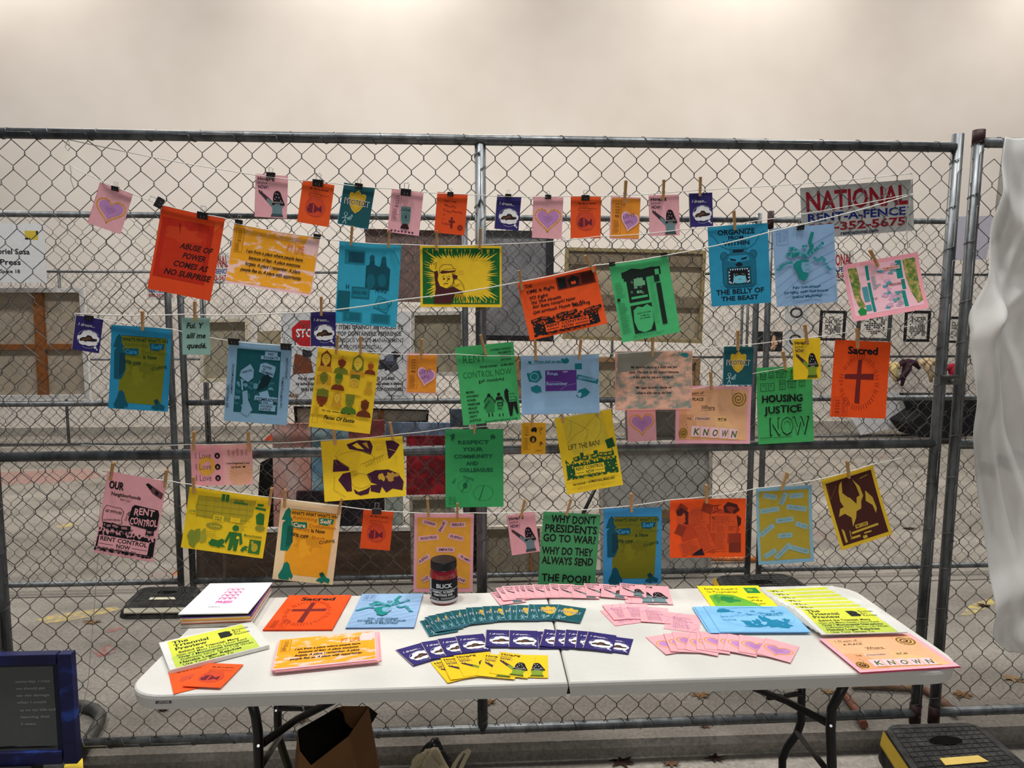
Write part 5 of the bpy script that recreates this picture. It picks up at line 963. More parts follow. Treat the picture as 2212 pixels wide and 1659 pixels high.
# ---------------------------------------------------------------- folding table
PLAST = mat((222, 220, 212), .45, 0, .4, .02, 80, .05)
TBL = [hp(x, y, TZ) for x, y in ((258, 1505), (2097, 1447), (1831, 1263), (469, 1293))]
def tb(u, v, z=TZ):
    a = TBL[0].lerp(TBL[1], u); b = TBL[3].lerp(TBL[2], u); q = a.lerp(b, v); q.z = z; return q
table = empty('folding_table', tb(.5, .5, -STEP), 'long off-white plastic folding table covered with zines in front of the fence', 'table')
us = 0.5095
def half(u0, u1, left):
    W = (TBL[1]-TBL[0]).length; D = .78; r = .11; pts = []
    def arc(cu, cv, a0, a1):
        for k in range(9):
            a = math.radians(a0+(a1-a0)*k/8); pts.append((cu+r/W*math.cos(a), cv+r/D*math.sin(a)))
    if left: pts += [(u1, 0), (u1, 1)]; arc(r/W, 1-r/D, 90, 180); arc(r/W, r/D, 180, 270)
    else: pts += [(u0, 1), (u0, 0)]; arc(1-r/W, r/D, -90, 0); arc(1-r/W, 1-r/D, 0, 90)
    c = [tb(u, v) for u, v in pts]; ctr = tb((u0+u1)/2, .5)
    mb = MB(); lv = []
    for dz, ins in ((-.042, .006), (-.012, 0), (-.004, .0015), (0, .006)):
        lv.append([p+(ctr-p).normalized()*ins+Vector((0, 0, dz)) for p in c])
    n = len(c); vs = sum(lv, [])
    fs = [(a*n+i, (a*n+(i+1) % n), (a+1)*n+(i+1) % n, (a+1)*n+i) for a in range(3) for i in range(n)]
    fs = [tuple(reversed(f)) for f in fs] if left else [tuple(reversed(f)) for f in fs]
    mb.add(vs, fs+[tuple(3*n+i for i in range(n)), tuple(reversed(range(n)))], PLAST); o = mb.build('tabletop_half', table)
    bm_fix(o); return o
def bm_fix(o):
    import bmesh
    bm = bmesh.new(); bm.from_mesh(o.data); bmesh.ops.recalc_face_normals(bm, faces=bm.faces); bm.to_mesh(o.data); bm.free()
half(0, us-.0006, True); half(us+.0006, 1, False)
MB().prism([tb(us-.006, .02, TZ-.041), tb(us+.006, .02, TZ-.041), tb(us+.006, .98, TZ-.041), tb(us-.006, .98, TZ-.041)], (0, 0, .020), mat((22, 22, 24), .5)).build('dark_seam_strip', table)  # black strip added under the seam so the gap between the halves stays dark
td = (TBL[1]-TBL[0]).normalized(); tn = Vector((td.y, -td.x, 0)).normalized(); tback = -tn
BLK = mat((16, 16, 18), .4, 0, .5, 0)
TF = VP(TBL[0].x, TBL[0].y, math.atan2(td.y, td.x))
def leg(pts, off, r=.016): MB().tube([TF.at(x, y, off) for x, y in pts], r, BLK, 10).build('leg', table, smooth=True)
def down(pl_pts, off):
    q = TF.at(*pl_pts[-1], off); return q
def legto(pts, off, r=.0145):
    P = [TF.at(x, y, off) for x, y in pts]; q = P[-1].copy(); q.z = -STEP; P.append(q); MB().tube(P, r, BLK, 10).build('leg', table)
legto([(542, 1510), (552, 1545), (557, 1580), (559, 1659)], -.10)
legto([(600, 1505), (600, 1560), (602, 1592), (612, 1625), (624, 1659)], -.60)
legto([(1828, 1470), (1812, 1502), (1797, 1530), (1794, 1575), (1797, 1659)], -.10)
legto([(1732, 1470), (1731, 1520), (1730, 1560), (1722, 1585), (1700, 1615), (1690, 1640), (1690, 1665)], -.60)
def bar(pts, off, r=.010): MB().tube([TF.at(x, y, o) for (x, y), o in zip(pts, off)], r, BLK, 8).build('brace', table)
bar([(725, 1512), (640, 1555), (567, 1606)], (-.45, -.35, -.12), .012); bar([(604, 1530), (690, 1530)], (-.58, -.5)); bar([(560, 1660), (606, 1590)], (-.11, -.58))
bar([(1628, 1486), (1700, 1515), (1790, 1563)], (-.45, -.35, -.12), .012); bar([(1660, 1507), (1730, 1498)], (-.5, -.58)); bar([(1722, 1583), (1790, 1668)], (-.58, -.11))
LG = [q for q in COL.objects if q.parent == table and q.name.startswith('leg')]
for x, y, o in ((558, 1611, -.084), (1795, 1568, -.084), (1731, 1499, -.584), (596, 1535, -.584)):
    MB().tube([TF.at(x, y, o), TF.at(x, y, o+.004)], .0042, CHROME, 8).build('rivet', LG[0 if x == 558 else 1 if x == 596 else 2 if x == 1795 else 3], origin=table.location)
for (a, b) in (((652, 1522), (662, 1546)), ((1694, 1492), (1686, 1514))): MB().tube([TF.at(*a, -.4), TF.at(*b, -.4)], .0025, CHROME, 6).build('locking_ring', table)
# maker's plate on the apron
p = Pg(.045, .011, (205, 203, 198), 1); p.rect(3, 8, 97, 92, K); p.box(6, 16, 94, 84, (200, 200, 195), 1.6); p.text('LIFETIME', 14, 70, 40, (215, 215, 210), w=72, bold=1)
o = bpy.data.objects.new('maker_plate', p.mesh('maker_plate', .0006)); COL.objects.link(o); q = TF.at(353, 1512.5, .001)
o.parent = table; o.matrix_local = Mx(q-table.location, td, Vector((0, 0, 1)), TF.n)
# ---------------------------------------------------------------- printed matter lying on the table
def lay(name, label, cat, group, me_or_fn, quad, z, W=None, H=None, thick=.0012, key=None, curl=0, edge=None, tilt=0):
    """quad: tl, tr, br, bl in the photo, on the plane at height z"""
    tl, tr, br, bl = [hp(x, y, z) for x, y in quad]
    X = ((tr-tl)+(br-bl))/2; w_ = X.length; X.normalize(); D = ((bl-tl)+(br-tr))/2; Y = -D; Y = Y-X*Y.dot(X); h_ = Y.length; Y.normalize(); Z = X.cross(Y)
    c = (tl+tr+br+bl)/4+Y*h_/2
    if key:
        if key not in MESH: MESH[key] = (me_or_fn(w_, h_).mesh(name, thick, curl, edge=edge), w_, h_)
        me, w0, h0 = MESH[key]; X_ = X*(w_/w0); Y_ = Y*(h_/h0)
    else: me = me_or_fn(w_, h_).mesh(name, thick, curl, edge=edge); X_, Y_ = X, Y
    if tilt: R_ = Matrix.Rotation(tilt, 3, Y); X_ = R_ @ X_; Z = R_ @ Z
    o = bpy.data.objects.new(name, me); COL.objects.link(o); o.matrix_world = Mx(c, X_, Y_, Z); return tag(o, label, cat, group)
z8 = lambda reg, pts: [(reg[0]+x/reg[2], reg[1]+y/reg[2]) for x, y in pts]
A1 = (320, 1230, 3.95); A2 = (840, 1180, 3.95); A3 = (1200, 1220, 3.95); A6 = (1652, 1239, 3.95); A4 = (1500, 1230, 3.687)
ORD = ['first', 'second', 'third', 'fourth', 'fifth', 'sixth', 'seventh', 'eighth', 'ninth', 'tenth', 'eleventh', 'twelfth', 'thirteenth', 'fourteenth', 'fifteenth', 'sixteenth', 'seventeenth']
def fan(reg, tls, bls, w, h, fn, key, name, cat, labelfmt, group, under=(), th=.0009, top=None, edge=None, z0=TZ+.0010):
    """cards fanned left to right, each resting on the one before; w, h in metres"""
    n = len(tls); P = []
    for a, b in zip(tls, bls):
        A_, B_ = hp(reg[0]+a[0]/reg[2], reg[1]+a[1]/reg[2], TZ+.004), hp(reg[0]+b[0]/reg[2], reg[1]+b[1]/reg[2], TZ+.004); P.append((A_, B_))
    if key not in MESH: MESH[key] = (fn(w, h).mesh(name, th, 0, edge=edge), w, h)
    me, w0, h0 = MESH[key]
    for i, (A_, B_) in enumerate(P):
        D = (B_-A_); D.z = 0; hh = D.length; Y = -D.normalized(); X = Vector((Y.y, -Y.x, 0)); 
        d = 1 if i == 0 else max(.010, ((A_+B_)/2-(P[i-1][0]+P[i-1][1])/2).length)
        dd = max(.012, sum(((P[k][0]+P[k][1])/2-(P[k-1][0]+P[k-1][1])/2).length for k in range(1, n))/(n-1))
        sl = (th+.0003)/dd if i else .0; sl = min(sl, .12)
        Xt = (X-Vector((0, 0, sl))).normalized(); Z = Xt.cross(Y).normalized()
        zl = z0+th+(sl*w if i else 0)+.0004*i/n+(.0006 if i else 0)
        Mid = A_+Xt*w/2; c = Vector((Mid.x, Mid.y, zl-sl*w/2))
        o = bpy.data.objects.new(name, me); COL.objects.link(o); o.matrix_world = Mx(c, Xt*(w/w0), Y*(h/h0), Z)
        who = labelfmt % ((ORD[i]+' from the left') if i < n-1 else 'rightmost, top card')
        tag(o, who, cat, group)
    for k, (q, lab) in enumerate(under):
        lay(name, lab, cat, group, fn, z8(reg, q), z0+th-.0006-.0002*k, key=key)
# pink housing cards
t1 = [(862, 390), (910, 360), (962, 345), (1057, 340), (1100, 338), (1150, 335), (1222, 330), (1320, 332), (1365, 322), (1440, 330), (1545, 335), (1662, 320), (1815, 328), (1970, 317)]
b1 = [(945, 495), (985, 492), (1030, 490), (1090, 487), (1130, 482), (1180, 478), (1250, 470), (1340, 466), (1385, 462), (1455, 466), (1570, 466), (1690, 452), (1805, 458), (1966, 452)]
fan(A2, t1, b1, .098, .128, hz, 'hz', 'postcard', 'card', 'pink housing card, %s of the back fan on the table', 'pink housing cards fanned on the table',
    [([(2040, 325), (2380, 345), (2430, 500), (2080, 490)], 'pink housing card sticking out furthest right under the back fan'), ([(1990, 322), (2260, 345), (2300, 495), (2030, 495)], 'pink housing card second from the right, just under the top of the back fan')], edge=(248, 140, 150))
# teal shield cards
t2 = [(262, 632), (302, 612), (332, 600), (397, 585), (465, 570), (520, 558), (595, 547), (655, 530), (705, 527), (797, 518), (868, 515), (962, 510), (1033, 510), (1087, 505), (1195, 500), (1232, 503), (1450, 503)]
b2 = [(350, 778), (410, 764), (450, 752), (520, 735), (580, 720), (620, 708), (660, 698), (685, 682), (745, 675), (830, 672), (890, 665), (995, 660), (1040, 655), (1087, 658), (1178, 640), (1283, 655), (1385, 635)]
fan(A2, t2, b2, .098, .128, protect, 'pro', 'postcard', 'card', 'dark teal shield card, %s of the fan on the table', 'teal shield cards fanned on the table', edge=(140, 190, 210))
t3 = [(55, 880), (270, 820), (410, 793), (565, 767), (830, 713), (1028, 717)]; b3 = [(195, 1010), (350, 965), (487, 950), (615, 910), (818, 860), (1022, 862)]
fan(A2, t3, b3, .092, .125, dream, 'dream', 'postcard', 'card', 'navy dream card, %s of the left-hand navy fan', 'navy dream cards fanned on the table', edge=(220, 190, 140))
t4 = [(1262, 722), (1325, 712), (1425, 715), (1508, 715), (1608, 728), (1700, 732)]; b4 = [(1275, 850), (1283, 865), (1403, 862), (1490, 868), (1590, 870), (1655, 873)]
fan(A2, t4, b4, .092, .125, dream, 'dream', 'postcard', 'card', 'navy dream card, %s of the right-hand navy fan', 'navy dream cards fanned on the table',
    [([(1852, 760), (2085, 793), (2045, 927), (1795, 893)], 'navy I dream card sticking out at the right end of the navy fan')], edge=(220, 190, 140))
t5 = [(355, 985), (440, 960), (552, 937), (815, 920), (950, 905)]; b5 = [(515, 1185), (528, 1160), (645, 1148), (742, 1110), (850, 1108)]
fan(A2, t5, b5, .112, .138, hy, 'hy', 'postcard', 'card', 'yellow housing card, %s of the fan on the table', 'yellow housing cards fanned on the table',
    [([(1080, 925), (1375, 930), (1340, 1130), (1020, 1122)], 'yellow housing card sticking out at the right end of the yellow fan')])
t6 = [(378, 385), (395, 345), (545, 333), (712, 355)]; b6 = [(525, 532), (545, 530), (615, 515), (733, 533)]
fan(A3, t6, b6, .100, .128, scribble, 'scr', 'postcard', 'card', 'pink card of violet handwriting, %s of its fan', 'pink handwritten cards fanned on the table',
    [([(960, 400), (1250, 438), (1213, 580), (915, 545)], 'pink card of violet handwriting sticking out at the right under its fan')], edge=(236, 90, 96))
t7 = [(768, 612), (920, 590), (990, 573), (1150, 585), (1200, 580), (1225, 573), (1393, 583), (1470, 590), (1567, 600), (1797, 628)]
b7 = [(960, 783), (985, 758), (1043, 745), (1095, 738), (1200, 770), (1278, 743), (1378, 740), (1420, 745), (1560, 775), (1700, 778)]
fan(A3, t7, b7, .100, .128, heartcard, 'heart', 'postcard', 'card', 'pink heart card, %s of the fan on the table', 'pink heart cards fanned on the table', edge=(248, 130, 140))
# orange cards at the left
def leafcard(W, H):
    p = Pg(W, H, ORG, 13); p.text('My earth is sacred', 20, 16, 4, (70, 20, 20), w=64, bold=1, it=.2); p.poly([(20, 50), (30, 38), (56, 36), (84, 40), (60, 56), (52, 66), (46, 52), (26, 58)], (214, 80, 50)); p.line([(84, 40), (46, 52), (52, 68)], (140, 50, 50), 2); return p
lay('postcard', 'orange card with a shell drawing, partly under the fish card and newspaper', 'card', 'orange cards on the table', leafcard, [(363.5, 1451.5), (447, 1431.8), (460, 1478), (375, 1499)], TZ+.0025, key='leaf')
lay('postcard', 'orange fish card lying at the left front of the table', 'card', 'orange cards on the table', fish, [(449, 1432), (525, 1435), (478, 1488), (392.7, 1484)], TZ+.0045, key='fish')
# stack of broadsheets with the press mark on top
def presssheet(W, H):
    p = Pg(W, H, (246, 246, 248), 50); p.press(38, 18, 26, 50, (246, 110, 190)); p.tiny(34, 78, 26, 4, 1, (190, 195, 200), 2); return p
PT = [(446.6, 1261.6), (582, 1257), (542.8, 1327.5), (392.7, 1327.5)]
def blank(c):
    def f(W, H): return Pg(W, H, c, 1)
    return f
bnd = [(110, 100, 90), (226, 220, 208), (200, 196, 186), (230, 226, 220), (150, 130, 110), (236, 130, 90), (240, 180, 150), (240, 236, 230), (246, 150, 70), (248, 196, 90), (250, 214, 120), (240, 240, 240), (120, 80, 150), (30, 28, 50)]
nz = len(bnd); topz = TZ+.046
lab = ['lowest grey booklet of the tall stack', 'off-white booklet near the bottom of the tall stack', 'pale grey booklet low in the tall stack', 'light booklet low in the tall stack', 'brown booklet in the lower half of the tall stack', 'salmon booklet in the middle of the tall stack', 'peach booklet in the middle of the tall stack', 'white booklet above the peach one in the tall stack', 'orange booklet in the upper half of the tall stack', 'amber booklet above the orange one in the tall stack', 'yellow booklet near the top of the tall stack', 'white booklet near the top of the tall stack', 'violet booklet third from the top of the tall stack', 'dark navy booklet just under the white top booklet']
for i, c in enumerate(bnd):
    R = random.Random(i+3); z = TZ+.0032+(topz-TZ-.006)*(i/nz); jx, jy = R.uniform(-3, 5), R.uniform(-1.5, 1.5); k = (topz-z)
    dx = 8*(1-i/nz)*0
    # the same footprint as the top sheet, shifted a little
    tl, tr, br, bl = [hp(x, y, topz) for x, y in PT]; sh = Vector((jx*.0011, jy*.0011, 0)); Q = [Vector((q.x, q.y, z))+sh for q in (tl, tr, br, bl)]
    X = (Q[1]-Q[0]).normalized(); Y = (Q[0]-Q[3]); Y = (Y-X*Y.dot(X)); hgt = Y.length; Y.normalize(); cc = sum(Q, Vector())/4
    me = Pg((Q[1]-Q[0]).length, hgt, c, 1).mesh('booklet', .0030)
    o = bpy.data.objects.new('booklet', me); COL.objects.link(o); o.matrix_world = Mx(cc+Y*hgt/2, X, Y, X.cross(Y)); tag(o, lab[i]+' at left', 'booklet', 'booklets in the tall stack at the left of the table')
lay('booklet', 'white booklet with pink arches mark reading PRESS, top of the tall stack', 'booklet', 'booklets in the tall stack at the left of the table', presssheet, PT, topz, thick=.003, curl=.004)
# magazines
lay('magazine', 'orange magazine with a dark cross reading Sacred lying on the table', 'magazine', 'magazines on the table', pr_sacred, [(621, 1285), (756, 1286), (720.8, 1358.6), (572, 1361)], TZ+.0065, thick=.005, edge=(200, 60, 20))
lay('magazine', 'light blue magazine with a teal flowering head lying on the table', 'magazine', 'magazines on the table', lambda W, H: pr_drogas(W, H), [(784.6, 1282.4), (916, 1282.5), (892.4, 1354), (744, 1356.6)], TZ+.0065, thick=.005, edge=(90, 110, 160))
Q = [(600, 1383), (808.6, 1362), (815.4, 1425.4), (591, 1446.5)]
for i in range(4):
    s = [(10, 2), (4, 5), (-2, 2), (6, 3)][i]
    lay('booklet', ['lowest', 'second lowest', 'middle', 'second from the top'][i]+' pink-edged booklet of the orange I am from a place stack', 'booklet', 'orange booklets in the low stack', blank((250, 176, 180)), [(x+s[0], y+s[1]) for x, y in Q], TZ+.0035+.0036*i, thick=.0025)
lay('booklet', 'orange I am from a place booklet on top of its low stack on the table', 'booklet', 'orange booklets in the low stack', pr_iam, Q, TZ+.0035+.0036*4, thick=.0025, edge=(250, 176, 180))
def triennial(W, H):
    p = Pg(W, H, (222, 222, 216), 51); p.poly([(8, 4), (88, 4), (90, 98), (6, 98)], (218, 224, 74)); g = (30, 34, 30)
    p.poly([(6, 60), (90, 60), (90, 98), (6, 98)], (196, 214, 84))
    for t, y, w in (('The', 18, 16), ('Triennial', 30, 36), ('Preview', 42, 32)): p.text(t, 12, y, 9.5, g, w=w, bold=1)
    p.poly([(59, 16), (68, 16), (72, 20), (71, 26), (73, 32), (70, 38), (59, 38)], g)
    for t, y, w in (('Boston', 22, 18), ('Art', 30, 8), ('Review', 38, 17)): p.text(t, 74, y, 7, g, w=w, bold=0)
    for i, (t, x, w) in enumerate((('Behind the Triennial: Many', 14, 62), ('Sites and Many Hands / Now Read', 11, 72), ('Over / Monumental Disruptions', 12, 72), ('Definitely NOT Sorry / Us When', 13, 74), ('Hanska Luger Reaches', 11, 62), ('Use Your Senses To', 13, 50))): p.text(t, x, 54+i*8.6, 6.4, g, w=w, bold=1 if i % 2 == 0 else 0)
    return p
lay('newspaper', 'folded lime green newspaper lying across the left edge of the table', 'newspaper', 'lime green newspapers', triennial, [(344.6, 1390.8), (544, 1339), (582.5, 1396), (365, 1445)], TZ+.014, thick=.011, edge=(226, 224, 216), curl=0)
a = [(1652, 1274.4), (1804, 1263), (1880, 1325), (1697, 1331)]; b = [(1720.4, 1315), (1896, 1308.6), (1948, 1367), (1767, 1369.4)]
for i in range(7):
    t = i/6; q = [(x0+(x1-x0)*t, y0+(y1-y0)*t) for (x0, y0), (x1, y1) in zip(a, b)]
    lay('newspaper', 'lime green newspaper, '+['rearmost and lowest', 'second from the back', 'third from the back', 'fourth from the back', 'fifth from the back', 'just behind the front one', 'front and topmost'][i]+' of the stepped row at right', 'newspaper', 'lime green newspapers', triennial, q, TZ+.004+.0032*i, thick=.003, key='tri', edge=(226, 224, 216))
def propiet(W, H):
    p = Pg(W, H, (252, 236, 36), 52); g = (40, 140, 70); p.text('Esta se puede a', 8, 14, 5.5, K, w=54, jit=.4); p.text('lo Propietario!', 10, 24, 5.5, K, w=48, jit=.4); p.rect(72, 8, 93, 26, g); p.blob(80, 16, 5, 5, (130, 180, 60), 9, .4)
    p.poly([(8, 34), (22, 28), (46, 32), (66, 52), (78, 70), (70, 90), (20, 96), (6, 70)], (110, 180, 56)); p.blob(34, 48, 14, 10, g, 14, .4); p.poly([(20, 30), (24, 44), (14, 60), (12, 40)], (80, 160, 60))
    for i, t in enumerate(('Llama,', 'vida', 'Urbana!', 'Llama hoy')): p.text(t, 66+i, 42+i*10, 4.6, K, w=18, jit=.5)
    return p
lay('magazine', 'bright yellow magazine with a green drawing at the back of the table', 'magazine', 'magazines on the table', propiet, [(1506, 1264.7), (1639, 1265.6), (1700, 1332), (1553, 1335)], TZ+.004, thick=.003)
def bluesheet(W, H):
    p = Pg(W, H, (136, 196, 238), 53); t = (24, 132, 172); l = (90, 170, 216); p.arc(54, 45, 42, 40, l, .5); p.line([(16, 8), (82, 6)], t, .9); p.poly([(12, 20), (16, 12), (22, 10), (28, 16), (30, 24), (20, 26), (12, 26)], t)
    p.text('DISPLACEMENT', 26, 44, 8, l, w=34, rot=-8); p.text('COMMUNITY', 60, 40, 12, t, w=26, bold=1); p.text('GROW TO', 12, 46, 5, t, w=14); p.text('TOGETHER', 12, 58, 5, t, w=16)
    for i, (x, y, rx, ry) in enumerate(((38, 66, 7, 12), (50, 64, 6, 10), (60, 52, 5, 12), (66, 62, 9, 14), (76, 66, 6, 10), (84, 58, 4, 8), (70, 78, 12, 8), (46, 78, 10, 6))): p.blob(x, y, rx, ry, t, 13, .5, i)
    for i in range(8): p.blob(30+i*8, 22+(i % 3)*6, 3, 3, (70, 158, 205), 8, .5, i)
    return p
BQ = [(1511.4, 1310), (1698.7, 1308.6), (1752, 1366.3), (1533.7, 1365.6)]
for i in range(3): lay('flyer', ['lowest light blue flyer sticking out left of the blue pile', 'middle light blue flyer of the blue pile', 'light blue flyer with a teal scene on top of the blue pile'][i], 'flyer', 'light blue flyers on the table', bluesheet if i == 2 else blank((136, 196, 238)), [(x+(-10+i*5 if i < 2 else 0), y+(1 if i < 2 else 0)) for x, y in BQ] if i < 2 else [(1521, 1310), (1699, 1308.6), (1752, 1366.3), (1553, 1364)], TZ+.0065+.0022*i, thick=.0014, edge=(96, 150, 210))
KQ = [(1771, 1380.8), (1972, 1365.6), (2067, 1441.5), (1854.5, 1450.4)]
for i in range(4): lay('poster', ['lowest pink sheet of the pile at the right front corner', 'second pink sheet of the pile at the right front corner', 'third pink sheet of the pile at the right front corner', 'pink KNOWN print on top of the pile at the right front corner'][i], 'poster', 'pink prints piled at the right corner of the table', pr_known if i == 3 else blank((250, 178, 190)), [(x+(4-i*1.3), y+(3-i)*.9) for x, y in KQ] if i < 3 else KQ, TZ+.003+.002*i, thick=.0014, edge=(230, 90, 120))
# ---------------------------------------------------------------- ink jar
jc = hp(959, 1297, TZ); js = 58/F*(jc-C0).dot(FW)/2/.0430; r = .0430*js
jar = empty('ink_jar', jc, 'jar of dark red printing ink with a black lid on the table', 'jar')
INK = mat((134, 12, 36), .12, 0, .5, .05, 20, coat=.6)
hgt = .138*js
MB().lathe(jc, [(r*.90, 0), (r*.98, .004), (r, .012), (r, hgt*.70), (r*.97, hgt*.75), (r*.93, hgt*.78), (r*.93, hgt*.82)], INK, 40).build('jar_body', jar, smooth=True)
MB().lathe(jc+Vector((0, 0, hgt*.80)), [(r*.94, 0), (r*.97, .002), (r*.97, hgt*.16), (r*.93, hgt*.19), (r*.86, hgt*.195)], mat((12, 12, 13), .4, 0, .4, 0), 48).build('lid', jar)
p = Pg(.150*js, .075*js, (24, 24, 28), 60); W8 = (232, 232, 232)
[p.rect(i*2.5, 0, i*2.5+2.6, 100, (214, 210, 216) if i < 9 else (24, 24, 28)) for i in range(40)]; R = random.Random(2)
for i in range(18): p.blob(R.uniform(2, 20), R.uniform(6, 94), 2, 5, (84, 50, 100) if i % 2 else (60, 60, 66), 8, .5, i)
p.text('BLICK', 38, 34, 17, W8, w=34, bold=1); [p.rect(22+i*3.9, 42, 26+i*3.9, 44, W8) for i in range(20)]; p.text('FABRIC SCREEN', 28, 56, 9, W8, w=50, bold=1); p.text('PRINTING INK', 32, 69, 9, W8, w=42, bold=1); [p.rect(48+i*4, 74, 52+i*4, 84, (120, 120, 124)) for i in range(8)]; [p.rect(22+i*3.9, 88, 26+i*3.9, 100, (200, 196, 198)) for i in range(20)]; p.text('32 fl oz', 26, 84, 8, W8, w=18)
me = p.mesh('label', .0002)
ang = 1.55
for v in me.vertices:
    a = v.co.x/(r*1.004)-.06; h_ = v.co.y; rr = r*1.006+v.co.z*.5
    v.co = Vector((rr*math.sin(a), -rr*math.cos(a), h_+.60*hgt))
o = bpy.data.objects.new('label', me); COL.objects.link(o); o.parent = [q for q in COL.objects if q.name == 'jar_body'][0]
# ---------------------------------------------------------------- under the table
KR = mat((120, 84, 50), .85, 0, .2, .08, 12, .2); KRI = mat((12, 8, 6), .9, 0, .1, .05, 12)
def bagp(pts, off): return [TF.at(x, y, o) for (x, y), o in zip(pts, off)]
bag = empty('paper_bag', TF.at(720, 1640, -.3), 'open brown paper bag lying on its side under the table', 'bag')
mouth = bagp([(643, 1577), (728, 1529), (742, 1526), (796, 1526), (753, 1590), (672, 1653), (648, 1622)], [-.06, -.30, -.33, -.36, -.12, 0, .0])
tail = [Vector(q)+Vector((.16, .30, -.30)) for q in mouth]
for q in tail: q.z = max(q.z, -STEP+.01)
# outer body: mouth rim down to the ground
rim = mouth; base = bagp([(605, 1700), (650, 1640), (790, 1600), (838, 1700), (760, 1790), (690, 1800), (620, 1780)], [-.10, -.40, -.5, -.42, -.14, -.02, -.02])
for q in base: q.z = -STEP+.012 if q.z < .25 else q.z
base = [Vector((q.x, q.y, -STEP+.004)) for q in [TF.at(592, 1790, -.04), TF.at(640, 1760, -.36), TF.at(720, 1750, -.40), TF.at(852, 1765, -.40), TF.at(850, 1790, -.2), TF.at(760, 1800, -.03), TF.at(640, 1800, -.02)]]
mb = MB(); n = 7
mb.add(rim+base, [(i, n+i, n+(i+1) % n, (i+1) % n) for i in range(n)]+[tuple(n+i for i in range(n))], KR); mb.build('bag_shell', bag)
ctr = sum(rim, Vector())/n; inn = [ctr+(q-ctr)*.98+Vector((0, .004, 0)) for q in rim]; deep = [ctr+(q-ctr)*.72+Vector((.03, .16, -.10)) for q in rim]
mb = MB(); mb.add(inn+deep, [(i, (i+1) % n, n+(i+1) % n, n+i) for i in range(n)]+[tuple(n+i for i in reversed(range(n)))], KRI); mb.build('shaded_bag_inside', bag)  # inner walls coloured near black to stand for the shade inside the bag
# newspaper pile behind the left legs
c0 = TF.at(500, 1652, -.35)
def plain(W, H): p = triennial(W, H); return p
for i in range(2):
    me = triennial(.36, .26).mesh('newspaper', .012); o = bpy.data.objects.new('newspaper', me); COL.objects.link(o)
    Xn = Vector((.985, .05, .0)).normalized(); c = TF.at(560, 1640, -.45); o.matrix_world = Mx(Vector((c.x, c.y, -.02+.03*i-.0)), Xn, Vector((-.05, .97, .0)).normalized(), Vector((0, 0, 1)))
    tag(o, ['lime green newspaper at the bottom of the pile under the left table legs', 'lime green newspaper on top of the pile under the left table legs'][i], 'newspaper', 'newspapers under the table')
crate = empty('cardboard_box', (TF.at(560, 1640, -.45).x, TF.at(560, 1640, -.45).y+.02, -STEP), 'low white box holding newspapers under the left table legs', 'box')
cb = MB(); cx0 = crate.location.x-.19; cy0 = crate.location.y-.31
cb.box((cx0, cy0, -STEP), (.38, 0, 0), (0, .29, 0), (0, 0, .041), mat((226, 222, 210), .7)); cb.build('box_body', crate)
# black bin liner and canvas tote
def crumple(name, c, sx, sy, sz, m, label, cat, seed, parts=None):
    R = random.Random(seed); n, k = 26, 14; vs = []; fs = []
    for j in range(k+1):
        ph = math.pi*.5*j/k
        for i in range(n):
            a = 2*math.pi*i/n; rr = math.cos(ph)**.6*(1+.10*math.sin(3*a+seed)+R.uniform(-.03, .03)); zz = math.sin(ph)*(1+R.uniform(-.03, .03)+.10*math.sin(2*a+j*.4))
            vs.append(Vector(c)+Vector((sx*rr*math.cos(a), sy*rr*math.sin(a), max(0, sz*zz))))
    for j in range(k):
        for i in range(n): fs.append((j*n+i, j*n+(i+1) % n, (j+1)*n+(i+1) % n, (j+1)*n+i))
    mb = MB(); mb.add(vs, fs+[tuple(reversed(range(n)))], m); root = empty(name, c, label, cat); mb.build('body', root, smooth=True); return root
def lump_at(x, y, off, sx, sy, name, m, label, seed):
    t = TF.at(x, y, off); crumple(name, (t.x, t.y, -STEP+.001), sx, sy, t.z+STEP, m, label, 'bag', seed); return [o for o in COL.objects if o.name.startswith(name) and not o.parent][-1], t
lump_at(938, 1612, -.62, .085, .06, 'plastic_bag', mat((14, 14, 16), .22, 0, .6, 0), 'crumpled black plastic bag behind the canvas tote under the table', 4)
tote, tt = lump_at(932, 1642, -.44, .135, .085, 'tote_bag', mat((170, 158, 132), .9, 0, .2, .08, 60, .3), 'cream canvas tote bag with two handles slumped under the table', 9)
for pts in ([(893, 1668), (896, 1640), (905, 1629), (914, 1631), (920, 1646), (926, 1668)], [(975, 1668), (984, 1648), (996, 1630), (1006, 1620), (1012, 1626), (1000, 1650), (992, 1668)]):
    P = [TF.at(x, y, -.43) for x, y in pts]; mb = MB(); wv = Vector((.010, .002, .004))
    for u, v in zip(P, P[1:]):
        vs = [u-wv, u+wv, v+wv, v-wv]; k_ = Vector((0, .002, 0)); mb.add(vs+[q+k_ for q in vs], [(0, 1, 2, 3), (7, 6, 5, 4), (0, 3, 7, 4), (1, 5, 6, 2)], mat((190, 178, 148), .9, 0, .2, .05, 60))
    mb.build('handle', tote)
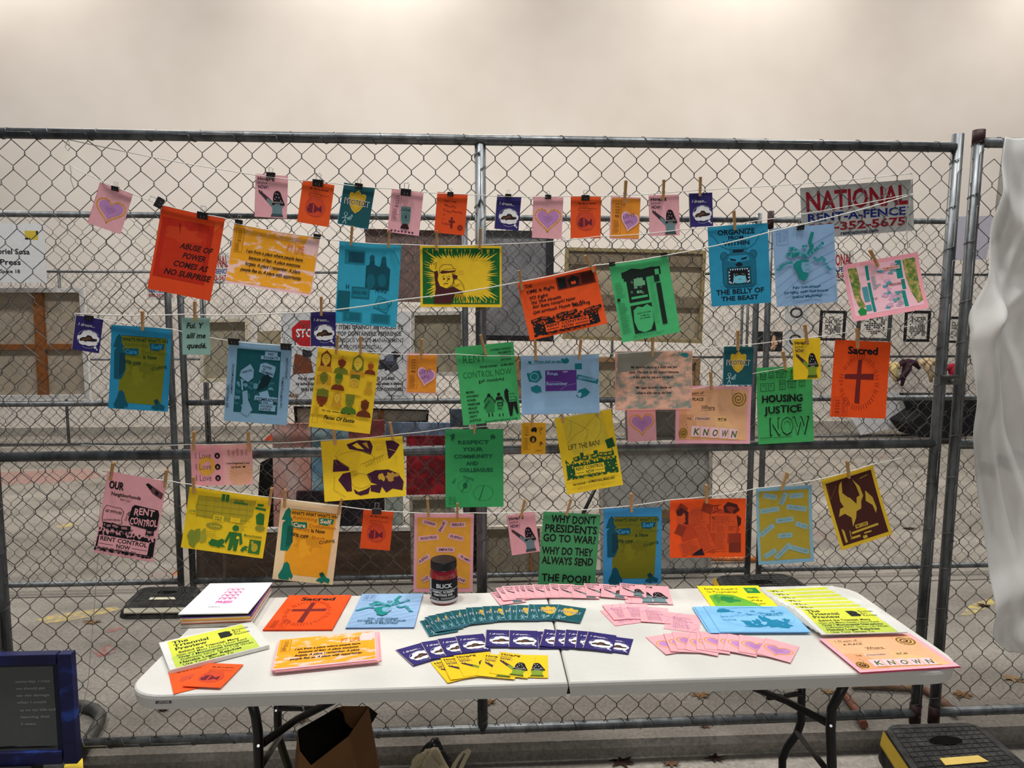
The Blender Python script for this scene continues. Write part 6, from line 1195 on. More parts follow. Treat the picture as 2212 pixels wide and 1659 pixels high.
# ---------------------------------------------------------------- screen printing frame at bottom left
SC = VP(hp(60, 1780, -STEP).x, hp(60, 1780, -STEP).y, .05)
fr = empty('screen_frame', SC.at(0, 1700), 'blue-taped screen printing frame with grey mesh standing at the left of the table', 'frame')
BF = ramp_mat('blue_taped_wood', (24, 26, 66), (38, 70, 150), 5, .45, 4, c3=(26, 32, 84), lo=.42, hi=.66, stretch=(1, 1, 2))
c = [SC.at(-215, 1420), SC.at(152, 1412), SC.at(146, 1660), SC.at(-215, 1660)]
X = SC.d; w_ = .052; x1 = SC.uz(152, 1413)[0]; x0 = x1-.56; z1 = SC.uz(152, 1413)[1]; z0 = -STEP+.004; zi = SC.uz(100, 1622)[1]
zb_ = SC.uz(100, 1648)[1]
z0 = max(z0, zb_-.008)
def fb(name, u0, u1, za, zc): MB().box(SC.P(u0, za, 0), X*(u1-u0), -SC.n*.035, (0, 0, zc-za), BF).build(name, fr, bevel=.003)
fb('rail', x0+w_, x1-w_, z1-.038, z1); fb('rail', x0+w_, x1-w_, z0, z0+.05); fb('stile', x0, x0+w_, z0, z1); fb('stile', x1-w_*.9, x1, z0, z1)
p = Pg(.46, z1-.04-z0-.046, (92, 94, 92), 61); lg = (150, 154, 152)
p.rect(0, 0, 100, 4, (40, 44, 60)); p.rect(95, 0, 100, 100, (36, 40, 60)); 
H_ = p.H
for i, t in enumerate(('yesterday, I rose', 'we should get', 'say the damage', 'what I could', 'as on my hills and', 'learning that', 'I was.')): p.text(t, 66+(i > 3)*2, (.072+.0262*i+(.003 if i > 3 else 0))/H_*100, .9/H_, lg, w=[26, 22, 25, 22, 27, 22, 12][i], bold=1, it=.2)
p.blob(60, 96, 36, 1.4, (20, 20, 26), 20, .5)
o = bpy.data.objects.new('mesh_screen', p.mesh('mesh_screen', .001)); COL.objects.link(o); o.parent = fr
o.matrix_local = Mx(SC.P(x0+w_+.23, z1-.036, -.012)-fr.location, X, Vector((0, 0, 1)), SC.n)
# block the frame stands on
if z0 > -STEP+.02:
    q = SC.P(x0+.04, -STEP+.001, .03); rb = empty('storage_crate', q, 'dark crate that the blue screen printing frame stands on', 'crate')
    MB().box(q, X*.36, -SC.n*.10, (0, 0, z0+STEP-.003), mat((36, 36, 40), .6)).build('body', rb, bevel=.006)
# ---------------------------------------------------------------- rubber fence feet
RB = ramp_mat('black_rubber', (32, 32, 32), (62, 61, 58), 22, .75, 5, bump=.3)
def ballast(quad, hgt, label, bar_side, bar_col, plate_col, grid=True, zg=0.0, lug=True, text=None):
    """quad: the top face tl, tr, br, bl in the photo at height hgt"""
    tl, tr, br, bl = [hp(x, y, zg+hgt) for x, y in quad]; root = empty('ballast_block', ((tl+tr+br+bl)/4).to_tuple()[:2]+(zg,), label, 'fence base', None)
    def Q(u, v, z=0): q = tl.lerp(tr, u).lerp(bl.lerp(br, u), v); return Vector((q.x, q.y, zg+hgt+z))
    def outline(ex, r=.16):
        pts = []
        for cu, cv, a0 in ((1-r, 1-r, 0), (r, 1-r, 90), (r, r, 180), (1-r, r, 270)):
            for k in range(5): a = math.radians(a0+90*k/4); pts.append((.5+(cu+r*math.cos(a)-.5)*ex, .5+(cv+r*math.sin(a)-.5)*ex))
        return pts
    top = [Q(u, v) for u, v in outline(1)]; low = [Q(u, v, -hgt+.001) for u, v in outline(1.12)]; mid = [Q(u, v, -hgt*.55) for u, v in outline(1.09)]; n = len(top)
    mb = MB(); mb.add(low+mid+top, [(a*n+i, a*n+(i+1) % n, (a+1)*n+(i+1) % n, (a+1)*n+i) for a in range(2) for i in range(n)]+[tuple(2*n+i for i in range(n)), tuple(reversed(range(n)))], RB)
    if grid:
        for i in range(1, 14):
            for a, b in (((i/14, .06), (i/14, .94)), ((.06, i/14), (.94, i/14))):
                p_, q_ = Q(*a, .0015), Q(*b, .0015); mb.tube([p_, q_], .0022, RB, 4, cap=False)
    b_ = mb.build('base', root); bm_fix(b_)
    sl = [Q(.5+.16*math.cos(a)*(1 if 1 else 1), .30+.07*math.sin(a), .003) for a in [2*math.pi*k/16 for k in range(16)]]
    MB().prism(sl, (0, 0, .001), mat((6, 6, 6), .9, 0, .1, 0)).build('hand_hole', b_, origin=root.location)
    pl_ = [Q(.30, .56, .0035), Q(.66, .56, .0035), Q(.70, .66, .0035), Q(.30, .66, .0035)]
    MB().prism(pl_, (0, 0, .002), mat(plate_col, .5)).build('reflector_plate', b_, origin=root.location)
    if bar_side:
        e = {'l': [(-.055, .10), (-.02, .08), (-.02, .96), (-.055, .98)], 'f': [(.05, 1.025), (.98, 1.02), (.98, 1.055), (.05, 1.06)], 'r': [(1.02, .10), (1.055, .08), (1.055, .96), (1.02, .98)]}[bar_side]
        ins = {'l': -.001, 'f': -.001, 'r': -.001}[bar_side]
        P = [Q(u, v, -hgt*.12 if k in ((1, 2) if bar_side == 'l' else (0, 1) if bar_side == 'f' else (0, 3)) else -hgt*.50) for k, (u, v) in enumerate(e)]
        MB().prism([q+Vector((0, 0, .004)) for q in P], (0, -.003 if bar_side == 'f' else 0, .008), mat(bar_col, .4)).build('reflector_bar', root)
    return root
YB = (206, 172, 60)
ballast([(1905, 1566), (2110, 1560), (2262, 1690), (2010, 1720)], .125, 'rubber fence foot with yellow reflector at the bottom right corner', 'l', YB, (214, 184, 96), zg=0)
ballast([(306, 1268), (432, 1266), (418, 1312), (262, 1314)], .06, 'rubber fence foot with a cream strip, behind the tall booklet stack', 'f', (206, 200, 176), (200, 196, 172))
ballast([(1545, 1243), (1700, 1238), (1800, 1300), (1580, 1306)], .07, 'rubber fence foot with yellow reflector behind the bright yellow magazine', 'l', (196, 160, 40), (214, 160, 60))
ballast([(70, 1617), (160, 1610), (180, 1662), (56, 1670)], .10, 'rubber fence foot with a yellow end beside the blue screen frame', 'r', (226, 196, 40), YB, grid=False)
_b = [o for o in COL.objects if o.name.startswith('ballast_block')][-1]
MB().prism([hp(x, y, .101) for x, y in [(138, 1662), (180, 1662), (179, 1642), (170, 1632), (156, 1630), (144, 1640)]], (0, 0, .006), mat((226, 196, 40), .45)).build('reflector_cap', [o for o in COL.objects if o.parent == _b and o.name.startswith('base')][0], origin=_b.location)
# ---------------------------------------------------------------- stabiliser stands behind the front fence
def stand(pts, r, m, label, z=.03):
    MB().tube([hp(x, y, z) for x, y in pts], r, m, 10).build('stabiliser_bar', label=label, cat='fence brace')
stand([(132, 1528), (150, 1522), (180, 1524), (205, 1532), (218, 1545), (214, 1560), (190, 1600), (176, 1625)], .024, STEELD, 'bent grey steel brace on the ground beside the blue screen frame', .026)
stand([(1816, 1488), (1820, 1494), (1840, 1520), (1854, 1540), (1866, 1566)], .018, ramp_mat('rusty_steel', (104, 58, 44), (150, 100, 78), 14, .6), 'rusty steel brace bar on the ground right of the table leg', .022)
stand([(1840, 1478), (1900, 1480), (1985, 1484), (2030, 1508), (2062, 1540)], .018, ramp_mat('brown_steel', (90, 50, 44), (170, 140, 110), 6, .6), 'brown steel brace bar on the ground behind the two right posts', .022)
# ---------------------------------------------------------------- fallen leaves
LC = [(90, 62, 40), (132, 100, 68), (52, 32, 26), (104, 76, 58), (150, 122, 86)]
def leaf(px, py, s, rot, ci, label, zg=0, lift=.012):
    c = hp(px, py, zg); R = random.Random(int(px*7+py)); pts = []; n = 18
    for i in range(n):
        a = 2*math.pi*i/n+rot; k = s*(1.0 if i % 3 == 0 else .42 if i % 3 == 1 else .6)*R.uniform(.8, 1.15); pts.append(Vector((k*math.cos(a), k*.7*math.sin(a), lift*R.uniform(.15, 1))))
    vs = [c+q for q in pts]+[c+Vector((0, 0, .004))]+[c+q+Vector((0, 0, -.0008)) for q in pts]+[c+Vector((0, 0, .003))]
    fs = [(i, (i+1) % n, n) for i in range(n)]+[(n+1+(i+1) % n, n+1+i, 2*n+1) for i in range(n)]+[(i, n+1+i, n+1+(i+1) % n, (i+1) % n) for i in range(n)]
    mb = MB(); mb.add(vs, fs, mat(LC[ci], .8, 0, .2, .15, 60)); st = c+Vector((s*1.0*math.cos(rot+3), s*.8*math.sin(rot+3), .012)); mb.tube([c+Vector((0, 0, .004)), st], .0012, mat((70, 44, 30), .8), 4)
    mb.build('dry_leaf', label=label, cat='leaf', group='dry leaves on the ground')
LV = [(200, 1345, .06, 0, 1, 'tan leaf on the ground left of the rear rubber foot', 0), (353, 1535, .035, 1, 2, 'dark leaf just below the left corner of the table', 0), (650, 1558, .04, 2, 3, 'curled brown leaf left of the paper bag', 0), (1058, 1519, .04, .5, 1, 'tan leaf right of the lower middle fence post', 0),
      (1515, 1503, .055, 1.2, 1, 'curled tan leaf under the right half of the table edge', 0), (1790, 1497, .04, .2, 4, 'light tan leaf between the right table legs', 0), (2080, 1502, .06, .8, 1, 'jagged tan leaf right of the two fence posts', 0), (2190, 1468, .06, 2.2, 4, 'upright tan leaf at the right edge of the yard', 0),
      (1965, 1143, .06, 0, 2, 'dark brown leaf far off beside the MY LIFE poster', 0), (1110, 1608, .05, 1.4, 2, 'dark star-shaped leaf in the gutter left of the dark cluster', -STEP), (1340, 1595, .05, 2.1, 2, 'dark leaf in the gutter below the middle of the table', -STEP), (1210, 1622, .05, .4, 3, 'pinkish brown leaf in the gutter right of the tote', -STEP),
      (1140, 1634, .05, .9, 1, 'tan leaf in the gutter beside the tote bag', -STEP), (1345, 1648, .06, 1.8, 2, 'large dark leaf at the bottom of the picture centre', -STEP), (1545, 1640, .05, .3, 2, 'dark leaf on the lit strip left of the right table legs', -STEP), (1522, 1570, .03, .3, 3, 'small leaf just under the bottom rail, right of centre', 0), (2125, 1310, .05, 1, 2, 'small dark leaf beside the white cloth on the right', 0), (868, 1622, .05, 1.4, 2, 'dark red leaf right of the paper bag', -STEP), (1450, 1652, .045, 2.6, 3, 'brown leaf at the bottom edge between the dark leaves', -STEP)]
for a in LV: leaf(*a)
# ---------------------------------------------------------------- white cloth at the right
CLM = mat((232, 231, 228), .85, 0, .2, .03, 8)
_nt = CLM.node_tree; _tr = _nt.nodes.new('ShaderNodeBsdfTranslucent'); _tr.inputs[0].default_value = (.92, .91, .89, 1); _mx = _nt.nodes.new('ShaderNodeMixShader'); _mx.inputs[0].default_value = .42
_nt.links.new(_nt.nodes['Principled BSDF'].outputs[0], _mx.inputs[1]); _nt.links.new(_tr.outputs[0], _mx.inputs[2]); _nt.links.new(_mx.outputs[0], _nt.nodes['Material Output'].inputs[0])
edge_ = [(2158, 300), (2154, 330), (2148, 390), (2140, 450), (2128, 510), (2112, 580), (2095, 640), (2084, 690), (2081, 730), (2092, 790), (2100, 870), (2097, 930), (2105, 1000), (2112, 1070), (2125, 1150), (2133, 1200), (2139, 1260), (2141, 1330), (2146, 1380), (2180, 1410)]
edge = []
for (xa, ya), (xb, yb) in zip(edge_, edge_[1:]): edge += [(xa+(xb-xa)*k/4, ya+(yb-ya)*k/4) for k in range(4)]
edge.append(edge_[-1])
mb = MB(); rows = []; nx = 60
for j, (x, y) in enumerate(edge):
    row = []; t = j/(len(edge)-1); f0 = .05+.05*t+.02*math.sin(t*15); q = F1.at(x, y, f0); uL_ = (q-F1.o).dot(F1.d); zL = q.z
    for i in range(nx+1):
        s = i/nx; u = uL_+(.95-(uL_-F1.uz(2158, 300)[0]))*s; z = zL-(.02*math.sin(s*5)*(t > .9)); 
        f = .05+.034*math.sin(s*11+t*5.2)*min(1, s*8)*min(1, t*3+.15)+.05*t+.02*math.sin(t*15+s*9)*(1-s)+sum(.034*max(0, 1-abs(math.sin(aa)*(s-c0)+math.cos(aa)*(t-c1))*22) for aa, c0, c1 in ((1.2, .12, .2), (.5, .1, .35), (2.3, .2, .5), (1.0, .3, .7), (2.0, .15, .62), (.3, .2, .82), (1.7, .05, .4), (2.6, .25, .28), (1.45, .33, .5))); row.append(F1.P(u, z+(-.03*s if t > .95 else 0), max(.024, f)))
    rows.append(row)
vs = sum(rows, []); m = len(edge); fs = [(j*(nx+1)+i, (j+1)*(nx+1)+i, (j+1)*(nx+1)+i+1, j*(nx+1)+i+1) for j in range(m-1) for i in range(nx)]
mb.add(vs, fs, CLM)
tp = [F1.P(F1.uz(2158, 300)[0]+.02+.93*i/nx, F1.uz(2158, 300)[1], 0) for i in range(nx+1)]
bk = [F1.P(F1.uz(2158, 300)[0]+.02+.93*i/nx, F1.uz(2158, 330)[1]-.25, -.032) for i in range(nx+1)]
t2_ = [q+Vector((0, 0, .012)) for q in tp]; b_ = len(mb.v)
mb.add(rows[0]+t2_+bk, [(i, i+1, nx+1+i+1, nx+1+i) for i in range(nx)]+[(nx+1+i, nx+1+i+1, 2*(nx+1)+i+1, 2*(nx+1)+i) for i in range(nx)], CLM)
o = mb.build('white_cloth', smooth=True, label='white cloth draped over the fence at the right edge', cat='cloth', sub=1)
so = o.modifiers.new('thick', 'SOLIDIFY'); so.thickness = .0015
# ---------------------------------------------------------------- things hung on and stacked against the second fence
def slab(pl, quad, off, th, m, name, label=None, cat=None, group=None, front=None, parent=None, lean=0):
    P = [pl.at(x, y, off) for x, y in quad]; n = pl.n
    if lean:
        zz = min(q.z for q in P)
        P = [q-n*(q.z-zz)*lean for q in P]
    mb = MB(); mb.prism([q-n*th for q in P], n*th, m, front); mb.f = [tuple(f) for f in mb.f]
    o = mb.build(name, parent, label=label, cat=cat, group=group); bm_fix(o); return o
def canvas_back(quad, off, label, fw=.025, bars=(), frame=(196, 190, 176), back=(168, 156, 136), barc=(150, 100, 56), lean=0, pl=F2, group='paintings hung and stacked along the middle fence'):
    """the back of a stretched canvas: cloth set inside a wooden frame"""
    P = [pl.at(x, y, off) for x, y in quad]; n = pl.n
    if lean: zz = min(q.z for q in P); P = [q-n*(q.z-zz)*lean for q in P]
    root = empty('canvas', P[3], label, 'painting', group); fm = mat(frame, .7, 0, .2, .08, 20); bm_ = ramp_mat('canvas_back', back, tuple(min(255, int(v*1.12)) for v in back), 6, .9)
    tl, tr, br, bl = P; MB().prism([q-n*.034 for q in (bl, br, tr, tl)], n*.004, bm_).build('cloth', root)
    def Q(u, v): return tl.lerp(tr, u).lerp(bl.lerp(br, u), v)
    W = (tr-tl).length; H = (bl-tl).length; a, b = fw/W, fw/H
    for u0, u1, v0, v1 in ((0, 1, 0, b), (0, 1, 1-b, 1), (0, a, b, 1-b), (1-a, 1, b, 1-b)):
        MB().prism([q-n*.030 for q in (Q(u0, v1), Q(u1, v1), Q(u1, v0), Q(u0, v0))], n*.030, fm).build('frame_bar', root)
    for u0, u1, v0, v1 in bars: MB().prism([q-n*.030 for q in (Q(u0, v1), Q(u1, v1), Q(u1, v0), Q(u0, v0))], n*.020, mat(barc, .7, 0, .2, .15, 20)).build('cross_bar', root)
    return root
canvas_back([(-150, 622), (180, 622), (194, 862), (-140, 866)], -.035, 'large canvas seen from the back with crossed wooden bars, far left', .028, [(.655, .72, .03, .97), (.0, .66, .50, .55), (.72, .95, .50, .55)], (206, 202, 196), (150, 138, 120), (132, 80, 40))
canvas_back([(434, 690), (536, 688), (537, 824), (432, 826)], -.04, 'small canvas seen from the back, left of the blue comrades poster', .02, (), (206, 196, 172), (150, 142, 122))
slab(F2, [(556, 716), (606, 714), (606, 745), (556, 747)], -.05, .006, mat((164, 150, 122), .8), 'paper_note', 'small brown paper left of the stop sign board', 'note')
# waste sign
SGO = .030
def sign(pl, quad, off, design, name, label, cat, th=.003, parent=None, group=None):
    c, X, Y, Z, W, H = sheet_frame(pl, off, quad); me = design(W, H).mesh(name, th); o = bpy.data.objects.new(name, me); COL.objects.link(o); o.matrix_world = Mx(c, X, Y, Z); return tag(o, label, cat, group)
def waste(W, H):
    p = Pg(W, H, (206, 208, 208), 70); r = (190, 34, 40)
    p.poly([(8+(x*22)/1, 10+y*30) for x, y in ((.3, 0), (.7, 0), (1, .3), (1, .7), (.7, 1), (.3, 1), (0, .7), (0, .3))], r); p.text('STOP', 11, 29, 9, WHT, w=17, bold=1)
    for i, (t, x, w, b) in enumerate((('HEAVY ITEMS CANNOT BE PLACED IN', 32, 62, 1), ('OPEN TOP CONTAINERS. REFERENCE', 33, 60, 1), ('HAZARDOUS WASTE MANAGEMENT', 35, 60, 0), ('FOR PROPER DISPOSAL', 40, 38, 0))): p.text(t, x, 20+i*7.5, 4.6, (60, 64, 68), w=w, bold=b)
    p.poly([(8, 66), (10, 48), (16, 50), (22, 54), (24, 70), (8, 72)], (120, 66, 44)); R = random.Random(2)
    for i in range(34): x = R.uniform(16, 90); p.blob(x, R.uniform(48, 66), 4, 5, [(70, 74, 84), (110, 118, 130), (40, 42, 50), (150, 156, 164)][i % 4], 9, .4, i)
    p.text('For all complete items', 12, 78, 3.2, (40, 40, 44), w=24, bold=1); p.text('to schedule a pick up', 10, 84, 3.2, (40, 40, 44), w=26, bold=1); p.text('SKIN MUST BE IN', 14, 91, 3.6, (40, 40, 44), w=22, bold=1)
    p.text('(855) 212-6065.', 70, 78, 3.2, (40, 40, 44), w=18, bold=1); p.text('pick up 2 weeks in advance', 68, 84, 3.2, (40, 40, 44), w=26, bold=1); p.text('OPEN TOP CONTAINERS', 66, 91, 3.6, (40, 40, 44), w=28, bold=1); p.text('THANK YOU', 82, 98, 2, (80, 80, 84), w=10); p.text('ARK', 4, 98, 4, (150, 100, 60), w=8, bold=1); return p
sign(F2, [(601, 672), (885, 674), (888, 860), (618, 862)], -.03, waste, 'notice_board', 'white container notice board with a red stop octagon behind the faces poster', 'sign')
canvas_back([(888, 674), (1003, 672), (1003, 812), (888, 812)], -.04, 'small white-framed canvas seen from the back, left of the middle post', .022, (), (190, 186, 176), (140, 132, 112))
slab(F2, [(789, 494), (998, 499), (994, 655), (790, 650)], -.05, .03, ramp_mat('brown_bark_painting', (98, 82, 74), (132, 114, 102), 60, .8, 6, c3=(112, 88, 84), stretch=(3, 1, .4)), 'painting', 'dark brown streaked painting with a pink corner behind the yellow grass poster', 'painting', 'paintings hung and stacked along the middle fence')
pc = empty('framed_picture', F2.at(1034, 735, -.04), 'grey picture in a wide black frame behind the orange time is right poster', 'picture', 'paintings hung and stacked along the middle fence')
slab(F2, [(1045, 506), (1180, 508), (1180, 730), (1040, 728)], -.045, .006, ramp_mat('grey_print', (104, 104, 106), (136, 136, 137), 3, .4), 'print', parent=pc)
for q in ([(1034, 497), (1196, 499), (1196, 511), (1034, 508)], [(1034, 724), (1196, 726), (1196, 738), (1034, 735)], [(1034, 508), (1050, 508), (1050, 724), (1034, 724)], [(1180, 511), (1196, 511), (1196, 726), (1180, 726)]): slab(F2, q, -.035, .02, mat((14, 14, 16), .35, 0, .5, 0), 'frame_bar', parent=pc)
canvas_back([(1222, 534), (1526, 541), (1516, 742), (1216, 732)], -.04, 'large canvas seen from the back behind the green shirt poster', .022, [(.0, 1, .50, .62), (0.02, .98, .03, .18)], (150, 134, 96), (156, 144, 122), (128, 114, 94))
canvas_back([(1112, 770), (1514, 774), (1508, 872), (1112, 868)], -.05, 'wide low canvas back with handwriting behind the marbled poster', .03, (), (150, 118, 82), (158, 146, 122))
# name card of the booth
def booth(W, H):
    p = Pg(W, H, (214, 214, 212), 72); p.text('Gabriel Sosa', 88, 52, 9, (30, 30, 32), w=31, bold=1, al='r'); p.text('Press', 81, 70, 9, (30, 30, 32), w=16, bold=1, al='r'); p.text('Booth Space 18', 80, 84, 6, (30, 30, 32), w=27, bold=1, al='r')
    p.rect(85, 12, 95, 27, (204, 178, 60)); p.rect(85, 24, 89, 27, K); p.rect(93.5, 12, 95, 19, K); return p
sign(F2, [(-190, 478), (95, 483), (102, 612), (-190, 606)], .028, booth, 'name_card', 'white booth name card hanging on the fence at the far left', 'sign', .0008)
# rental signs
def national(W, H):
    p = Pg(W, H, (190, 190, 184), 73); r = (150, 22, 40); b = (24, 38, 120)
    p.text('NATIONAL', 4, 46, 36, r, w=91, bold=1); p.text('RENT-A-FENCE', 5, 67, 15, b, w=88, bold=1); p.text('800-352-5675', 5, 87, 15, r, w=88, bold=1); p.text('rentnational.com', 34, 97, 7, (24, 28, 70), w=34, bold=1); p.text('TM', 94, 55, 3, b, w=2); return p
sign(F1, [(1728, 405.6), (1971, 388), (1975, 497), (1734, 518)], -.012, national, 'rental_sign', 'large white rental sign with red and blue lettering, upper right of the front fence', 'sign', .002)
for q, l in (([(1771, 546), (1845, 541), (1845, 606), (1772, 612)], 'small rental sign far behind, left edge of the pink plant collage'), ([(430, 548), (496, 546), (498, 612), (430, 616)], 'small rental sign far behind between red folder and orange poster'), ([(318, 600), (378, 603), (378, 650), (318, 647)], 'small rental sign far behind, under the red folder')):
    sign(F3, q, .03, national, 'rental_sign', l, 'sign', .002)
# paintings stacked behind the lower half of the second fence
GPT = 'paintings hung and stacked along the middle fence'
slab(F2, [(588, 915), (671, 915), (673, 1150), (592, 1160)], -.13, .03, ramp_mat('pink_wash_painting', (182, 104, 92), (196, 190, 184), 3, .7, 5, c3=(188, 140, 128), stretch=(1, 1, .35)), 'painting', 'pink and white washed painting with dark brush strokes at its foot', 'painting', GPT)
slab(F2, [(673, 915), (752, 915), (752, 1150), (674, 1155)], -.13, .03, ramp_mat('blue_wash_painting', (66, 110, 136), (190, 204, 206), 4, .7, 5, c3=(120, 150, 160)), 'painting', 'blue and teal washed painting beside the pink washed one', 'painting', GPT)
slab(F2, [(753, 908), (830, 908), (830, 1000), (753, 1000)], -.16, .03, ramp_mat('rose_painting', (150, 62, 66), (176, 96, 92), 5, .7), 'painting', 'rose red painting behind the yellow fragments poster', 'painting', GPT)
slab(F2, [(832, 912), (976, 914), (976, 946), (832, 946)], -.17, .03, ramp_mat('slate_painting', (76, 96, 124), (134, 152, 172), 6, .7), 'painting', 'slate blue painting above the red painting', 'painting', GPT)
slab(F2, [(972, 884), (1000, 884), (1004, 922), (972, 922)], -.12, .03, ramp_mat('charcoal_painting', (36, 42, 52), (90, 100, 112), 12, .7), 'painting', 'small charcoal painting left of the green rent control poster', 'painting', GPT)
redp = empty('painting', F2.at(878, 1075, -.10), 'dark red painting with a white lower edge, right of the yellow fragments poster', 'painting', GPT)
slab(F2, [(878, 942), (972, 942), (972, 1068), (878, 1070)], -.10, .03, ramp_mat('red_painting', (80, 10, 20), (160, 30, 40), 9, .6, 4, c3=(120, 18, 28)), 'board', parent=redp)
slab(F2, [(876, 1070), (974, 1068), (974, 1076), (876, 1078)], -.095, .03, mat((206, 202, 200), .6), 'trim_strip', parent=redp)
slab(F2, [(640, 1062), (830, 1062), (830, 1138), (640, 1140)], -.09, .03, ramp_mat('dark_collage_painting', (20, 18, 22), (136, 60, 60), 8, .5, 5, c3=(40, 30, 36), lo=.45, hi=.7), 'painting', 'dark collage painting above the plywood board', 'painting', GPT)
slab(F2, [(832, 1072), (870, 1072), (870, 1142), (832, 1142)], -.105, .03, ramp_mat('teal_grey_painting', (110, 128, 122), (168, 172, 160), 6, .6), 'painting', 'grey teal painting right of the bottom orange fish card', 'painting', GPT)
bk_ = slab(F2, [(562, 1000), (592, 985), (588, 1230), (548, 1235)], -.5, .05, mat((18, 16, 16), .6), 'black_board', 'tall black board leaning left of the pink washed painting', 'board')
long_ = canvas_back([(634, 878), (926, 886), (924, 912), (638, 922)], -.22, 'long narrow black-edged canvas back under the faces poster', .012, [(.62, .66, .0, 1)], (30, 28, 28), (176, 168, 150))
crt = empty('plywood_board', F2.at(600, 1250, -.05), 'dark brown plywood board with a pale top edge behind the cream poster', 'crate')
slab(F2, [(490, 1150), (886, 1146), (888, 1250), (488, 1252)], -.05, .03, ramp_mat('dark_plywood', (66, 50, 38), (88, 68, 52), 8, .8, 4, stretch=(.3, 1, 2)), 'side', parent=crt)
slab(F2, [(490, 1143), (886, 1139), (886, 1147), (490, 1151)], -.045, .04, mat((198, 192, 186), .7), 'top_edge', parent=crt)
slab(F2, [(424, 1160), (480, 1160), (482, 1258), (424, 1262)], -.10, .2, ramp_mat('brown_board', (74, 60, 50), (98, 82, 70), 5, .8), 'brown_board', 'brown board standing right of the left double posts', 'board')
canvas_back([(884, 1074), (976, 1072), (1010, 1252), (888, 1254)], -.06, 'canvas seen from the back, left of the orange word strip poster', .02, (), (150, 142, 128), (140, 134, 116))
canvas_back([(1046, 1138), (1172, 1136), (1172, 1252), (1046, 1254)], -.06, 'canvas seen from the back between the lower middle post and green presidents poster', .018, [(.78, .83, 0, 1)], (186, 180, 164), (128, 120, 102))
ex = slab(F2, [(1000, 1085), (1040, 1080), (1050, 1236), (1004, 1236)], -.14, .04, mat((24, 22, 22), .6), 'black_board', 'black board behind the lower middle post', 'board')
bigc = canvas_back([(1296, 966), (1546, 962), (1536, 1262), (1300, 1264)], -.10, 'big grey canvas back with green paint specks behind the bottom orange collage', .024, [(.05, .95, .47, .53)], (158, 152, 142), (146, 144, 138), (120, 92, 66), lean=.06)
canvas_back([(1352, 884), (1480, 884), (1480, 950), (1352, 952)], -.2, 'grey canvas top edge showing between the heart and KNOWN posters', .02, (), (150, 150, 146), (128, 126, 120))
slab(F2, [(470, 1262), (1530, 1240), (1530, 1262), (470, 1288)], -.16, .3, ramp_mat('weathered_timber', (32, 28, 25), (56, 50, 44), 6, .85, stretch=(.2, 1, 1)), 'timber_beam', 'long dark timber beam lying under the stacked paintings', 'beam')
MB().tube([F2.at(1498, 1206, -.3), F2.at(1650, 1208, -.3)], .018, mat((216, 122, 64), .5), 10).build('orange_pole', label='orange pole lying behind the fence right of the orange collage', cat='pole')
MB().tube([F2.at(384, 1240, -.3), F2.at(352, 1262, -.3)], .022, mat((222, 120, 60), .5), 10).build('orange_pole', label='orange pole end sticking out left of the double posts', cat='pole')
MB().tube([F2.at(1293, 1040, .05), F2.at(1240, 1150, .05)], .012, BLACKM, 8).build('black_rod', label='black rod leaning under the yellow lift the ban poster', cat='rod')
# ---------------------------------------------------------------- prints on the far wall
def ring(W, H):
    p = Pg(W, H, (176, 176, 174), 80); p.arc(50, 45, 24, 20, (54, 54, 56), 9); p.arc(50, 45, 20, 17, (90, 90, 92), 2); return p
sign(F3, [(1698, 655), (1746, 655), (1742, 702), (1694, 700)], .035, ring, 'print', 'grey print of a dark wreath, upper of the two far behind', 'picture', .004, group='small prints on the far fence')
sign(F3, [(1694, 712), (1742, 712), (1742, 762), (1694, 762)], .035, ring, 'print', 'grey print of a dark wreath, lower of the two far behind', 'picture', .004, group='small prints on the far fence')
def photo(W, H):
    p = Pg(W, H, (26, 26, 28), 81); R = random.Random(3)
    for i in range(16): p.blob(R.uniform(8, 92), R.uniform(8, 92), 5, 9, [(90, 90, 90), (60, 66, 62), (190, 150, 120)][i % 3], 9, .5, i)
    p.poly([(66, 20), (72, 16), (76, 40), (84, 60), (72, 92), (62, 70), (60, 44)], (196, 150, 120)); return p
sign(F3, [(1630, 716), (1690, 716), (1690, 760), (1630, 759)], .035, photo, 'print', 'dark colour photo pair far behind, left of the grey wreath prints', 'picture', .004, group='small prints on the far fence')
def maze(k, r=0, fr=(24, 24, 26)):
    def f(W, H):
        p = Pg(W, H, (206, 200, 190), 82+k); R = random.Random(k)
        for i in range(9):
            for j in range(11):
                x, y = 22+i*6.6, 20+j*5.6
                if r and (x-50)**2/900+(y-48)**2/900 > 1: continue
                if R.random() < .75: p.rect(x, y, x+5.4, y+4.2, (50, 50, 52) if R.random() < .8 else (110, 110, 110))
        for q in ((0, 0, 100, 9), (0, 91, 100, 100), (0, 0, 12, 100), (88, 0, 100, 100)): p.rect(*q, fr)
        return p
    return f
for i, (q, l) in enumerate((([(1773, 671), (1830, 671), (1824, 737), (1766, 735)], 'black-framed blocky print left of the pink plant collage foot'), ([(1852, 660), (1928, 662), (1925, 738), (1849, 735)], 'dark-framed round blocky print under the pink plant collage'), ([(1956, 671), (2012, 671), (2007, 739), (1949, 738)], 'black-framed square blocky print left of the double right posts'), ([(2046, 684), (2090, 684), (2090, 742), (2044, 740)], 'black-framed print behind the gap in the double right posts'))):
    sign(F3, q, .04, maze(i, i == 1, (24, 24, 26) if i != 1 else (60, 60, 62)), 'framed_print', l, 'picture', .015, group='framed prints on the far fence')
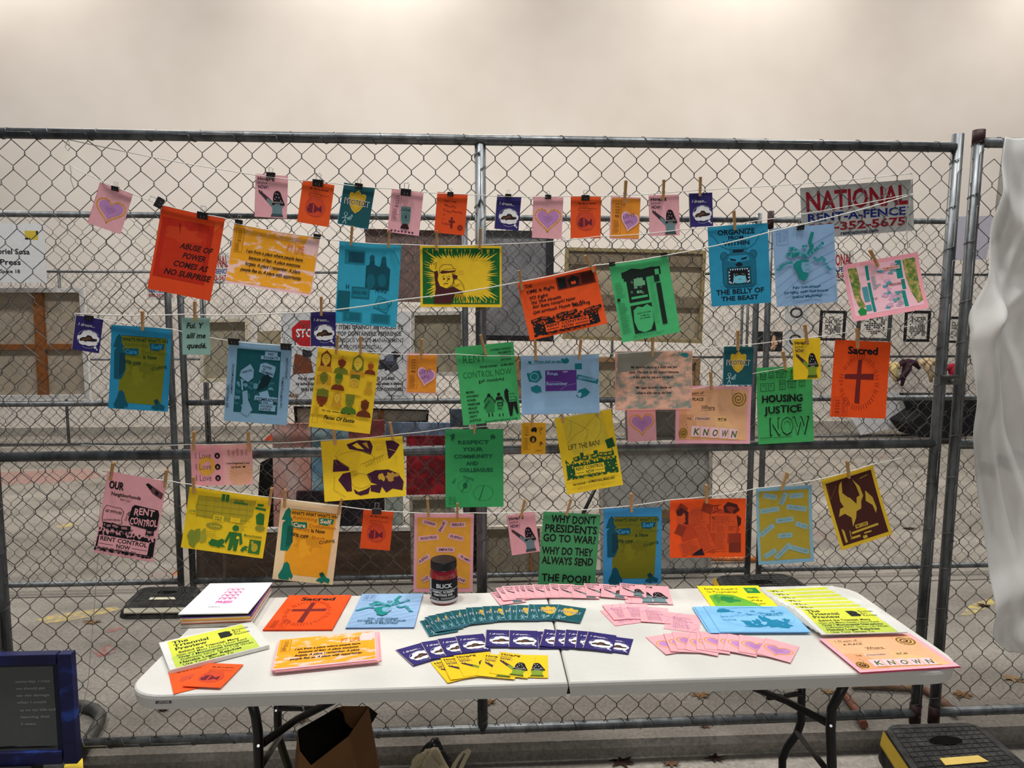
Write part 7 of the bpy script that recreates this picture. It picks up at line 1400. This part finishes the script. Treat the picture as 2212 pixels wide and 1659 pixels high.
# cloth figures hanging on the far fence
def doll(px, py, s, c, label, sg=1):
    o = F3.at(px, py, .13); k = s/F*10; root = None
    def q(x, y): return o+F3.d*x*k*sg+Vector((0, 0, -y*k))
    mb = MB(); m = mat(c, .8, 0, .2, .12, 30)
    mb.tube([q(-30, 14), q(-16, 2), q(0, 0), q(18, 3), q(32, 18)], .01, m, 8, radii=[.02, .045, .05, .045, .02])
    mb.tube([q(0, 0), q(-3, 18), q(-10, 38), q(-14, 62)], .01, m, 8, radii=[.06, .065, .035, .02]); mb.tube([q(2, 16), q(-10, 34), q(-28, 48)], .01, m, 8, radii=[.05, .04, .02]); mb.tube([q(0, 0), q(0, -7)], .03, m, 8)
    mb.build('cloth_doll', smooth=True, label=label, cat='doll', group='cloth figures hanging on the far fence')
doll(1962, 782, .85, (58, 32, 44), 'dark plum cloth figure hanging on the far fence'); doll(2004, 780, .75, (190, 166, 130), 'tan cloth figure hanging beside the dark plum one', -1)
doll(1928, 788, .6, (206, 184, 130), 'cream cloth figure showing right of the orange cross poster', -1); doll(2058, 792, .75, (150, 30, 50), 'red cloth figure hanging behind the double right posts', -1)
# far right: black covered pile and pale slab
def lump(pts, c, off, th, name, label, cat, rough=.8):
    slab(F3, pts, off, th, mat(c, rough, 0, .3, .1, 8), name, label, cat)
lump([(1985, 856), (2110, 856), (2130, 900), (2120, 935), (2060, 948), (1985, 944), (1962, 915), (2000, 890)], (16, 16, 19), .62, .45, 'covered_pile', 'black covered pile at the right behind the double posts', 'pile')
lump([(1840, 905), (1896, 846), (1980, 850), (2002, 896), (1960, 918), (1860, 940)], (198, 198, 200), .10, .04, 'pale_panel', 'pale panel leaning on the far fence beside the black pile', 'panel')
sg_ = F2.at(2105, 550, -1.2)
canvas = MB(); P = [F2.at(2064, 468, .022), F2.at(2150, 466, .022), F2.at(2130, 560, .022), F2.at(2064, 562, .022)]
canvas.prism(P, -F2.n*.01, mat((176, 172, 182), .6)).build('plastic_sheet', label='greyish plastic sheet seen between the right post and the white cloth', cat='sheet')
# orange cone tip and scraps at the foot of the far wall
q = hp(565, 956, 0); MB().prism([q, q+Vector((.28, 0, 0)), q+Vector((.27, 0, .16)), q+Vector((.10, 0, .10))], (0, .1, 0), mat((226, 90, 60), .5)).build('barrier_end', label='orange and white barrier end left of the pink washed painting', cat='barrier')
for o in list(bpy.data.objects):
    if o.type == 'MESH' and not o.data.users: bpy.data.objects.remove(o)
